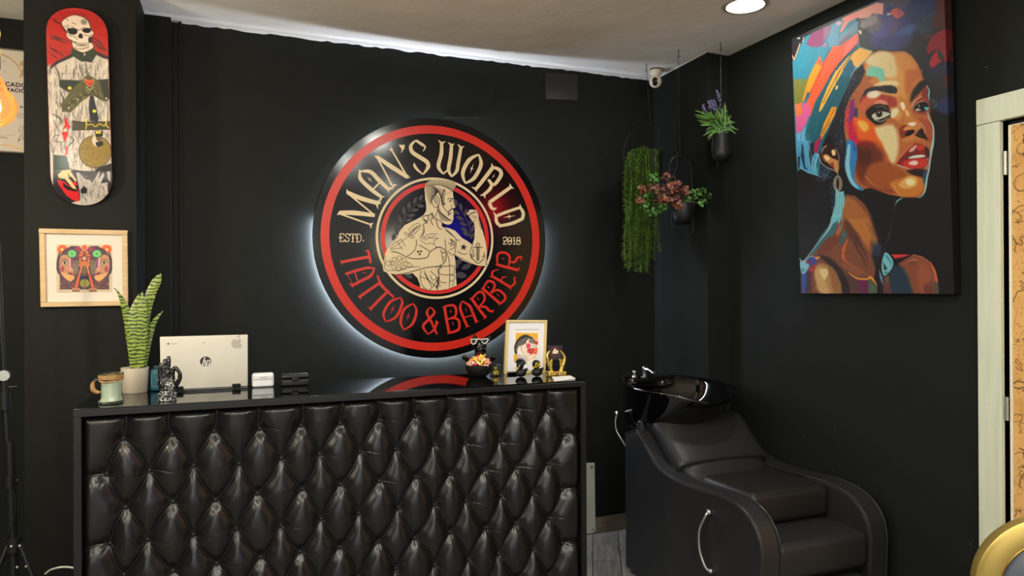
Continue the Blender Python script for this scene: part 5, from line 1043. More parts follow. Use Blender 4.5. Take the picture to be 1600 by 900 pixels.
def apple(mb):
    cx, cy = .872, .155; mb2 = catmull([(cx, cy-.060), (cx+.03, cy-.082), (cx+.055, cy-.055), (cx+.040, cy-.02), (cx+.044, cy+.02), (cx+.062, cy+.04), (cx+.045, cy+.09), (cx+.022, cy+.105), (cx, cy+.092), (cx-.024, cy+.105), (cx-.052, cy+.07), (cx-.066, cy), (cx-.058, cy-.05), (cx-.03, cy-.078)], 3, True)
    tr = tessellate_polygon([[Vector((p[0], p[1], 0)) for p in mb2]]); mb.add([(p[0], p[1], 0) for p in mb2], tr)
    q = catmull([(cx+.002, cy-.09), (cx+.01, cy-.135), (cx+.036, cy-.16), (cx+.03, cy-.115)], 3, True); tr = tessellate_polygon([[Vector((p[0], p[1], 0)) for p in q]]); mb.add([(p[0], p[1], 0) for p in q], tr)
lidart('apple_sticker', mat('pale_grey_sticker', (186, 180, 172), .4), apple)
def chrome_badge(mb): disc2(mb, .092, .130, .013)
lidart('small_badge', mat('mid_grey_print', (110, 106, 100), .5), chrome_badge)
def chr_t(mb):
    for k in range(6): rib2(mb, [(.122+k*.012, .122), (.122+k*.012, .138)], .0045); rib2(mb, [(.122+k*.012, .130), (.130+k*.012, .130)], .004)
lidart('small_print', mat('light_grey_print', (160, 155, 148), .5), chr_t); lidart('lid_mark', mat('light_grey_print', (160, 155, 148), .5), lambda mb: disc2(mb, .487, .128, .009))

# snake plant in speckled pot
pp = onZ(213, 612, T); PC = (-.334, 2.915)
sp = thing('snake_plant', (PC[0], PC[1], T), 'snake plant with banded upright leaves in speckled beige pot beside laptop', 'plant')
M_pot = mat('speckled_beige_clay', (204, 194, 176), .6, var=(14, (178, 166, 148), .35, .7, (1, 1, .6)), bump=(80, .1, .001))
MB().lathe([(.0, 0), (.038, 0), (.0405, .003), (.046, .087), (.0465, .092), (.043, .092), (.042, .082), (0, .080)], (PC[0], PC[1], T), 40).build('pot', M_pot, sp)
MB().lathe([(0, .082), (.042, .081)], (PC[0], PC[1], T), 24).build('soil', mat('dark_soil', (50, 40, 30), .9), sp)
def snake_mat():
    m = bpy.data.materials.new('banded_leaf'); m.use_nodes = True; nt = m.node_tree; b = nt.nodes['Principled BSDF']; b.inputs['Roughness'].default_value = .38
    tc = nt.nodes.new('ShaderNodeTexCoord'); wv = nt.nodes.new('ShaderNodeTexWave'); wv.bands_direction = 'Z'; wv.inputs['Scale'].default_value = 24; wv.inputs['Distortion'].default_value = 7; wv.inputs['Detail'].default_value = 3; wv.inputs['Detail Scale'].default_value = 1.6
    r = nt.nodes.new('ShaderNodeValToRGB'); r.color_ramp.elements[0].position = .25; r.color_ramp.elements[0].color = tuple(lin((46, 68, 26)))+(1,); r.color_ramp.elements[1].position = .62; r.color_ramp.elements[1].color = tuple(lin((142, 158, 68)))+(1,)
    nt.links.new(tc.outputs['Object'], wv.inputs['Vector']); nt.links.new(wv.outputs['Fac'], r.inputs[0]); nt.links.new(r.outputs[0], b.inputs['Base Color']); return m
M_snake = snake_mat()
def blade(pxs, wpx, ys, dish=.25):
    C_ = catmull([onY(px, py, y) for (px, py), y in zip(pxs, ys)], 8); n = len(C_); W = np.interp(np.linspace(0, 1, n), np.linspace(0, 1, len(wpx)), wpx)*2.93/1103*1.0/2
    mb = MB(); vs = []
    for i, p in enumerate(C_):
        t = C_[min(i+1, n-1)]-C_[max(i-1, 0)]; t = t/np.linalg.norm(t); s_ = np.cross(t, [0, 1, 0]); s_ /= np.linalg.norm(s_); nn = np.cross(s_, t)
        for q in (-1, -.5, 0, .5, 1): vs.append(p+s_*W[i]*q*1.0+nn*W[i]*dish*(1-q*q)*-1)
        for q in (1, .5, 0, -.5, -1): vs.append(p+s_*W[i]*q*.96+nn*(W[i]*dish*(1-q*q)*-1+.0035*(1-q*q*.8)+.0002))
    mb.add(vs, [(10*i+k, 10*i+(k+1) % 10, 10*i+10+(k+1) % 10, 10*i+10+k) for i in range(n-1) for k in range(10)]+[tuple(range(10))]); return mb
for a in (([(208, 576), (203, 522), (195.5, 481), (184, 456), (177, 450)], (7, 11, 9.5, 2, .3), (2.915, 2.91, 2.90, 2.89, 2.88)),
          ([(208, 576), (208.5, 522), (211, 487), (217.2, 459)], (7, 15.5, 14.5, .4), (2.905, 2.90, 2.90, 2.905)),
          ([(219, 576), (221.5, 527), (222, 483), (222, 455)], (8, 13, 12, .4), (2.90, 2.892, 2.89, 2.89)),
          ([(226, 578), (229, 504), (234.5, 463), (245, 439), (251.8, 427.5)], (5, 7, 13, 12, .4), (2.93, 2.93, 2.93, 2.93, 2.93)),
          ([(225, 578), (234.5, 520), (243.5, 499), (255, 486)], (5, 9, 6, .3), (2.94, 2.95, 2.95, 2.955))):
    blade(*a).build('leaf', M_snake, sp)

# candle in glass mug
q = onZ(174, 631, T); cx, cy = -.378, 2.685
cn = thing('candle_mug', (cx, cy, T), 'glass mug candle with rope around its neck at left end of counter', 'candle')
GP = [(.0, .0), (.034, 0), (.0385, .004), (.0375, .012), (.0325, .020), (.0315, .030), (.0325, .085), (.036, .093), (.0385, .0975), (.0365, .099), (.031, .092), (.0305, .083), (.0305, .022), (.0340, .008), (0, .005)]
MB().lathe(GP, (cx, cy, T), 40).build('glass_mug', M_glass, cn)
MB().lathe([(0, .006), (.0335, .007), (.0315, .016), (.0300, .024), (.0302, .069), (.027, .0695), (0, .069)], (cx, cy, T), 32).build('wax', mat('pale_green_wax', (226, 228, 204), .5, sub=.1), cn)
MB().tube([(cx, cy, T+.066), (cx+.001, cy, T+.072), (cx+.003, cy, T+.076)], .0012, 6).build('wick', M_blk, cn)
M_rope = mat('jute_rope', (188, 150, 100), .9, var=(90, (150, 112, 66), .3, .7), bump=(160, .6, .003))
rp = MB()
for k in range(4): rp.tube([(cx+(.0345+.0006*k)*math.cos(a), cy+(.0345+.0006*k)*math.sin(a), T+.077+k*.0042+(-.006*max(0, math.cos(a+1.9))**2 if k == 0 else 0)) for a in np.linspace(0, 2*PI, 40, False)], .0025, 6, closed=True)
hand_c = [(cx-.033, cy-.004, T+.082), (cx-.046, cy-.006, T+.080), (cx-.053, cy-.007, T+.066), (cx-.052, cy-.007, T+.048), (cx-.044, cy-.006, T+.038), (cx-.033, cy-.004, T+.034)]
hs = catmull(hand_c, 8)
MB().tube(hs, .0048, 10).build('handle', M_glass, cn)
for k in range(14, 40): 
    if k < len(hs)-2:
        p = hs[k]; rp.tube([(p[0]+.0062*math.cos(a)*.9, p[1]+.0062*math.sin(a), p[2]+.0035*math.cos(a)) for a in np.linspace(0, 2*PI, 10, False)], .0014, 5, closed=True)
rp.build('rope', M_rope, cn)

# teal case and hand figurine
M_teal = mat('teal_plastic', (44, 96, 112), .35)
q = onZ(241, 611, T); tx = -.2695
te = thing('teal_case', (tx, 2.93, T), 'small teal rounded case with outlined panel between pot and black hand', 'case')
MB().rbox((tx-.016, 2.915, T), (tx+.026, 2.95, T+.082), .010, 5).build('body', M_teal, te)
def rrect(mb, x0, z0, x1, z1, r, y, rad):
    pts = []
    for cx_, cz_, a0 in ((x1-r, z1-r, 0), (x0+r, z1-r, PI/2), (x0+r, z0+r, PI), (x1-r, z0+r, 1.5*PI)):
        for k in range(6): a = a0+k*PI/10; pts.append((cx_+r*math.cos(a), y, cz_+r*math.sin(a)))
    mb.tube(pts, rad, 6, closed=True)
rr = MB(); rrect(rr, tx-.010, T+.018, tx+.012, T+.068, .006, 2.9148, .0012); rr.build('panel_outline', mat('light_teal', (110, 160, 172), .35), te)
MB().rbox((tx-.006, 2.925, T+.080), (tx+.020, 2.945, T+.094), .003, 3).build('cap', mat('dark_teal', (26, 58, 66), .4), te)
hx, hy = -.2065, 2.655
hd = thing('hand_figurine', (hx, hy, T), 'black and silver hand figurine making an ok sign in front of laptop', 'figurine')
M_hand = mat('black_silver_patina', (14, 14, 15), .25, spec=.6, var=(190, (130, 130, 130), .58, .64))
M_hand2 = mat('silvered_relief', (20, 20, 20), .3, .3, var=(150, (170, 170, 168), .45, .58))
s0 = 2.66/1103
def hp_(px, py, dy=0): q = onY(px, py, hy+dy); return q
hm = MB()
def fing(mb, pts, rs): mb.tube(catmull(pts, 5), np.interp(np.linspace(0, 1, (len(pts)-1)*5+1), np.linspace(0, 1, len(rs)), rs), 10)
H8 = lambda x, y, d=0: hp_(235+x/10, 545+y/10, d)
fing(hm, [H8(160, 470), H8(150, 350), H8(160, 270), H8(165, 225, .004)], [.0085, .0078, .0068, .005])
fing(hm, [H8(215, 470), H8(215, 330), H8(222, 220), H8(222, 165, .004)], [.009, .008, .0072, .005])
fing(hm, [H8(280, 470), H8(278, 320), H8(285, 190), H8(285, 115, .004)], [.0092, .0082, .0074, .005])
fing(hm, [H8(345, 480), H8(345, 370), H8(380, 300, -.010), H8(425, 330, -.016), H8(440, 365, -.018)], [.009, .008, .0074, .0068, .0055])
fing(hm, [H8(330, 640), H8(400, 560, -.012), H8(455, 470, -.018), H8(460, 390, -.020), H8(445, 345, -.020)], [.011, .0095, .0078, .0068, .0052])
hm.ell(H8(250, 540), (.028, .011, .030), 16, 10); hm.ell(H8(190, 530), (.014, .010, .026), 12, 8); hm.ell(H8(320, 560, -.004), (.016, .011, .022), 12, 8)
fing(hm, [H8(265, 560), H8(265, 660), H8(268, 780)], [.022, .019, .024])
hm.build('hand', M_hand, hd, remesh=.0014)
MB().lathe([(0, 0), (.0285, 0), (.0300, .003), (.0285, .006), (.0280, .018), (.0295, .021), (.0290, .024), (.024, .027), (.022, .034), (0, .036)], (H8(265, 800)[0], hy, T), 28).build('base', M_hand2, hd)
MB().ell(H8(300, 600, -.016), (.017, .006, .020), 16, 10).build('palm_emblem', M_hand2, hd)

# white card reader
q0_, q1_ = onY(393.5, 606, 2.88), onY(428, 583, 2.88)
cr = thing('card_reader', ((q0_[0]+q1_[0])/2, 2.89, T), 'small white rounded card terminal right of laptop', 'terminal')
cw0, cw1 = q0_[0], q1_[0]; zt_ = q1_[2]+.002
MB().rbox((cw0, 2.872, T), (cw1, 2.915, zt_), .010, 5).build('body', mat('glossy_white_plastic', (228, 230, 234), .2), cr)
MB().rbox((cw0+.006, 2.869, zt_-.025), (cw1-.006, 2.874, zt_-.007), .0022, 3).build('display', mat('pale_grey_display', (214, 214, 216), .3), cr)
tb = MB()
for k in range(5): tb.box((cw0+.032+k*.0055, 2.8686, zt_-.018), (cw0+.0355+k*.0055, 2.8692, zt_-.0135-.0015*(k % 2)))
tb.build('printed_mark', mat('grey_print', (130, 130, 130), .5), cr, smooth=False)
# black sunglasses case
g0, g1 = onY(439, 603, 2.87), onY(483, 584, 2.87)
gc = thing('black_case', ((g0[0]+g1[0])/2, 2.88, T), 'matt black hinged glasses case on counter left of sign reflection', 'case')
MB().rbox((g0[0]+.002, 2.862, T), (g1[0]-.002, 2.915, T+.026), .006, 4).build('body', M_blk, gc)
MB().rbox((g0[0], 2.860, T+.0268), (g1[0], 2.917, g1[2]+.001), .009, 5).build('lid', M_blk, gc)
MB().rbox(((g0[0]+g1[0])/2-.012, 2.857, T+.020), ((g0[0]+g1[0])/2+.012, 2.862, T+.032), .002, 3).build('clasp', M_blackm, gc)

# bulldog bowl with sweets
bx, by = .978, 2.865
dg = thing('bulldog_bowl', (bx, by, T), 'black bulldog figurine in white sunglasses holding a black bowl of sweets', 'figurine')
bo = [(0, 0), (.030, 0), (.036, .003), (.050, .018), (.058, .036), (.059, .048), (.0565, .050), (.054, .046), (.046, .030), (.03, .018), (0, .014)]
MB().lathe(bo, (bx, by, T), 40, 1, .85).build('bowl', mat('dark_brown_black_bowl', (26, 23, 22), .4), dg)
D6 = lambda x, y, d=0: onY(715+x/10, 510+y/10, by+.02+d)
dm = MB(); c = D6(350, 300)
dm.ell(c, (.031, .026, .030), 20, 12); dm.ell(D6(355, 365, -.016), (.022, .018, .017), 16, 10); dm.ell(D6(310, 385, -.014), (.013, .013, .013)); dm.ell(D6(405, 380, -.014), (.013, .013, .013)); dm.ell(D6(350, 500, .008), (.030, .020, .034)); 
for ex, sg in ((262, -1), (505, 1)):
    p, t = D6(ex+(-sg*15), 230), D6(ex, 118+(0 if sg < 0 else 25)); dm.tube([p, (p+t)/2, t], [.0125, .010, .002], 10)
for ex in (105, 570): dm.ell(D6(ex, 480, -.010), (.011, .011, .011)); dm.tube([D6(ex, 480, -.006), D6(ex+(40 if ex < 300 else -40), 520, .01), D6(350, 560, .015)], [.010, .010, .014], 10)
dm.build('bulldog', M_gloss, dg, remesh=.0022)
MB().ell(D6(335, 330, -.037), (.006, .004, .004)).build('nose', M_gloss, dg)
gl = MB(); yy = -.0335
for pts in ([(205, 205), (290, 200), (300, 215), (275, 265), (245, 280), (220, 262)], [(365, 205), (470, 190), (478, 205), (455, 250), (420, 272), (385, 250)]):
    gl.tube([D6(px, py, yy) for px, py in pts], .0021, 8, closed=True)
gl.tube([D6(295, 205, yy), D6(330, 195, yy-.002), D6(365, 205, yy)], .002, 8); gl.tube([D6(475, 200, yy), D6(500, 230, .01)], .0014, 6); gl.tube([D6(207, 205, yy), D6(215, 225, .01)], .0014, 6)
gl.build('sunglasses', M_white, dg)
ls = MB()
for pts in ([(205, 205), (290, 200), (300, 215), (275, 265), (245, 280), (220, 262)], [(365, 205), (470, 190), (478, 205), (455, 250), (420, 272), (385, 250)]):
    ls.add([D6(px, py, yy) for px, py in pts]+[D6(px, py, yy+.001) for px, py in pts], [tuple(range(6)), tuple(range(11, 5, -1))])
ls.build('lens', mat('smoky_lens', (60, 58, 54), .1), dg, smooth=False)
cols = [((236, 150, 150), 'pink'), ((244, 206, 70), 'yellow'), ((250, 170, 110), 'orange'), ((214, 40, 60), 'red'), ((236, 226, 200), 'cream'), ((246, 190, 170), 'peach')]
cand0 = {}; rn = random.Random(5)
for k in range(46):
    rr_ = .046*math.sqrt((k+.5)/46); a = k*2.399; x = bx+rr_*math.cos(a); y = by-.004+rr_*.82*math.sin(a); z = T+.050+.036*(1-(rr_/.046)**2)+rn.uniform(-.003, .003)
    cl, cn_ = cols[rn.randrange(6)]; s_ = rn.uniform(1.0, 1.35)
    lab = f'{cn_} wrapped sweet heaped in the bulldog bowl'
    if cn_ not in cand0:
        mb = MB().ell((0, 0, 0), (.0075, .0058, .0052), 10, 7); mb.tube([(-.007, 0, 0), (-.012, 0, .001)], [.001, .005], 7); mb.tube([(.007, 0, 0), (.012, 0, -.001)], [.001, .005], 7)
        o = mb.build('wrapped_sweet', mat('sweet_'+cn_, cl, .25), origin=(0, 0, 0)); cand0[cn_] = o; o.location = (x, y, z); o.rotation_euler = (rn.uniform(-.5, .5), rn.uniform(-.5, .5), rn.uniform(0, 6)); tag(o, lab, 'sweet', 'wrapped sweets in the bulldog bowl')
    else:
        o = cand0[cn_].copy(); COL.objects.link(o); o.location = (x, y, z); o.rotation_euler = (rn.uniform(-.6, .6), rn.uniform(-.6, .6), rn.uniform(0, 6)); o.scale = (s_, s_, s_)

# clear box with golden figure
gx_ = onZ(776, 588, T)[0]; gy_ = 2.85
bxo = thing('display_box', (gx_, gy_, T), 'tiny clear box holding a bright gold figure right of bulldog bowl', 'box')
w2 = .021; hh = .048
MB().rbox((gx_-w2, gy_-w2*.8, T), (gx_+w2, gy_+w2*.8, T+.004), .001, 2).build('black_base', M_gloss, bxo)
cb = MB()
for a, b in (((-w2, -w2*.8), (w2, -w2*.8)), ((-w2, w2*.8), (w2, w2*.8))): cb.box((gx_+a[0], gy_+a[1]-.0006, T+.004), (gx_+b[0], gy_+b[1]+.0006, T+hh))
for x in (-w2, w2): cb.box((gx_+x-.0006, gy_-w2*.8, T+.004), (gx_+x+.0006, gy_+w2*.8, T+hh))
cb.box((gx_-w2, gy_-w2*.8, T+hh-.001), (gx_+w2, gy_+w2*.8, T+hh)); cb.build('clear_cover', M_glass, bxo, smooth=False)
M_brass = mat('bright_yellow_gold', (240, 200, 50), .25, .6)
mb = MB(); z = T+.004
mb.ell((gx_, gy_, z+.010), (.011, .009, .010)); mb.ell((gx_, gy_, z+.026), (.0085, .008, .0085)); mb.ell((gx_-.009, gy_-.003, z+.012), (.004, .004, .007)); mb.ell((gx_+.009, gy_-.003, z+.012), (.004, .004, .007)); mb.ell((gx_-.006, gy_-.006, z+.004), (.005, .006, .004)); mb.ell((gx_+.006, gy_-.006, z+.004), (.005, .006, .004)); mb.ell((gx_-.006, gy_, z+.034), (.003, .0025, .003)); mb.ell((gx_+.006, gy_, z+.034), (.003, .0025, .003))
mb.build('gold_figure', M_brass, bxo, remesh=.001)

# small framed portrait leaning upright
fy = 2.905
f4 = [onY(*p, fy) for p in ((793.2, 500), (856.3, 500.2), (850.5, 583), (786.5, 580.5))]
zb_ = T; 
P0 = np.array([f4[3][0], fy-.012, zb_]); P1 = np.array([f4[2][0], fy-.012, zb_]); 
ftop = fy+.03; g0 = onY(792.2, 500, ftop); g1 = onY(855.3, 500.2, ftop)
def fq(u, v): return quad(np.array([u]), np.array([v]), g0, g1, P1, P0)[0]
pf = thing('tabletop_picture', ((P0[0]+P1[0])/2, fy, T), 'small pale framed portrait of a painted face standing on right end of counter', 'picture')
M_frm = mat('light_ash_frame', (222, 200, 140), .45)
m = MB(); bw_u, bw_v = .062, .042
bar(m, fq, 0, 0, 1, bw_v, 0, .014); bar(m, fq, 0, 1-bw_v, 1, 1, 0, .014); bar(m, fq, 0, bw_v, bw_u, 1-bw_v, 0, .014); bar(m, fq, 1-bw_u, bw_v, 1, 1-bw_v, 0, .014)
m.build('frame', M_frm, pf, bevel=.0008)
m = MB(); bar(m, fq, bw_u, bw_v, 1-bw_u, 1-bw_v, .006, .005); m.build('mount_board', M_mountw, pf, smooth=False)
m = MB(); bar(m, fq, .22, .178, .80, .186, .0052, .0006); m.build('mount_slot', mat('slot_grey', (120, 118, 112), .8), pf, smooth=False)
m = MB(); m.add([fq(.35, .1)+[0, .014, 0], fq(.65, .1)+[0, .014, 0], np.array([fq(.65, 1)[0], fy+.075, T]), np.array([fq(.35, 1)[0], fy+.075, T]), fq(.35, .1)+[0, .017, 0], fq(.65, .1)+[0, .017, 0], np.array([fq(.65, 1)[0], fy+.078, T]), np.array([fq(.35, 1)[0], fy+.078, T])], [(0, 1, 2, 3), (7, 6, 5, 4), (0, 4, 5, 1), (1, 5, 6, 2), (2, 6, 7, 3), (3, 7, 4, 0)]); m.build('stand', M_blk, pf, smooth=False)
def p7(u, v):
    a = quad(u, v, *[fq(*q)+np.array([0, .0055, 0]) for q in ((.185, .21), (.80, .21), (.80, .845), (.185, .845))]); return a
A = flat_art(p7, 110, 150, (244, 240, 232))
w7 = kY((785, 495), 8.183)
A.poly(w7([(172, 205), (450, 210), (455, 300), (400, 300), (300, 230), (200, 290), (165, 400)]), (240, 180, 60), .5); A.poly(w7([(145, 480), (200, 480), (200, 540), (150, 580)]), (240, 180, 60), .5); A.poly(w7([(330, 510), (400, 480), (430, 520), (340, 560)]), (240, 170, 70), .5)
A.poly(w7([(330, 290), (400, 270), (450, 300), (455, 480), (330, 580), (280, 590), (290, 520), (250, 440), (230, 430), (190, 380), (260, 300)]), (250, 226, 206), .5, k=0)
A.poly(w7([(160, 470), (150, 380), (190, 290), (260, 235), (330, 235), (410, 290), (330, 280), (290, 340), (240, 370), (190, 400), (190, 470)]), (58, 54, 52), .6, k=2)
for i in range(14): A.line(w7([(170+i*8, 440-i*8), (210+i*9, 320-i*4), (300+i*6, 270-i)]), .35, [(220, 210, 200), (30, 28, 28)][i % 2], .3, .9)
A.ell(785+225/8.183, 495+395/8.183, 2.6, 3.6, (250, 230, 210), .4); A.line(w7([(205, 370), (240, 380), (240, 420)]), .5, (60, 50, 48), .3)
A.poly(w7([(390, 310), (455, 310), (455, 360), (410, 350)]), (196, 60, 60), .5); A.ell(785+333/8.183, 495+370/8.183, 3.6, 3.8, (232, 80, 110), .5); A.poly(w7([(320, 410), (400, 400), (420, 440), (380, 480), (330, 460)]), (206, 60, 70), .6, k=2)
A.poly(w7([(340, 290), (420, 290), (420, 340), (350, 335)]), (110, 100, 84), .7, .8, 2); A.poly(w7([(380, 370), (440, 360), (440, 390), (390, 400)]), (200, 210, 214), .5, 1, 2); A.poly(w7([(420, 400), (450, 400), (440, 470), (400, 470)]), (232, 110, 60), .6, 1, 2)
A.poly(w7([(200, 470), (290, 520), (310, 570), (280, 590), (210, 560)]), (206, 196, 200), .5, 1, 2); A.line(w7([(240, 430), (290, 500), (330, 560)]), .5, (120, 70, 70)); A.line(w7([(390, 460), (395, 520)]), .5, (240, 240, 240), .3, 1, 0); A.line(w7([(300, 330), (320, 400), (360, 410)]), .6, (150, 60, 60))
for i in range(60): A.ell(785+RNG.uniform(300, 450)/8.183, 495+RNG.uniform(280, 500)/8.183, .7, .5, [(180, 40, 60), (250, 220, 200), (80, 60, 60), (250, 180, 80)][RNG.integers(4)], .3, .6)
grid_mesh('print', p7, 110, 150, M_art, pf, A.C)
# black lighter lying at the foot of the frame
lx_ = onZ(799, 584.5, T)
lt = thing('black_lighter', (lx_[0], 2.868, T), 'thin black lighter lying at foot of small framed portrait', 'lighter')
MB().rbox((lx_[0]-.026, 2.862, T), (lx_[0]+.020, 2.876, T+.011), .004, 3).build('body', M_gloss, lt); MB().rbox((lx_[0]+.0205, 2.863, T+.001), (lx_[0]+.029, 2.875, T+.010), .002, 3).build('cap', M_steel, lt)

# two rubber ducks
def duck(name, cxp, cyp, y, label, kind):
    c = onZ(cxp, cyp+1, T); x = c[0]; y = c[1]; t = thing(name, (x, y, T), label, 'duck'); k = y/2.86
    mb = MB(); mb.ell((x, y, T+.018), (.0245, .020, .018), 18, 10); mb.ell((x+.020, y+.004, T+.026), (.010, .012, .009)); mb.tube([(x+.02, y, T+.026), (x+.031, y, T+.036)], [.009, .003], 8)
    mb.build('body', M_blk, t, remesh=.0016)
    hz = T+.050
    mb = MB().ell((x-.004, y-.002, hz), (.0165, .0155, .0185 if kind else .017), 18, 12); mb.build('head', M_blk, t)
    if kind == 0:
        sp_ = MB()
        for i in range(9):
            a = -.9+i*.27; p = np.array([x-.004+.011*math.sin(a), y, hz+.011*math.cos(a)]); d = np.array([math.sin(a*1.1), 0, math.cos(a*1.1)])
            for o_ in (-.006, 0, .006): sp_.tube([p+[0, o_, 0], p+[0, o_*1.4, 0]+d*.020], [.0035, .0004], 6)
        sp_.build('spiky_crest', M_blackm, t); MB().ell((x-.012, y-.0125, hz-.002), (.0036, .003, .0036)).build('eye', M_white, t)
        MB().ell((x-.019, y-.006, hz-.011), (.009, .008, .004)).build('beak', M_brass, t)
    else:
        mb = MB(); pts = [(x-.002+.011*math.cos(a), y-.0165, hz-.002+.011*math.sin(a)) for a in np.linspace(.2, 4.6, 14)]; mb.tube(pts, np.interp(np.linspace(0, 1, 14), [0, .5, 1], [.001, .0028, .001]), 8); mb.tube([(x-.008, y-.017, hz-.006), (x+.002, y-.018, hz), (x+.006, y-.016, hz+.006)], [.001, .0026, .001], 8); mb.build('gold_emblem', M_brass, t)
        MB().ell((x-.017, y-.008, hz-.010), (.007, .008, .004)).build('beak', M_brass, t)
        MB().lathe([(.0165, -.004), (.0178, .002), (.0160, .012), (.010, .0185), (.0, .021)], (x-.004, y-.002, hz), 20).build('hood', M_blackm, t)
    return t
duck('rubber_duck', 814, 588, 2.80, 'black rubber duck with spiky crest and yellow beak', 0)
duck('rubber_duck', 839, 587, 2.80, 'black rubber duck with smooth hood and gold swirl on its head', 1)

# golden hands holding a card
gxc = onZ(869, 590, T)[0]; gyc = 2.735
M_ghand = mat('polished_gold', (232, 200, 104), .22, .85)
gh = thing('golden_hands', (gxc, gyc, T), 'pair of golden hands on block bases holding up a dark card', 'figurine')
G7 = lambda x, y, d=0: onY(785+x/8.183, 495+y/8.183, gyc+d)
for sg, bxx, pts in ((-1, 620, [(625, 700), (610, 640), (580, 560), (572, 500), (590, 455), (610, 435)]), (1, 752, [(745, 700), (765, 640), (792, 560), (790, 500), (765, 460), (742, 435)])):
    zb0 = T; b = G7(bxx, 740); mbh = MB()
    cp = catmull([G7(x, y, -.004) for x, y in pts], 5); mbh.tube(cp, np.interp(np.linspace(0, 1, len(cp)), [0, .25, .5, .8, 1], [.0095, .0085, .0080, .0050, .0028]), 12)
    for q_, (ox, oy) in enumerate(((-sg*10, 0), (-sg*22, 14), (-sg*32, 34))):
        cp = catmull([G7(pts[2][0]+ox*.4, pts[2][1], .004*q_), G7(pts[3][0]+ox, pts[3][1]+oy, .007+.006*q_), G7(pts[5][0]+ox*1.0, pts[5][1]+oy, .009+.006*q_)], 5); mbh.tube(cp, np.interp(np.linspace(0, 1, len(cp)), [0, .6, 1], [.0062, .0045, .0026]), 10)
    cp = catmull([G7(pts[1][0]-sg*14, pts[1][1]-10, -.006), G7(pts[2][0]-sg*48, pts[2][1]+10, -.010), G7(pts[3][0]-sg*62, pts[3][1]+40, -.010)], 5); mbh.tube(cp, np.interp(np.linspace(0, 1, len(cp)), [0, .6, 1], [.0065, .0048, .0032]), 10)
    mbh.build('hand', M_ghand, gh, remesh=.0011)
    bb = onY(785+bxx/8.183, 495+740/8.183, gyc)
    MB().rbox((bb[0]-.0185, gyc-.016, T), (bb[0]+.0185, gyc+.016, G7(bxx, 698)[2]+.001), .003, 3).build('block_base', M_ghand, gh)
cc = [G7(*p) for p in ((572, 365), (762, 362), (770, 545), (612, 548))]
cy_ = gyc-.006
ccard = thing('dark_card', ((cc[2][0]+cc[3][0])/2, gyc, cc[2][2]), 'dark square card with round red lettered emblem held by golden hands', 'card')
m = MB(); a = [(p[0], gyc-.004, p[2]) for p in cc]; b = [(p[0], gyc-.0012, p[2]) for p in cc]; m.add(a+b, [(0, 1, 2, 3), (7, 6, 5, 4), (0, 4, 5, 1), (1, 5, 6, 2), (2, 6, 7, 3), (3, 7, 4, 0)]); m.build('card', mat('dark_card_stock', (50, 46, 50), .4), ccard, smooth=False)
vg = Vec(gyc-.0046)
for k in range(30):
    a = 2*PI*k/30; p = (675+60*math.cos(a), 450+62*math.sin(a)); 
    if k % 3: vg.line([(785+(675+48*math.cos(a))/8.183, 495+(450+50*math.sin(a))/8.183), (785+(675+66*math.cos(a))/8.183, 495+(450+68*math.sin(a))/8.183)], .9, 0)
vg.mb.build('red_emblem', mat('dull_red_print', (150, 70, 70), .5), ccard, smooth=False)
vg = Vec(gyc-.0047); vg.poly([(785+x/8.183, 495+y/8.183) for x, y in ((640, 470), (650, 430), (675, 400), (690, 425), (715, 430), (705, 470))], 2); vg.mb.build('pale_emblem', mat('cream_print', (226, 214, 190), .5), ccard, smooth=False)
# white paper slip
m = MB(); a = [onZ(*p, T) for p in ((862.5, 590.5), (891, 588.5), (899, 592.5), (866, 596.5))]
m.add([(*p[:2], T+.0003) for p in a]+[(*p[:2], T+.005) for p in a], [(0, 1, 2, 3), (7, 6, 5, 4), (0, 4, 5, 1), (1, 5, 6, 2), (2, 6, 7, 3), (3, 7, 4, 0)])
tag(m.build('paper_pad', mat('white_paper', (244, 244, 240), .8), bevel=.0008), 'thin white paper pad at right corner of counter', 'paper')
# clear tray under the ducks
tc_ = onZ(828, 592, T); m = MB().rbox((tc_[0]-.06, 2.755, T), (tc_[0]+.062, 2.835, T+.003), .0012, 2)
# ------------------------------------------------------------------ backwash chair with basin
XL, XRC = 1.772, 2.385
ch = thing('shampoo_chair', ((XL+XRC)/2, 2.5, 0), 'black leather backwash salon chair with gloss basin beside right wall', 'salon chair')
def sidepts(top=0):
    q = [(3.0, .02), (3.0, .66), (2.985, .672), (2.90, .700), (2.87, .695), (2.80, .635), (2.73, .585), (2.64, .560), (2.50, .552), (2.36, .560), (2.25, .563), (2.16, .548), (2.095, .515), (2.055, .46), (2.04, .40), (2.045, .25), (2.06, .02)]
    c = catmull(q[2:-2], 5); return [q[0], q[1]]+[tuple(p) for p in c]+[q[-2], q[-1]]
SP = sidepts(); TH = .088
def piping(x, lo=1): return MB().tube([(x, p[0], p[1]) for p in SP[lo:-1]]+[(x, SP[-1][0], SP[-1][1]+.01)], .0042, 8)
for x0, x1, sgn in ((XL, XL+TH, -1), (XRC-TH, XRC, 1)):
    s_ = MB().prism(SP, 0, x0, x1).build('armrest', M_leather2, ch, bevel=.012)
    mb = piping(x0+.001); b_ = piping(x1-.001); mb.add(b_.v, b_.f); mb.build('piping', M_leather, s_)
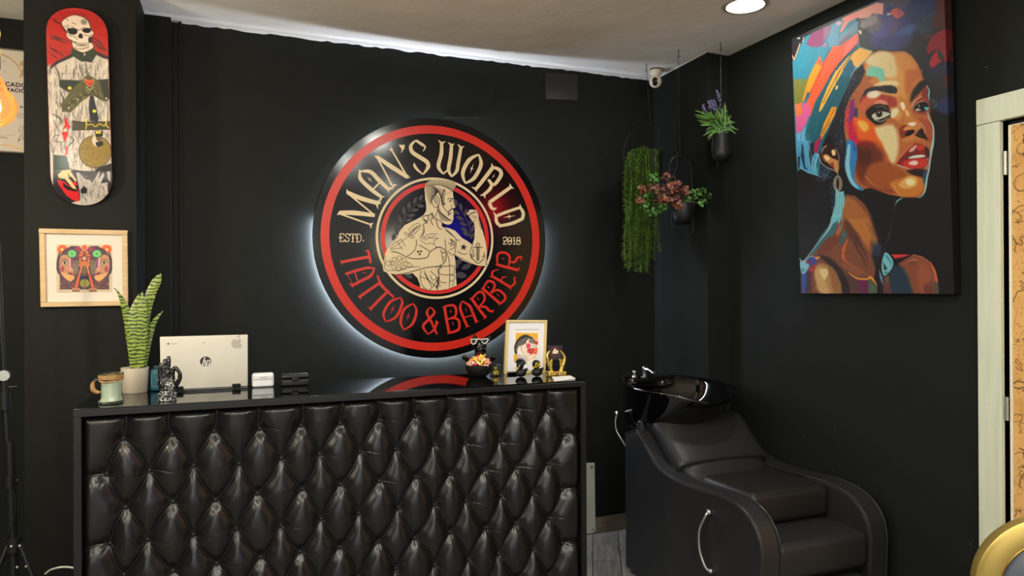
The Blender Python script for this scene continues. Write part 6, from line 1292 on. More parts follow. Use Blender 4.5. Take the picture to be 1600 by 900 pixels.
def cushion(path, x0, x1, th, crown=.012, n=28, ex=5.):
    P = catmull(path, 6); mb = MB(); vs = []; cx_ = (x0+x1)/2; hw = (x1-x0)/2; N = len(P)
    for i, p in enumerate(P):
        t = P[min(i+1, N-1)]-P[max(i-1, 0)]; t = t/np.linalg.norm(t); nn = np.array([-t[1], t[0]])*(1 if t[0] < 0 else -1); nn = nn if nn[1] > 0 else -nn
        e_ = min(i, N-1-i)/4; k = math.sqrt(max(0, 1-(1-min(e_, 1))**2))*.35+.65 if e_ < 1 else 1
        for j in range(n):
            a = 2*PI*j/n; ca, sa = math.cos(a), math.sin(a); sx = np.sign(ca)*abs(ca)**(2/ex); sz = np.sign(sa)*abs(sa)**(2/ex)
            h = sz*th/2*k+(crown*(1-sx*sx) if sz > 0 else 0); q = p+nn*h; vs.append((cx_+hw*sx*(k*.06+.94), q[0], q[1]))
    mb.add(vs, [(n*i+j, n*i+(j+1) % n, n*i+n+(j+1) % n, n*i+n+j) for i in range(N-1) for j in range(n)]+[tuple(range(n)), tuple(range(n*N-1, n*N-n-1, -1))]); return mb
cushion([(2.905, .700), (2.86, .722), (2.81, .700), (2.74, .635), (2.68, .585), (2.65, .56)], XL+.058, XRC-.058, .10, .016).build('backrest', M_leather2, ch, ang=60)
cushion([(2.70, .570), (2.66, .545), (2.63, .515), (2.62, .48)], XL+TH-.004, XRC-TH+.004, .10, .018).build('lumbar_cushion', M_leather2, ch, ang=60)
MB().rbox((XL+TH-.002, 2.045, .285), (XRC-TH+.002, 2.60, .425), .03, 5).build('seat', M_leather2, ch, ang=60)
MB().rbox((XL+TH+.004, 2.10, .05), (XRC-TH-.004, 2.90, .275), .02, 4).build('base_box', M_leather, ch, ang=60)
MB().rbox((XL+TH+.01, 2.035, .12), (XRC-TH-.03, 2.10, .265), .018, 5).build('footrest', M_leather2, ch, ang=60)
MB().rbox((XL+.03, 2.86, .02), (XRC-.10, 3.03, .66), .02, 4).build('basin_pedestal', M_blackm, ch, ang=60)
hz0, hz1 = onX(1110, 800, XL), onX(1113, 892, XL)
hp0 = np.array([XL, hz0[1], hz0[2]]); hp1 = np.array([XL, hz1[1], hz1[2]])
lv = MB(); mid = [hp0+[-.012, 0, 0], hp0+[-.024, .004, -.02], hp0*.66+hp1*.34+[-.034, .030, 0], hp0*.33+hp1*.67+[-.034, .032, 0], hp1+[-.026, .012, .018], hp1+[-.012, 0, 0]]
lv.tube(catmull(mid, 8), .0055, 12); lv.ell(hp0+[-.008, 0, 0], (.010, .012, .012)); lv.ell(hp1+[-.008, 0, 0], (.010, .010, .010)); lv.build('recline_lever', M_steel, ch)
# basin
BX, BY = 2.036, 2.935
def bring(a, b, fz, dy=0, n=72, dx=0): 
    out = []
    for k in range(n):
        th = 2*PI*k/n; c_, s_ = math.cos(th), math.sin(th); out.append((BX+dx+a*np.sign(c_)*abs(c_)**.92, BY+dy+b*np.sign(s_)*abs(s_)**.92, fz(th)))
    return out
def zr(th):
    s_ = math.sin(th); d = math.atan2(math.sin(th+PI/2), math.cos(th+PI/2)); return .898+.016*s_-.030*math.exp(-(d/.45)**2)+.004*math.exp(-((abs(d)-.85)/.3)**2)
RG = [bring(.10, .10, lambda t: .668, .06, 72, -.05), bring(.19, .17, lambda t: .685, .05, 72, -.045), bring(.225, .21, lambda t: .74, .035, 72, -.03), bring(.245, .262, lambda t: zr(t)-.055, .01, 72, -.01), bring(.260, .286, lambda t: zr(t)-.012), bring(.263, .290, lambda t: zr(t)), bring(.257, .283, lambda t: zr(t)+.006), bring(.240, .262, lambda t: zr(t)+.002),
      bring(.222, .236, lambda t: zr(t)-.028), bring(.205, .195, lambda t: .80+.01*math.sin(t), .01), bring(.12, .12, lambda t: .735, .02), bring(.03, .03, lambda t: .72, .02)]
bm_ = MB(); n = 72
for r in RG: bm_.v += [tuple(p) for p in r]
bm_.f = [(i*n+k, i*n+(k+1) % n, (i+1)*n+(k+1) % n, (i+1)*n+k) for i in range(len(RG)-1) for k in range(n)]+[tuple(range(n))[::-1], tuple((len(RG)-1)*n+k for k in range(n))]
basin = bm_.build('basin', M_cer, ch, sub=1, ang=180)
zd = .915
dk_ = MB().rbox((BX-.15, BY+.19, .86), (BX+.12, BY+.285, zd+.002), .018, 5); dk_.build('tap_deck', M_cer, basin)
fx, fy_ = BX-.045, BY+.235
MB().lathe([(0, 0), (.018, 0), (.018, .005), (.0135, .009), (.0125, .040), (.014, .046), (.010, .052), (0, .054)], (fx, fy_, zd), 20).tube([(fx, fy_, zd+.038), (fx+.01, fy_-.03, zd+.040), (fx+.016, fy_-.065, zd+.024)], [.0085, .008, .0075], 10).tube([(fx, fy_, zd+.052), (fx+.022, fy_+.012, zd+.062)], [.004, .003], 8).build('mixer_tap', M_chrome, basin)
fx2 = BX-.105
MB().lathe([(0, 0), (.014, 0), (.012, .006), (.008, .010), (.008, .020), (.013, .026), (.012, .034), (0, .038)], (fx2, fy_, zd), 16).build('temperature_knob', M_chrome, basin)
MB().tube(catmull([(fx2-.02, fy_, zd), (fx2-.055, fy_-.02, zd+.022), (fx2-.10, fy_-.06, zd+.012), (fx2-.128, fy_-.12, zd-.004)], 6), .0055, 8).build('shower_hose', M_blackm, basin)
MB().lathe([(0, .0), (.02, .001), (.022, .004), (0, .006)], (BX, BY+.02, .722), 20).build('drain', M_chrome, basin)
vc = [onX(961, 636, XL-.03), onX(967, 641, XL-.03), onX(966, 655, XL-.03), onX(970, 672, XL-.02), onX(976, 684, XL+.01)]
for i_, p_ in enumerate(vc): p_[1] = min(p_[1], 3.08)
vv = MB().tube(catmull([(XL-.028, 3.03, .755), (XL-.034, 3.03, .72), (XL-.030, 3.025, .68), (XL-.012, 3.01, .64), (XL+.01, 3.0, .60)], 6), .0052, 10); vv.ell((XL-.026, 3.03, .762), (.012, .012, .014)); vv.tube([(XL-.045, 3.03, .768), (XL+.05, 3.04, .766)], .005, 8)
vv.build('supply_pipe', M_chrome, ch)
nr = MB().rbox((XL+.02, 2.885, .66), (XL+.075, 2.93, .75), .012, 4); nr.build('basin_bracket', M_leather, ch, ang=60)
# booster cushion lying on the seat
bc = MB().rbox((1.895, 2.235, .4265), (2.294, 2.578, .558), .032, 6).build('booster_cushion', mat('brown_black_vinyl', (33, 30, 28), .42, spec=.5, bump=(160, .12, .001)), ang=60)
tag(bc, 'thick brownish black block cushion lying on seat of backwash chair', 'cushion')

# ------------------------------------------------------------------ hanging planters
M_wire = mat('black_wire', (34, 34, 36), .4, .5)
def leafmat(n, c, c2, tr=.0): return mat(n, c, .5, var=(25, c2, .35, .65))
def hookat(mb, p):
    mb.tube([(p[0], p[1], H), (p[0], p[1], H-.03)], .0018, 6); mb.tube([(p[0]+.006*math.sin(a), p[1], H-.036+.006*math.cos(a)) for a in np.linspace(0, 5, 12)], .0015, 6)
hA = np.array([2.099, 3.302, H]); hB = np.array([2.13, 3.05, H]); hC = np.array([2.266, 2.887, H])
def quadleaf(mb, p, d, up, L, wd):
    d = d/np.linalg.norm(d); s_ = np.cross(d, up); ns = np.linalg.norm(s_)
    if ns < 1e-3: return
    s_ /= ns; n_ = np.cross(s_, d); mb.add([p, p+d*L*.45+s_*wd/2+n_*wd*.15, p+d*L, p+d*L*.45-s_*wd/2+n_*wd*.15, p+d*L*.5-n_*wd*.05], [(0, 1, 4), (1, 2, 4), (2, 3, 4), (3, 0, 4)])
# A: trailing plant on a wire ring
cA_ = onY(1017, 245, hA[1]); R0 = .172
plA = thing('hanging_planter', (cA_[0], hA[1], cA_[2]-.2), 'planter on a thin wire ring with long trailing bright green strands', 'plant')
wm = MB(); hookat(wm, hA); wm.tube([(hA[0], hA[1], H-.04), (cA_[0], hA[1], cA_[2]+R0)], .0012, 6); wm.tube([(cA_[0]+R0*math.cos(a), hA[1], cA_[2]+R0*math.sin(a)) for a in np.linspace(0, 2*PI, 60, False)], .0028, 8, closed=True); wm.build('wire_ring', M_wire, plA)
pc_ = onY(1018, 258, hA[1]-.01)
MB().lathe([(0, -.075), (.040, -.075), (.052, -.06), (.060, 0), (.062, .062), (.0645, .066), (.0585, .068), (.056, .05), (0, .045)], tuple(pc_), 32).build('pot', M_blk, plA)
MB().lathe([(.0585, .0682), (.0625, .0672)], tuple(pc_), 32).build('pot_rim_highlight', M_white, plA)  # highlight on the black pot's lip, painted as a white ring
fm_ = MB(); rn = random.Random(11)
tl = [onY(976, 233, hA[1]-.05), onY(1020, 233, hA[1]-.05)]
for k in range(26):
    u = (k+.5)/26; x = tl[0][0]+(tl[1][0]-tl[0][0])*u+rn.uniform(-.006, .006); y = hA[1]-.075+rn.uniform(-.04, .045); zt_ = tl[0][2]+rn.uniform(-.02, .012); zb_ = onY(1000, 430, y)[2]+rn.uniform(0, .09)+(.05 if u > .85 else 0)
    if u < .25: zt_ -= .03*(1-u/.25)
    z = zt_; ph = rn.uniform(0, 6)
    strand = []
    while z > zb_:
        f_ = (zt_-z)/(zt_-zb_); xx = x-.016*f_*(1-u)+.005*math.sin(z*20+ph)+(.008 if f_ < .04 else 0); p = np.array([xx, y+.004*math.cos(z*18+ph), z]); strand.append(p)
        for q in range(3):
            a = rn.uniform(0, 2*PI); quadleaf(fm_, p, np.array([math.cos(a), math.sin(a), -.25+rn.uniform(-.3, .4)]), np.array([0, 0, 1.]), rn.uniform(.015, .023), .0088)
        z -= .0072
    fm_.tube(strand[::3]+[strand[-1]], .0012, 5)
    if k % 2: fm_.tube([strand[0], strand[0]*.5+pc_*.5+np.array([0, 0, .05]), pc_+np.array([0, 0, .05])], .0012, 5)
fm_.build('foliage', leafmat('trailing_green', (112, 146, 54), (70, 102, 36)), plA, smooth=False)
# B: oval hanger
cB_ = onY(1064.5, 308, hB[1]); hw_, hh_ = .066, .205
plB = thing('hanging_planter', (cB_[0], hB[1], cB_[2]-.24), 'planter on a tall oval wire hanger with rust red and green leaves', 'plant')
wm = MB(); hookat(wm, hB); wm.tube([(hB[0], hB[1], H-.04), (hB[0], hB[1], 2.46)], .0011, 6)
ang = .045
def ov(t):
    a = t; x = hw_*math.cos(a); z = (hh_-hw_+.005)*(1 if math.sin(a) > 0 else -1)+hw_*math.sin(a); return (cB_[0]+x*math.cos(ang)-z*math.sin(ang)*1.0, hB[1], cB_[2]+z+x*math.sin(ang)*0)
wm.tube([ov(t) for t in np.linspace(.001, 2*PI-.001, 80)], .0026, 8, closed=True)
top = np.array(ov(PI/2)); nl = 30; z0_ = 2.46
for i in range(nl):   # chain
    z1 = z0_+(top[2]-z0_)*i/nl; z2 = z0_+(top[2]-z0_)*(i+1.25)/nl; f_ = i/nl; xx = hB[0]*(1-f_)+top[0]*f_; dx, dy = ((.0032, 0), (0, .0032))[i % 2]
    wm.tube([(xx, hB[1], z1), (xx+dx, hB[1]+dy, (z1+z2)/2), (xx, hB[1], z2), (xx-dx, hB[1]-dy, (z1+z2)/2)], .0008, 5, closed=True)
wm.build('wire_hanger', M_wire, plB)
pb = onY(1067, 325, hB[1]-.004)
MB().lathe([(0, -.085), (.028, -.083), (.045, -.070), (.055, -.045), (.058, .0), (.058, .022), (.0545, .024), (.052, .0), (0, -.01)], tuple(pb), 36).build('pot', M_blackm, plB)
def round_leaf(mb, p, r, nrm):
    nrm = nrm/np.linalg.norm(nrm); u = np.cross(nrm, [0, 0, 1.]); u /= np.linalg.norm(u)+1e-9; v = np.cross(nrm, u); ring = [p+(u*math.cos(a)+v*math.sin(a)*1.15)*r for a in np.linspace(0, 2*PI, 7, False)]
    mb.add([p-nrm*r*.25]+ring, [(0, i+1, (i+1) % 7+1) for i in range(7)])
rn = random.Random(4); N3 = lambda: np.array([rn.gauss(0, .5), -1+rn.gauss(0, .4), rn.gauss(.5, .5)])
def cluster(mb, spots, n, r, y0, dy=.03):
    for cx_, cy_, rx, ry in spots:
        c0 = None
        for k in range(n):
            a, q = rn.uniform(0, 2*PI), math.sqrt(rn.random()); yy_ = y0+rn.uniform(-dy, dy); p = onY(cx_+rx*q*math.cos(a), cy_+ry*q*math.sin(a), yy_); round_leaf(mb, p, r*rn.uniform(.7, 1.2), N3())
        mb.tube([onY(cx_, cy_, y0), onY((cx_+1067)/2, min(cy_, 318), y0), pb+np.array([0, 0, .01])], .0013, 5)
red = MB(); cluster(red, [(1041, 276, 5, 5), (1003, 296, 5, 5), (1022, 293, 10, 6), (1040, 300, 14, 12), (1056, 291, 10, 9), (1072, 297, 7, 6), (1053, 312, 12, 9), (1036, 312, 8, 7), (1060, 322, 7, 5), (1000, 313, 6, 4)], 34, .0095, hB[1]-.03)
red.build('red_leaves', leafmat('rust_red_leaf', (134, 76, 56), (84, 48, 38)), plB, smooth=False)
gr = MB(); cluster(gr, [(1022, 278, 7, 7), (1010, 302, 8, 6), (1005, 320, 8, 6), (1014, 332, 7, 5), (1028, 328, 9, 7), (1036, 322, 7, 5), (1072, 312, 8, 7), (1085, 304, 9, 8), (1095, 300, 9, 7), (1098, 316, 7, 7), (1079, 316, 7, 6), (1108, 306, 3, 3)], 22, .0085, hB[1]-.012)
gr.build('green_leaves', leafmat('fresh_green_leaf', (92, 138, 56), (46, 84, 36)), plB, smooth=False)
# C: lavender pot
plC = thing('hanging_planter', (hC[0], hC[1], 1.95), 'bulb shaped black planter with lavender and long green leaves on a wire', 'plant')
pcc = onY(1127, 232, hC[1])
wm = MB(); hookat(wm, hC); wm.tube([(hC[0], hC[1], H-.04), (pcc[0], hC[1], pcc[2]+.22)], .0011, 6)
wm.tube(catmull([(pcc[0], hC[1], pcc[2]+.22), (pcc[0]+.035, hC[1], pcc[2]+.15), (pcc[0]+.050, hC[1], pcc[2]+.04), (pcc[0]+.056, hC[1], pcc[2]-.02), (pcc[0]+.03, hC[1], pcc[2]-.065), (pcc[0], hC[1], pcc[2]-.072)], 6), .0018, 6)
wm.tube(catmull([(pcc[0], hC[1], pcc[2]+.22), (pcc[0]-.035, hC[1], pcc[2]+.15), (pcc[0]-.050, hC[1], pcc[2]+.04), (pcc[0]-.056, hC[1], pcc[2]-.02), (pcc[0]-.03, hC[1], pcc[2]-.065), (pcc[0], hC[1], pcc[2]-.072)], 6), .0018, 6)
wm.tube(catmull([(pcc[0]-.02, hC[1], pcc[2]-.070), (pcc[0]-.022, hC[1], pcc[2]-.092), (pcc[0]-.002, hC[1], pcc[2]-.102), (pcc[0]+.006, hC[1], pcc[2]-.094)], 5), .0022, 6); wm.build('wire_hanger', M_wire, plC)
MB().lathe([(0, -.074), (.020, -.073), (.038, -.062), (.050, -.042), (.0525, -.02), (.047, .01), (.043, .05), (.0425, .068), (.040, .069), (.038, .05), (0, .045)], tuple(pcc), 36).build('pot', M_blackm, plC)
bl_ = MB(); rn = random.Random(9)
tips = [(1086, 173), (1091, 181), (1096, 190), (1100, 200), (1106, 212), (1134, 159), (1137, 166), (1141, 176), (1145, 192), (1152, 202), (1149, 190), (1127, 168), (1118, 172), (1108, 170), (1102, 172), (1099, 180), (1130, 175), (1139, 184), (1112, 178), (1122, 164), (1131, 162), (1094, 176), (1143, 182), (1116, 166)]
for k, (tx_, ty_) in enumerate(tips*3):
    yy_ = hC[1]+rn.uniform(-.045, .03); tip = onY(tx_+rn.uniform(-3, 3), ty_+rn.uniform(-2, 6)+(k//24)*4, yy_); base = onY(1128+rn.uniform(-9, 9), 208, hC[1]+rn.uniform(-.02, .02)); mid = (tip+base)/2+np.array([(tip[0]-1)*0, 0, .02+.01*rn.random()])
    cpt = catmull([base, mid, tip], 5); mb_w = np.interp(np.linspace(0, 1, len(cpt)), [0, .3, .7, 1], [.002, .0055, .005, .0003]); vs = []
    for i, p in enumerate(cpt):
        t = cpt[min(i+1, len(cpt)-1)]-cpt[max(i-1, 0)]; s_ = np.cross(t, [0, 1, 0]); s_ /= np.linalg.norm(s_)+1e-9; vs += [p-s_*mb_w[i], p+np.array([0, mb_w[i]*.5, 0]), p+s_*mb_w[i]]
    bl_.add(vs, [f for i in range(len(cpt)-1) for f in ((3*i, 3*i+1, 3*i+4, 3*i+3), (3*i+1, 3*i+2, 3*i+5, 3*i+4))])
bl_.build('leaves', leafmat('grass_green_leaf', (92, 126, 52), (54, 88, 38)), plC)
lv_ = MB()
for a, b in (((1120, 141), (1125, 158)), ((1111, 157), (1116, 172)), ((1107, 158), (1110, 171)), ((1098, 163), (1101, 174)), ((1115, 156), (1119, 170))):
    p, q = onY(*a, hC[1]-.02), onY(*b, hC[1]-.01); lv_.tube([q, onY(1125, 200, hC[1])], .001, 5)
    for k in range(46): f_ = rn.random(); c_ = p+(q-p)*f_; w_ = .007*(.5+f_*.6); lv_.ell(c_+np.array([rn.uniform(-w_, w_), rn.uniform(-w_, w_), rn.uniform(-.003, .003)]), (.0026, .0026, .004), 6, 4)
lv_.build('lavender_heads', mat('lavender_purple', (84, 80, 112), .7), plC)

# ------------------------------------------------------------------ security camera
sc_ = onZ(1031, 106, H); scx, scy = 2.165, 3.33
q = onZ(1024, 108, H); scx, scy = q[0], q[1]
sc = thing('security_camera', (scx, scy, H-.11), 'white ball security camera under ceiling in back corner', 'camera')
M_cream = mat('cream_plastic', (226, 214, 192), .35)
MB().lathe([(0, -.006), (.031, -.006), (.033, 0), (0, 0)][::-1], (scx, scy, H), 28).build('mount_plate', M_blk, sc)
MB().lathe([(0, 0), (.0315, 0), (.0330, -.004), (.0335, -.020), (.027, -.030), (.018, -.036), (0, -.037)][::-1], (scx, scy, H-.0065), 28).build('base', M_cream, sc)
bc_ = (scx, scy, H-.070); MB().ell(bc_, (.0345, .0345, .034), 28, 18).build('ball', M_cream, sc)
d_ = (CC-np.array(bc_)); d_ /= np.linalg.norm(d_); d_ = d_+np.array([-.12, 0, 0]); d_ /= np.linalg.norm(d_)
rot = Vector((0, 0, 1)).rotation_difference(Vector(d_)).to_matrix().to_4x4()
fp = MB(); nn = 32; fr_ = []
for k in range(nn):
    a = 2*PI*k/nn; x = .0150*math.cos(a); y = .0080*(1 if math.sin(a) > 0 else -1)+.0150*math.sin(a); fr_.append((x, y))
zz = lambda x, y: math.sqrt(max(0, .0352**2-x*x-y*y))
fp.add([(x, y, zz(x, y)) for x, y in fr_]+[(x*.6, y*.6, zz(x*.6, y*.6)+.0006) for x, y in fr_]+[(0, 0, .0362)], [(k, (k+1) % nn, nn+(k+1) % nn, nn+k) for k in range(nn)]+[(nn+k, nn+(k+1) % nn, 2*nn) for k in range(nn)])
# stand the oval upright in the picture
up_ = np.array([0, 0, 1.])-d_*d_[2]; up_ /= np.linalg.norm(up_); rt_ = np.cross(up_, d_)
fp.xf(Matrix(((rt_[0], up_[0], d_[0], bc_[0]), (rt_[1], up_[1], d_[1], bc_[1]), (rt_[2], up_[2], d_[2], bc_[2]), (0, 0, 0, 1))))
fp.build('face_plate', M_gloss, sc)
MB().ell(np.array(bc_)+d_*.0335, (.008, .008, .008), 16, 10).build('lens', mat('lens_glass', (30, 46, 44), .05), sc)

# ------------------------------------------------------------------ recessed ceiling lamps
M_trimr = mat('lamp_trim', (180, 176, 166), .35, .4); M_led2 = mat('lamp_diffuser', (255, 252, 244), emit=(255, 252, 244), es=6)
dlab = ['round recessed ceiling lamp above right end of room near canvas']+['assumed round recessed ceiling lamp out of view']*7
r0 = None
for i, (x, y) in enumerate(DOWNLIGHTS):
    if r0 is None:
        r0 = thing('ceiling_lamp', (x, y, H-.01), dlab[0], 'ceiling lamp', 'recessed ceiling lamps')
        a = MB().lathe([(.078, -.0005), (.080, -.006), (.092, -.007), (.098, -.001)], (x, y, H), 48).build('trim_ring', M_trimr, r0)
        b = MB().lathe([(0, -.004), (.079, -.004)], (x, y, H), 48).build('diffuser', M_led2, r0)
    else:
        c = r0.copy(); COL.objects.link(c); c.location = (x, y, H-.01); c['label'] = dlab[i]
        for p in (a, b): d2 = p.copy(); COL.objects.link(d2); d2.parent = c

# ------------------------------------------------------------------ certificate in the alcove
ya = 3.775
t0, t1 = onY(40, 83, ya), onY(41, 238, ya); cw = .33; x1_ = t0[0]+.05; x0_ = x1_-cw-.02
ce = thing('certificate', (x0_, ya, t1[2]), 'framed pale certificate with dark capital heading partly behind black column', 'certificate')
z0_, z1_ = t1[2]-.002, t0[2]+.002
MB().box((x0_, ya-.014, z0_), (x1_, ya-.004, z1_)).build('sheet', mat('certificate_paper', (226, 212, 196), .7), ce, smooth=False)
fm = MB(); 
for a, b in (((x0_-.006, z1_), (x1_+.006, z1_+.006)), ((x0_-.006, z0_-.006), (x1_+.006, z0_)), ((x0_-.006, z0_), (x0_, z1_)), ((x1_, z0_), (x1_+.006, z1_))): fm.box((a[0], ya-.018, a[1]), (b[0], ya+.005, b[1]))
fm.build('frame', mat('grey_brown_frame', (110, 98, 86), .4), ce, smooth=False)
M_txt = mat('dark_print', (44, 34, 34), .7); yt = ya-.0146
VV = Vec(yt)
def word(s, px, py, hpx, name):   # lettering as a text curve turned into a flat mesh
    c = bpy.data.curves.new(name, 'FONT'); c.body = s; p = onY(px, py, yt); sz = hpx*abs(onY(px, py, yt)[2]-onY(px, py+10, yt)[2])/10/.70
    c.size = sz; c.align_x = 'RIGHT'; c.offset = .0009; o = bpy.data.objects.new(name, c); COL.objects.link(o); o.matrix_world = Matrix.Translation(Vector(p)) @ Matrix.Rotation(PI/2, 4, 'X'); c.space_character = 1.12
    bpy.context.view_layer.update(); me = bpy.data.meshes.new_from_object(o.evaluated_get(bpy.context.evaluated_depsgraph_get())); bpy.data.objects.remove(o)
    me.transform(Matrix.Translation(Vector(p)-ce.location) @ Matrix.Rotation(PI/2, 4, 'X')); me.materials.clear(); me.materials.append(M_txt); o = bpy.data.objects.new(name, me); COL.objects.link(o); o.parent = ce
word('CERTIFICADO', 41.5, 137, 6.3, 'heading'); word('CAPACITACIÓN', 47, 145.6, 5.2, 'subheading')
word('12', 35.5, 168.5, 2.6, 'small_text')
for yy_, a, b, w_ in ((177.5, 8, 44, .5), (180.5, 8, 44, .5), (183.5, 26, 44, .5), (213, -10, 9, .5), (215.5, -10, 13, .6), (96, 4, 9, .6), (112, 6, 9, .5), (211, 9, 24, .3)): VV.line([(a, yy_), (b, yy_)], w_, 0)
for q in ([(30, 200), (34, 197), (37, 199), (34, 205), (29, 204), (31, 200)], [(32, 213), (35, 208), (39, 210), (36, 216), (28, 220), (34, 212), (41, 214)], [(28, 222), (31, 214), (29, 220)], [(36, 217), (41, 207)]): VV.line(q, .45)
VV.mb.build('small_print', M_txt, ce, smooth=False)
VG = Vec(yt+.0002); VG.line([(0, 84), (14, 90), (24, 98), (32, 110), (35, 118)], (2.2, 1.2)); VG.line([(0, 226), (16, 228), (36, 235)], (1, 3, 1.5)); VG.poly([(29, 101), (34, 96), (38, 93), (46, 92), (46, 122), (38, 118), (30, 122), (33, 113), (36, 104)], 2)
VG.mb.build('gold_ornament', mat('certificate_gold', (206, 164, 112), .4, .3), ce, smooth=False)

# ------------------------------------------------------------------ hanging amber bulb with jute cord
bp_ = CC+ray(-13, 165)*1.75; rb = .0530
bu = thing('pendant_bulb', tuple(bp_), 'glowing amber globe bulb hanging on a jute cord at left edge', 'lamp')
amb = bpy.data.materials.new('amber_glass'); amb.use_nodes = True; nt = amb.node_tree; nt.nodes.clear()
tr_, gl_, em_, mx_, ad_, ou_, lw_ = (nt.nodes.new('ShaderNode'+k) for k in ('BsdfTransparent', 'BsdfGlossy', 'Emission', 'MixShader', 'AddShader', 'OutputMaterial', 'LayerWeight'))
tr_.inputs[0].default_value = (1, .74, .50, 1); gl_.inputs['Roughness'].default_value = .05; gl_.inputs['Color'].default_value = (1, .8, .6, 1); em_.inputs[0].default_value = (1, .30, .09, 1); em_.inputs[1].default_value = .22; lw_.inputs[0].default_value = .25
nt.links.new(lw_.outputs['Fresnel'], mx_.inputs[0]); nt.links.new(tr_.outputs[0], mx_.inputs[1]); nt.links.new(gl_.outputs[0], mx_.inputs[2]); nt.links.new(mx_.outputs[0], ad_.inputs[0]); nt.links.new(em_.outputs[0], ad_.inputs[1]); nt.links.new(ad_.outputs[0], ou_.inputs[0])
prof = [(0, -rb)]+[(rb*math.sin(a), -rb*math.cos(a)) for a in np.linspace(.15, 2.45, 22)]+[(.026, .062), (.016, .078), (.0145, .090), (0, .091)]
MB().lathe(prof, tuple(bp_), 40).build('globe', amb, bu)
fl = MB()
for k in range(7): a = 2*PI*k/7; fl.tube([bp_+[.012*math.cos(a), .012*math.sin(a), .035], bp_+[.020*math.cos(a), .020*math.sin(a), -.005], bp_+[.012*math.cos(a+.4), .012*math.sin(a+.4), -.03]], .0011, 6)
fl.build('filament', mat('filament', (255, 190, 90), emit=(255, 170, 70), es=4), bu)
MB().lathe([(0, .088), (.0165, .088), (.018, .095), (.018, .125), (.012, .135), (0, .136)], tuple(bp_), 24).build('lamp_holder', M_blackm, bu)
jr = MB(); rn = random.Random(2)
for k in range(9):
    a0 = rn.uniform(0, 6); jr.tube([(bp_[0]+(.010+.006*math.sin(t*5+k))*math.cos(a0+t*2), bp_[1]+(.010+.006*math.sin(t*5+k))*math.sin(a0+t*2), bp_[2]+.095+t*(H-bp_[2]-.095)/6) for t in np.linspace(0, 6, 40)], .0030, 6)
jr.build('jute_cord', mat('golden_jute', (214, 184, 112), .9), bu)
lb = bpy.data.lights.new('bulb_glow', 'POINT'); lb.energy = 4; lb.color = (1, .85, .7); lb.shadow_soft_size = .02; lo_ = bpy.data.objects.new('bulb_glow', lb); COL.objects.link(lo_); lo_.location = tuple(bp_)

# ------------------------------------------------------------------ light stand at far left
sy = 2.9
sx0 = onY(13, 760, sy)[0]
st = thing('light_stand', (sx0, sy, 0), 'black tripod light stand with clamps at far left beside column', 'stand')
zq = lambda py: onY(15, py, sy)[2]
def PX(px, py): return onY(px, py, sy)
hub = PX(21, 850); hub[1] = sy
MB().tube([hub+[0, 0, -.12], PX(15, 690)], .0155, 16).build('lower_pole', M_blackm, st)
MB().tube([PX(15, 745), PX(6, 590)], .0125, 16).build('middle_pole', M_blackm, st)
MB().tube([PX(7, 600), PX(2, 500), PX(-3, 380)], .0075, 12).build('upper_pole', M_blackm, st)
MB().tube([PX(15.5, 762), PX(15, 742)], .021, 16).tube([PX(14, 752), PX(29, 750)], .005, 8).build('collar', M_blackm, st)
MB().tube([PX(8, 640), PX(7, 612)], .022, 16).tube([PX(2, 606), PX(27, 604)], .0035, 8).build('clamp', M_blackm, st)
k0 = PX(8, 586); MB().tube([k0, k0+[0, -.02, 0]], .018, 20).build('clamp_dial', M_steel, st)
MB().tube([hub+[0, 0, -.025], hub+[0, 0, .025]], .026, 16).build('hub', M_blackm, st)
legb = None
for a in (-.35, 1.75, 3.85):
    d = np.array([math.cos(a), math.sin(a), 0]); foot = np.array([hub[0]+d[0]*.22, hub[1]+d[1]*.26, .012]); foot[1] = min(foot[1], 3.12)
    lg = MB().tube([hub+[d[0]*.02, d[1]*.02, .0], foot], .009, 10).build('leg', M_blackm, st); MB().ell(foot, (.014, .014, .012), 10, 8).build('rubber_foot', M_blk, lg)
    MB().tube([hub+[0, 0, -.11], hub*.45+foot*.55], .0055, 8).build('brace', M_blackm, st)
sw = MB()
for p in ((21, 850), (34, 849), (30, 882), (44, 881)): c_ = PX(*p); sw.ell((c_[0], sy-.026, c_[2]), (.005, .004, .005))
sw.build('bolt', M_steel, st)
MB().tube(catmull([PX(24, 765)+[0, -.02, 0], PX(26, 800)+[0, -.02, 0], PX(16, 830)+[0, -.02, 0], PX(6, 845)+[0, -.02, 0]], 6), .0022, 6).build('cable', M_blk, st)
cb = MB().tube(catmull([(-.62, 3.02, .22), (-.60, 3.0, .262), (-.56, 3.0, .272), (-.51, 3.0, .268), (-.47, 3.02, .22), (-.46, 3.05, .004), (-.50, 3.1, .004)], 8), .0035, 8)
cb = MB().tube(catmull([onY(70, 897, 3.0), onY(80, 890, 3.0), onY(98, 886, 3.0), onY(117, 888, 3.0), onY(135, 897, 3.0), (-.40, 3.0, .03), (-.42, 3.05, .0045), (-.5, 3.12, .0045)], 8), .0035, 8)
tag(cb.build('loose_cable', mat('pale_cable', (210, 206, 190), .4)), 'pale loose cable looping behind left end of reception counter', 'cable')

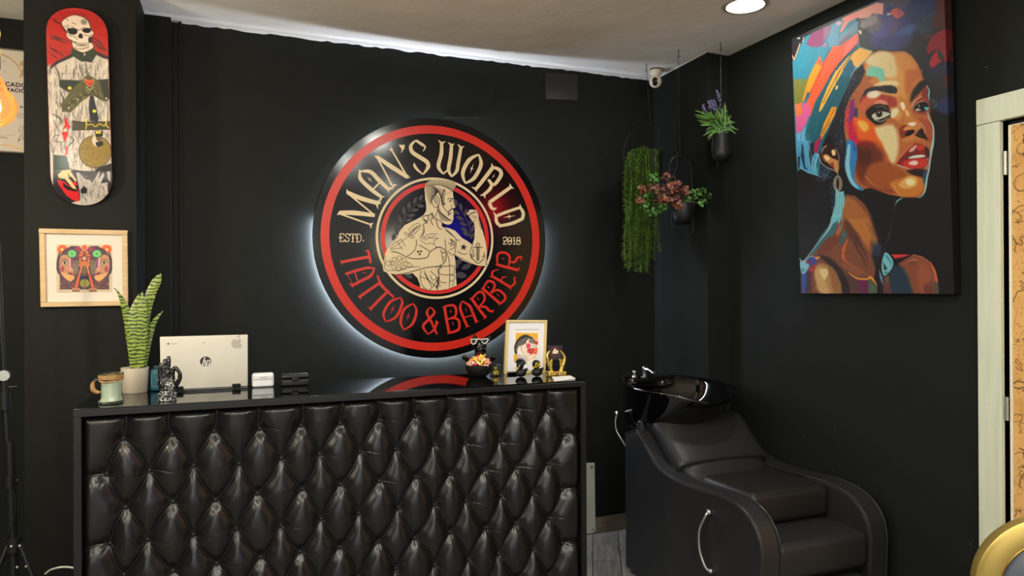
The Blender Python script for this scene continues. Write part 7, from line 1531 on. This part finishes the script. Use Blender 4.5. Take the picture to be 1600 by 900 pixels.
# ------------------------------------------------------------------ small things on the back wall
pl = [onY(*p, YB-.006) for p in ((852, 114), (903, 116), (903, 157), (853, 155))]
m = MB(); m.add([tuple(p) for p in pl]+[(p[0], YB, p[2]) for p in pl], [(0, 1, 2, 3), (7, 6, 5, 4), (0, 4, 5, 1), (1, 5, 6, 2), (2, 6, 7, 3), (3, 7, 4, 0)])
tag(m.build('cover_plate', mat('black_cover_plate', (26, 26, 27), .35), bevel=.002), 'square black painted cover plate high on back wall', 'cover plate')
wv = MB().tube(catmull([onY(778, 98, YB-.004), onY(776, 130, YB-.004), onY(771, 165, YB-.004)], 5), .0022, 6); tag(wv.build('painted_cable', M_wall), 'black painted cable running down back wall from ceiling', 'cable')
wv = MB().tube(catmull([onY(694, 183, YB-.004), onY(725, 185, YB-.004), onY(752, 183, YB-.004), onY(760, 177, YB-.004)], 5), .0022, 6); tag(wv.build('sign_cable', M_blackm), 'thin black cable lying along top of round sign', 'cable')
p0, p1 = onY(917, 723, YB-.008), onY(929, 832, YB-.008)
ms = thing('metal_strip', ((p0[0]+p1[0])/2, YB-.006, p1[2]), 'upright pale metal strip with screws on back wall right of counter', 'strip')
a_ = [onY(*p, YB-.022) for p in ((915, 723.5), (929, 723.5), (930.5, 829), (927, 833), (915, 834))]
m = MB(); n5 = 5; m.add([tuple(p) for p in a_]+[(p[0], YB-.0145, p[2]) for p in a_], [tuple(range(5)), tuple(range(9, 4, -1))]+[(i, i+5, (i+1) % 5+5, (i+1) % 5) for i in range(5)]); m.build('plate', mat('pale_grey_metal', (196, 198, 186), .5, .1), ms, smooth=False)
m = MB()
for p in ((924.5, 729.5), (926, 827.5)): c_ = onY(*p, YB-.023); m.tube([c_, c_+[0, -.003, 0]], .0065, 14)
m.build('screw', M_steel, ms)
m = MB(); c_ = onY(924, 775, YB-.014); m.box((p0[0], YB-.0145, p1[2]+.10), (p0[0]+.03, YB, p0[2]-.02)); m.build('spacer', M_blk, ms, smooth=False)
# scratches and chips in the paint of the right wall
M_chip = mat('paint_chip', (128, 128, 124), .8); rn = random.Random(8); n_ = 0
m = MB()
for px, py, r in ((1255, 683, 1.4), (1310, 727, 1.1), (1304, 671, .9), (1215, 596, 1), (1541, 105, 1.6), (1340, 660, .6), (1217, 452, .6), (1516, 850, 1.6)):
    c_ = onX(px, py, XR-.0006); rr_ = r*2.7/1103*.8; m.add([(c_[0], c_[1]+rr_*math.cos(a)*rn.uniform(.5, 1), c_[2]+rr_*math.sin(a)*rn.uniform(.5, 1.2)) for a in np.linspace(0, 2*PI, 7, False)], [tuple(range(7))])
o = m.build('trim_9', M_chip, origin=(0, 0, 0), smooth=False); o['kind'] = 'structure'

# ------------------------------------------------------------------ gold-rimmed stool back at lower right corner
sb_ = CC+ray(1652, 925)*1.9
sn = np.array([-.55, -.83, 0]); sn /= np.linalg.norm(sn)
stl = thing('barber_stool', (sb_[0], sb_[1], 0), 'stool with round gold shell backrest at lower right corner', 'stool')
rot = Vector((0, 0, 1)).rotation_difference(Vector(sn)).to_matrix().to_4x4(); MT = Matrix.Translation(Vector(sb_)) @ rot
Rb = .200
MB().lathe([(Rb*.70, .004), (Rb*.72, .012), (Rb*.95, .012), (Rb, .004), (Rb*1.01, -.020), (Rb*.98, -.040), (Rb*.7, -.046), (0, -.048)], (0, 0, 0), 72).xf(MT).build('gold_shell', M_goldm, stl)
MB().lathe([(0, .022), (Rb*.4, .020), (Rb*.62, .012), (Rb*.70, .002), (Rb*.70, -.02)], (0, 0, 0), 72).xf(MT).build('back_pad', mat('grey_satin_pad', (92, 96, 104), .3), stl)
MB().tube([Vector(MT @ Vector((Rb*.705*math.cos(a), Rb*.705*math.sin(a), .010))) for a in np.linspace(0, 2*PI, 72, False)], .003, 8, closed=True).build('bright_rim', M_gold, stl)
seat_c = np.array([sb_[0]-.22*-sn[0]*-1, sb_[1]-.22*-sn[1]*-1, 0]); seat_c = np.array([sb_[0]+sn[0]*.20, sb_[1]+sn[1]*.20, 0])
MB().lathe([(0, .46), (.17, .46), (.185, .475), (.185, .515), (.17, .535), (0, .54)], tuple(seat_c), 48).build('seat', M_leather, stl)
MB().tube([seat_c+[0, 0, .02], seat_c+[0, 0, .47]], .025, 20).build('pole', M_chrome, stl)
MB().lathe([(0, 0), (.21, 0), (.21, .01), (.05, .03), (0, .032)], tuple(seat_c), 48).build('base', M_chrome, stl)
MB().tube(catmull([seat_c+[0, 0, .475], seat_c*.5+np.array([sb_[0], sb_[1], 0])*.5-np.array([sn[0], sn[1], 0])*.05+[0, 0, .47], np.array([sb_[0], sb_[1], 0])-np.array([sn[0], sn[1], 0])*.055+[0, 0, .50], sb_-sn*.044], 6), .012, 10).build('back_bar', M_chrome, stl)

# ------------------------------------------------------------------ assumed coloured lamps on the right wall, inferred from glows mirrored in the sign
def neon(name, y, z, r, col, es, lab):
    t = thing(name, (XR-.03, y, z), lab, 'neon lamp'); 
    MB().lathe([(0, 0), (r*1.3, 0), (r*1.3, .012), (0, .012)], (0, 0, 0), 32).xf(Matrix.Translation((XR, y, z)) @ Matrix.Rotation(-PI/2, 4, 'Y')).build('back_plate', M_blk, t)
    MB().ell((XR-.03, y, z), (.022, r, r), 24, 14).build('glowing_shade', mat(name+'_glow', col, emit=col, es=es), t)
neon('assumed_red_lamp', .42, 2.17, .10, (255, 20, 30), 14, 'assumed round red glowing wall lamp out of view')
neon('assumed_blue_lamp', -.98, 2.02, .22, (40, 30, 255), 8, 'assumed round blue glowing wall lamp behind the viewer')

# unseen pendants, copies of the bulb, added to light the ceiling and walls
for i, (x, y, z) in enumerate([(.30, 1.12, 2.05), (-1.30, 2.15, 1.70), (-1.35, 1.1, 1.70), (1.55, -.35, 1.86), (.6, -1.3, 1.86)]):
    c = bu.copy(); COL.objects.link(c); c.location = (x, y, z); c['label'] = 'unseen amber globe bulb on a cord, added out of view as fill light'; c['group'] = 'added amber fill bulbs out of view'
    for p in list(bu.children):
        if p.type == 'MESH' and p.name != 'jute_cord': d2 = p.copy(); COL.objects.link(d2); d2.parent = c
    MB().tube([(x, y, z+.13), (x, y, H)], .008, 8).build('jute_cord', MATS['golden_jute'], None, origin=(x, y, z)).parent = c
    q_ = [o for o in bpy.data.objects if o.name.startswith('jute_cord')][-1]; q_.location = (0, 0, 0)
    l2 = lo_.copy(); l2.data = lb.copy(); l2.data.energy = (15, 31, 18, 8, 8)[i]; l2.data.color = (.74, .95, 1.06); l2.data.shadow_soft_size = .05; COL.objects.link(l2); l2.location = (x, y, z)
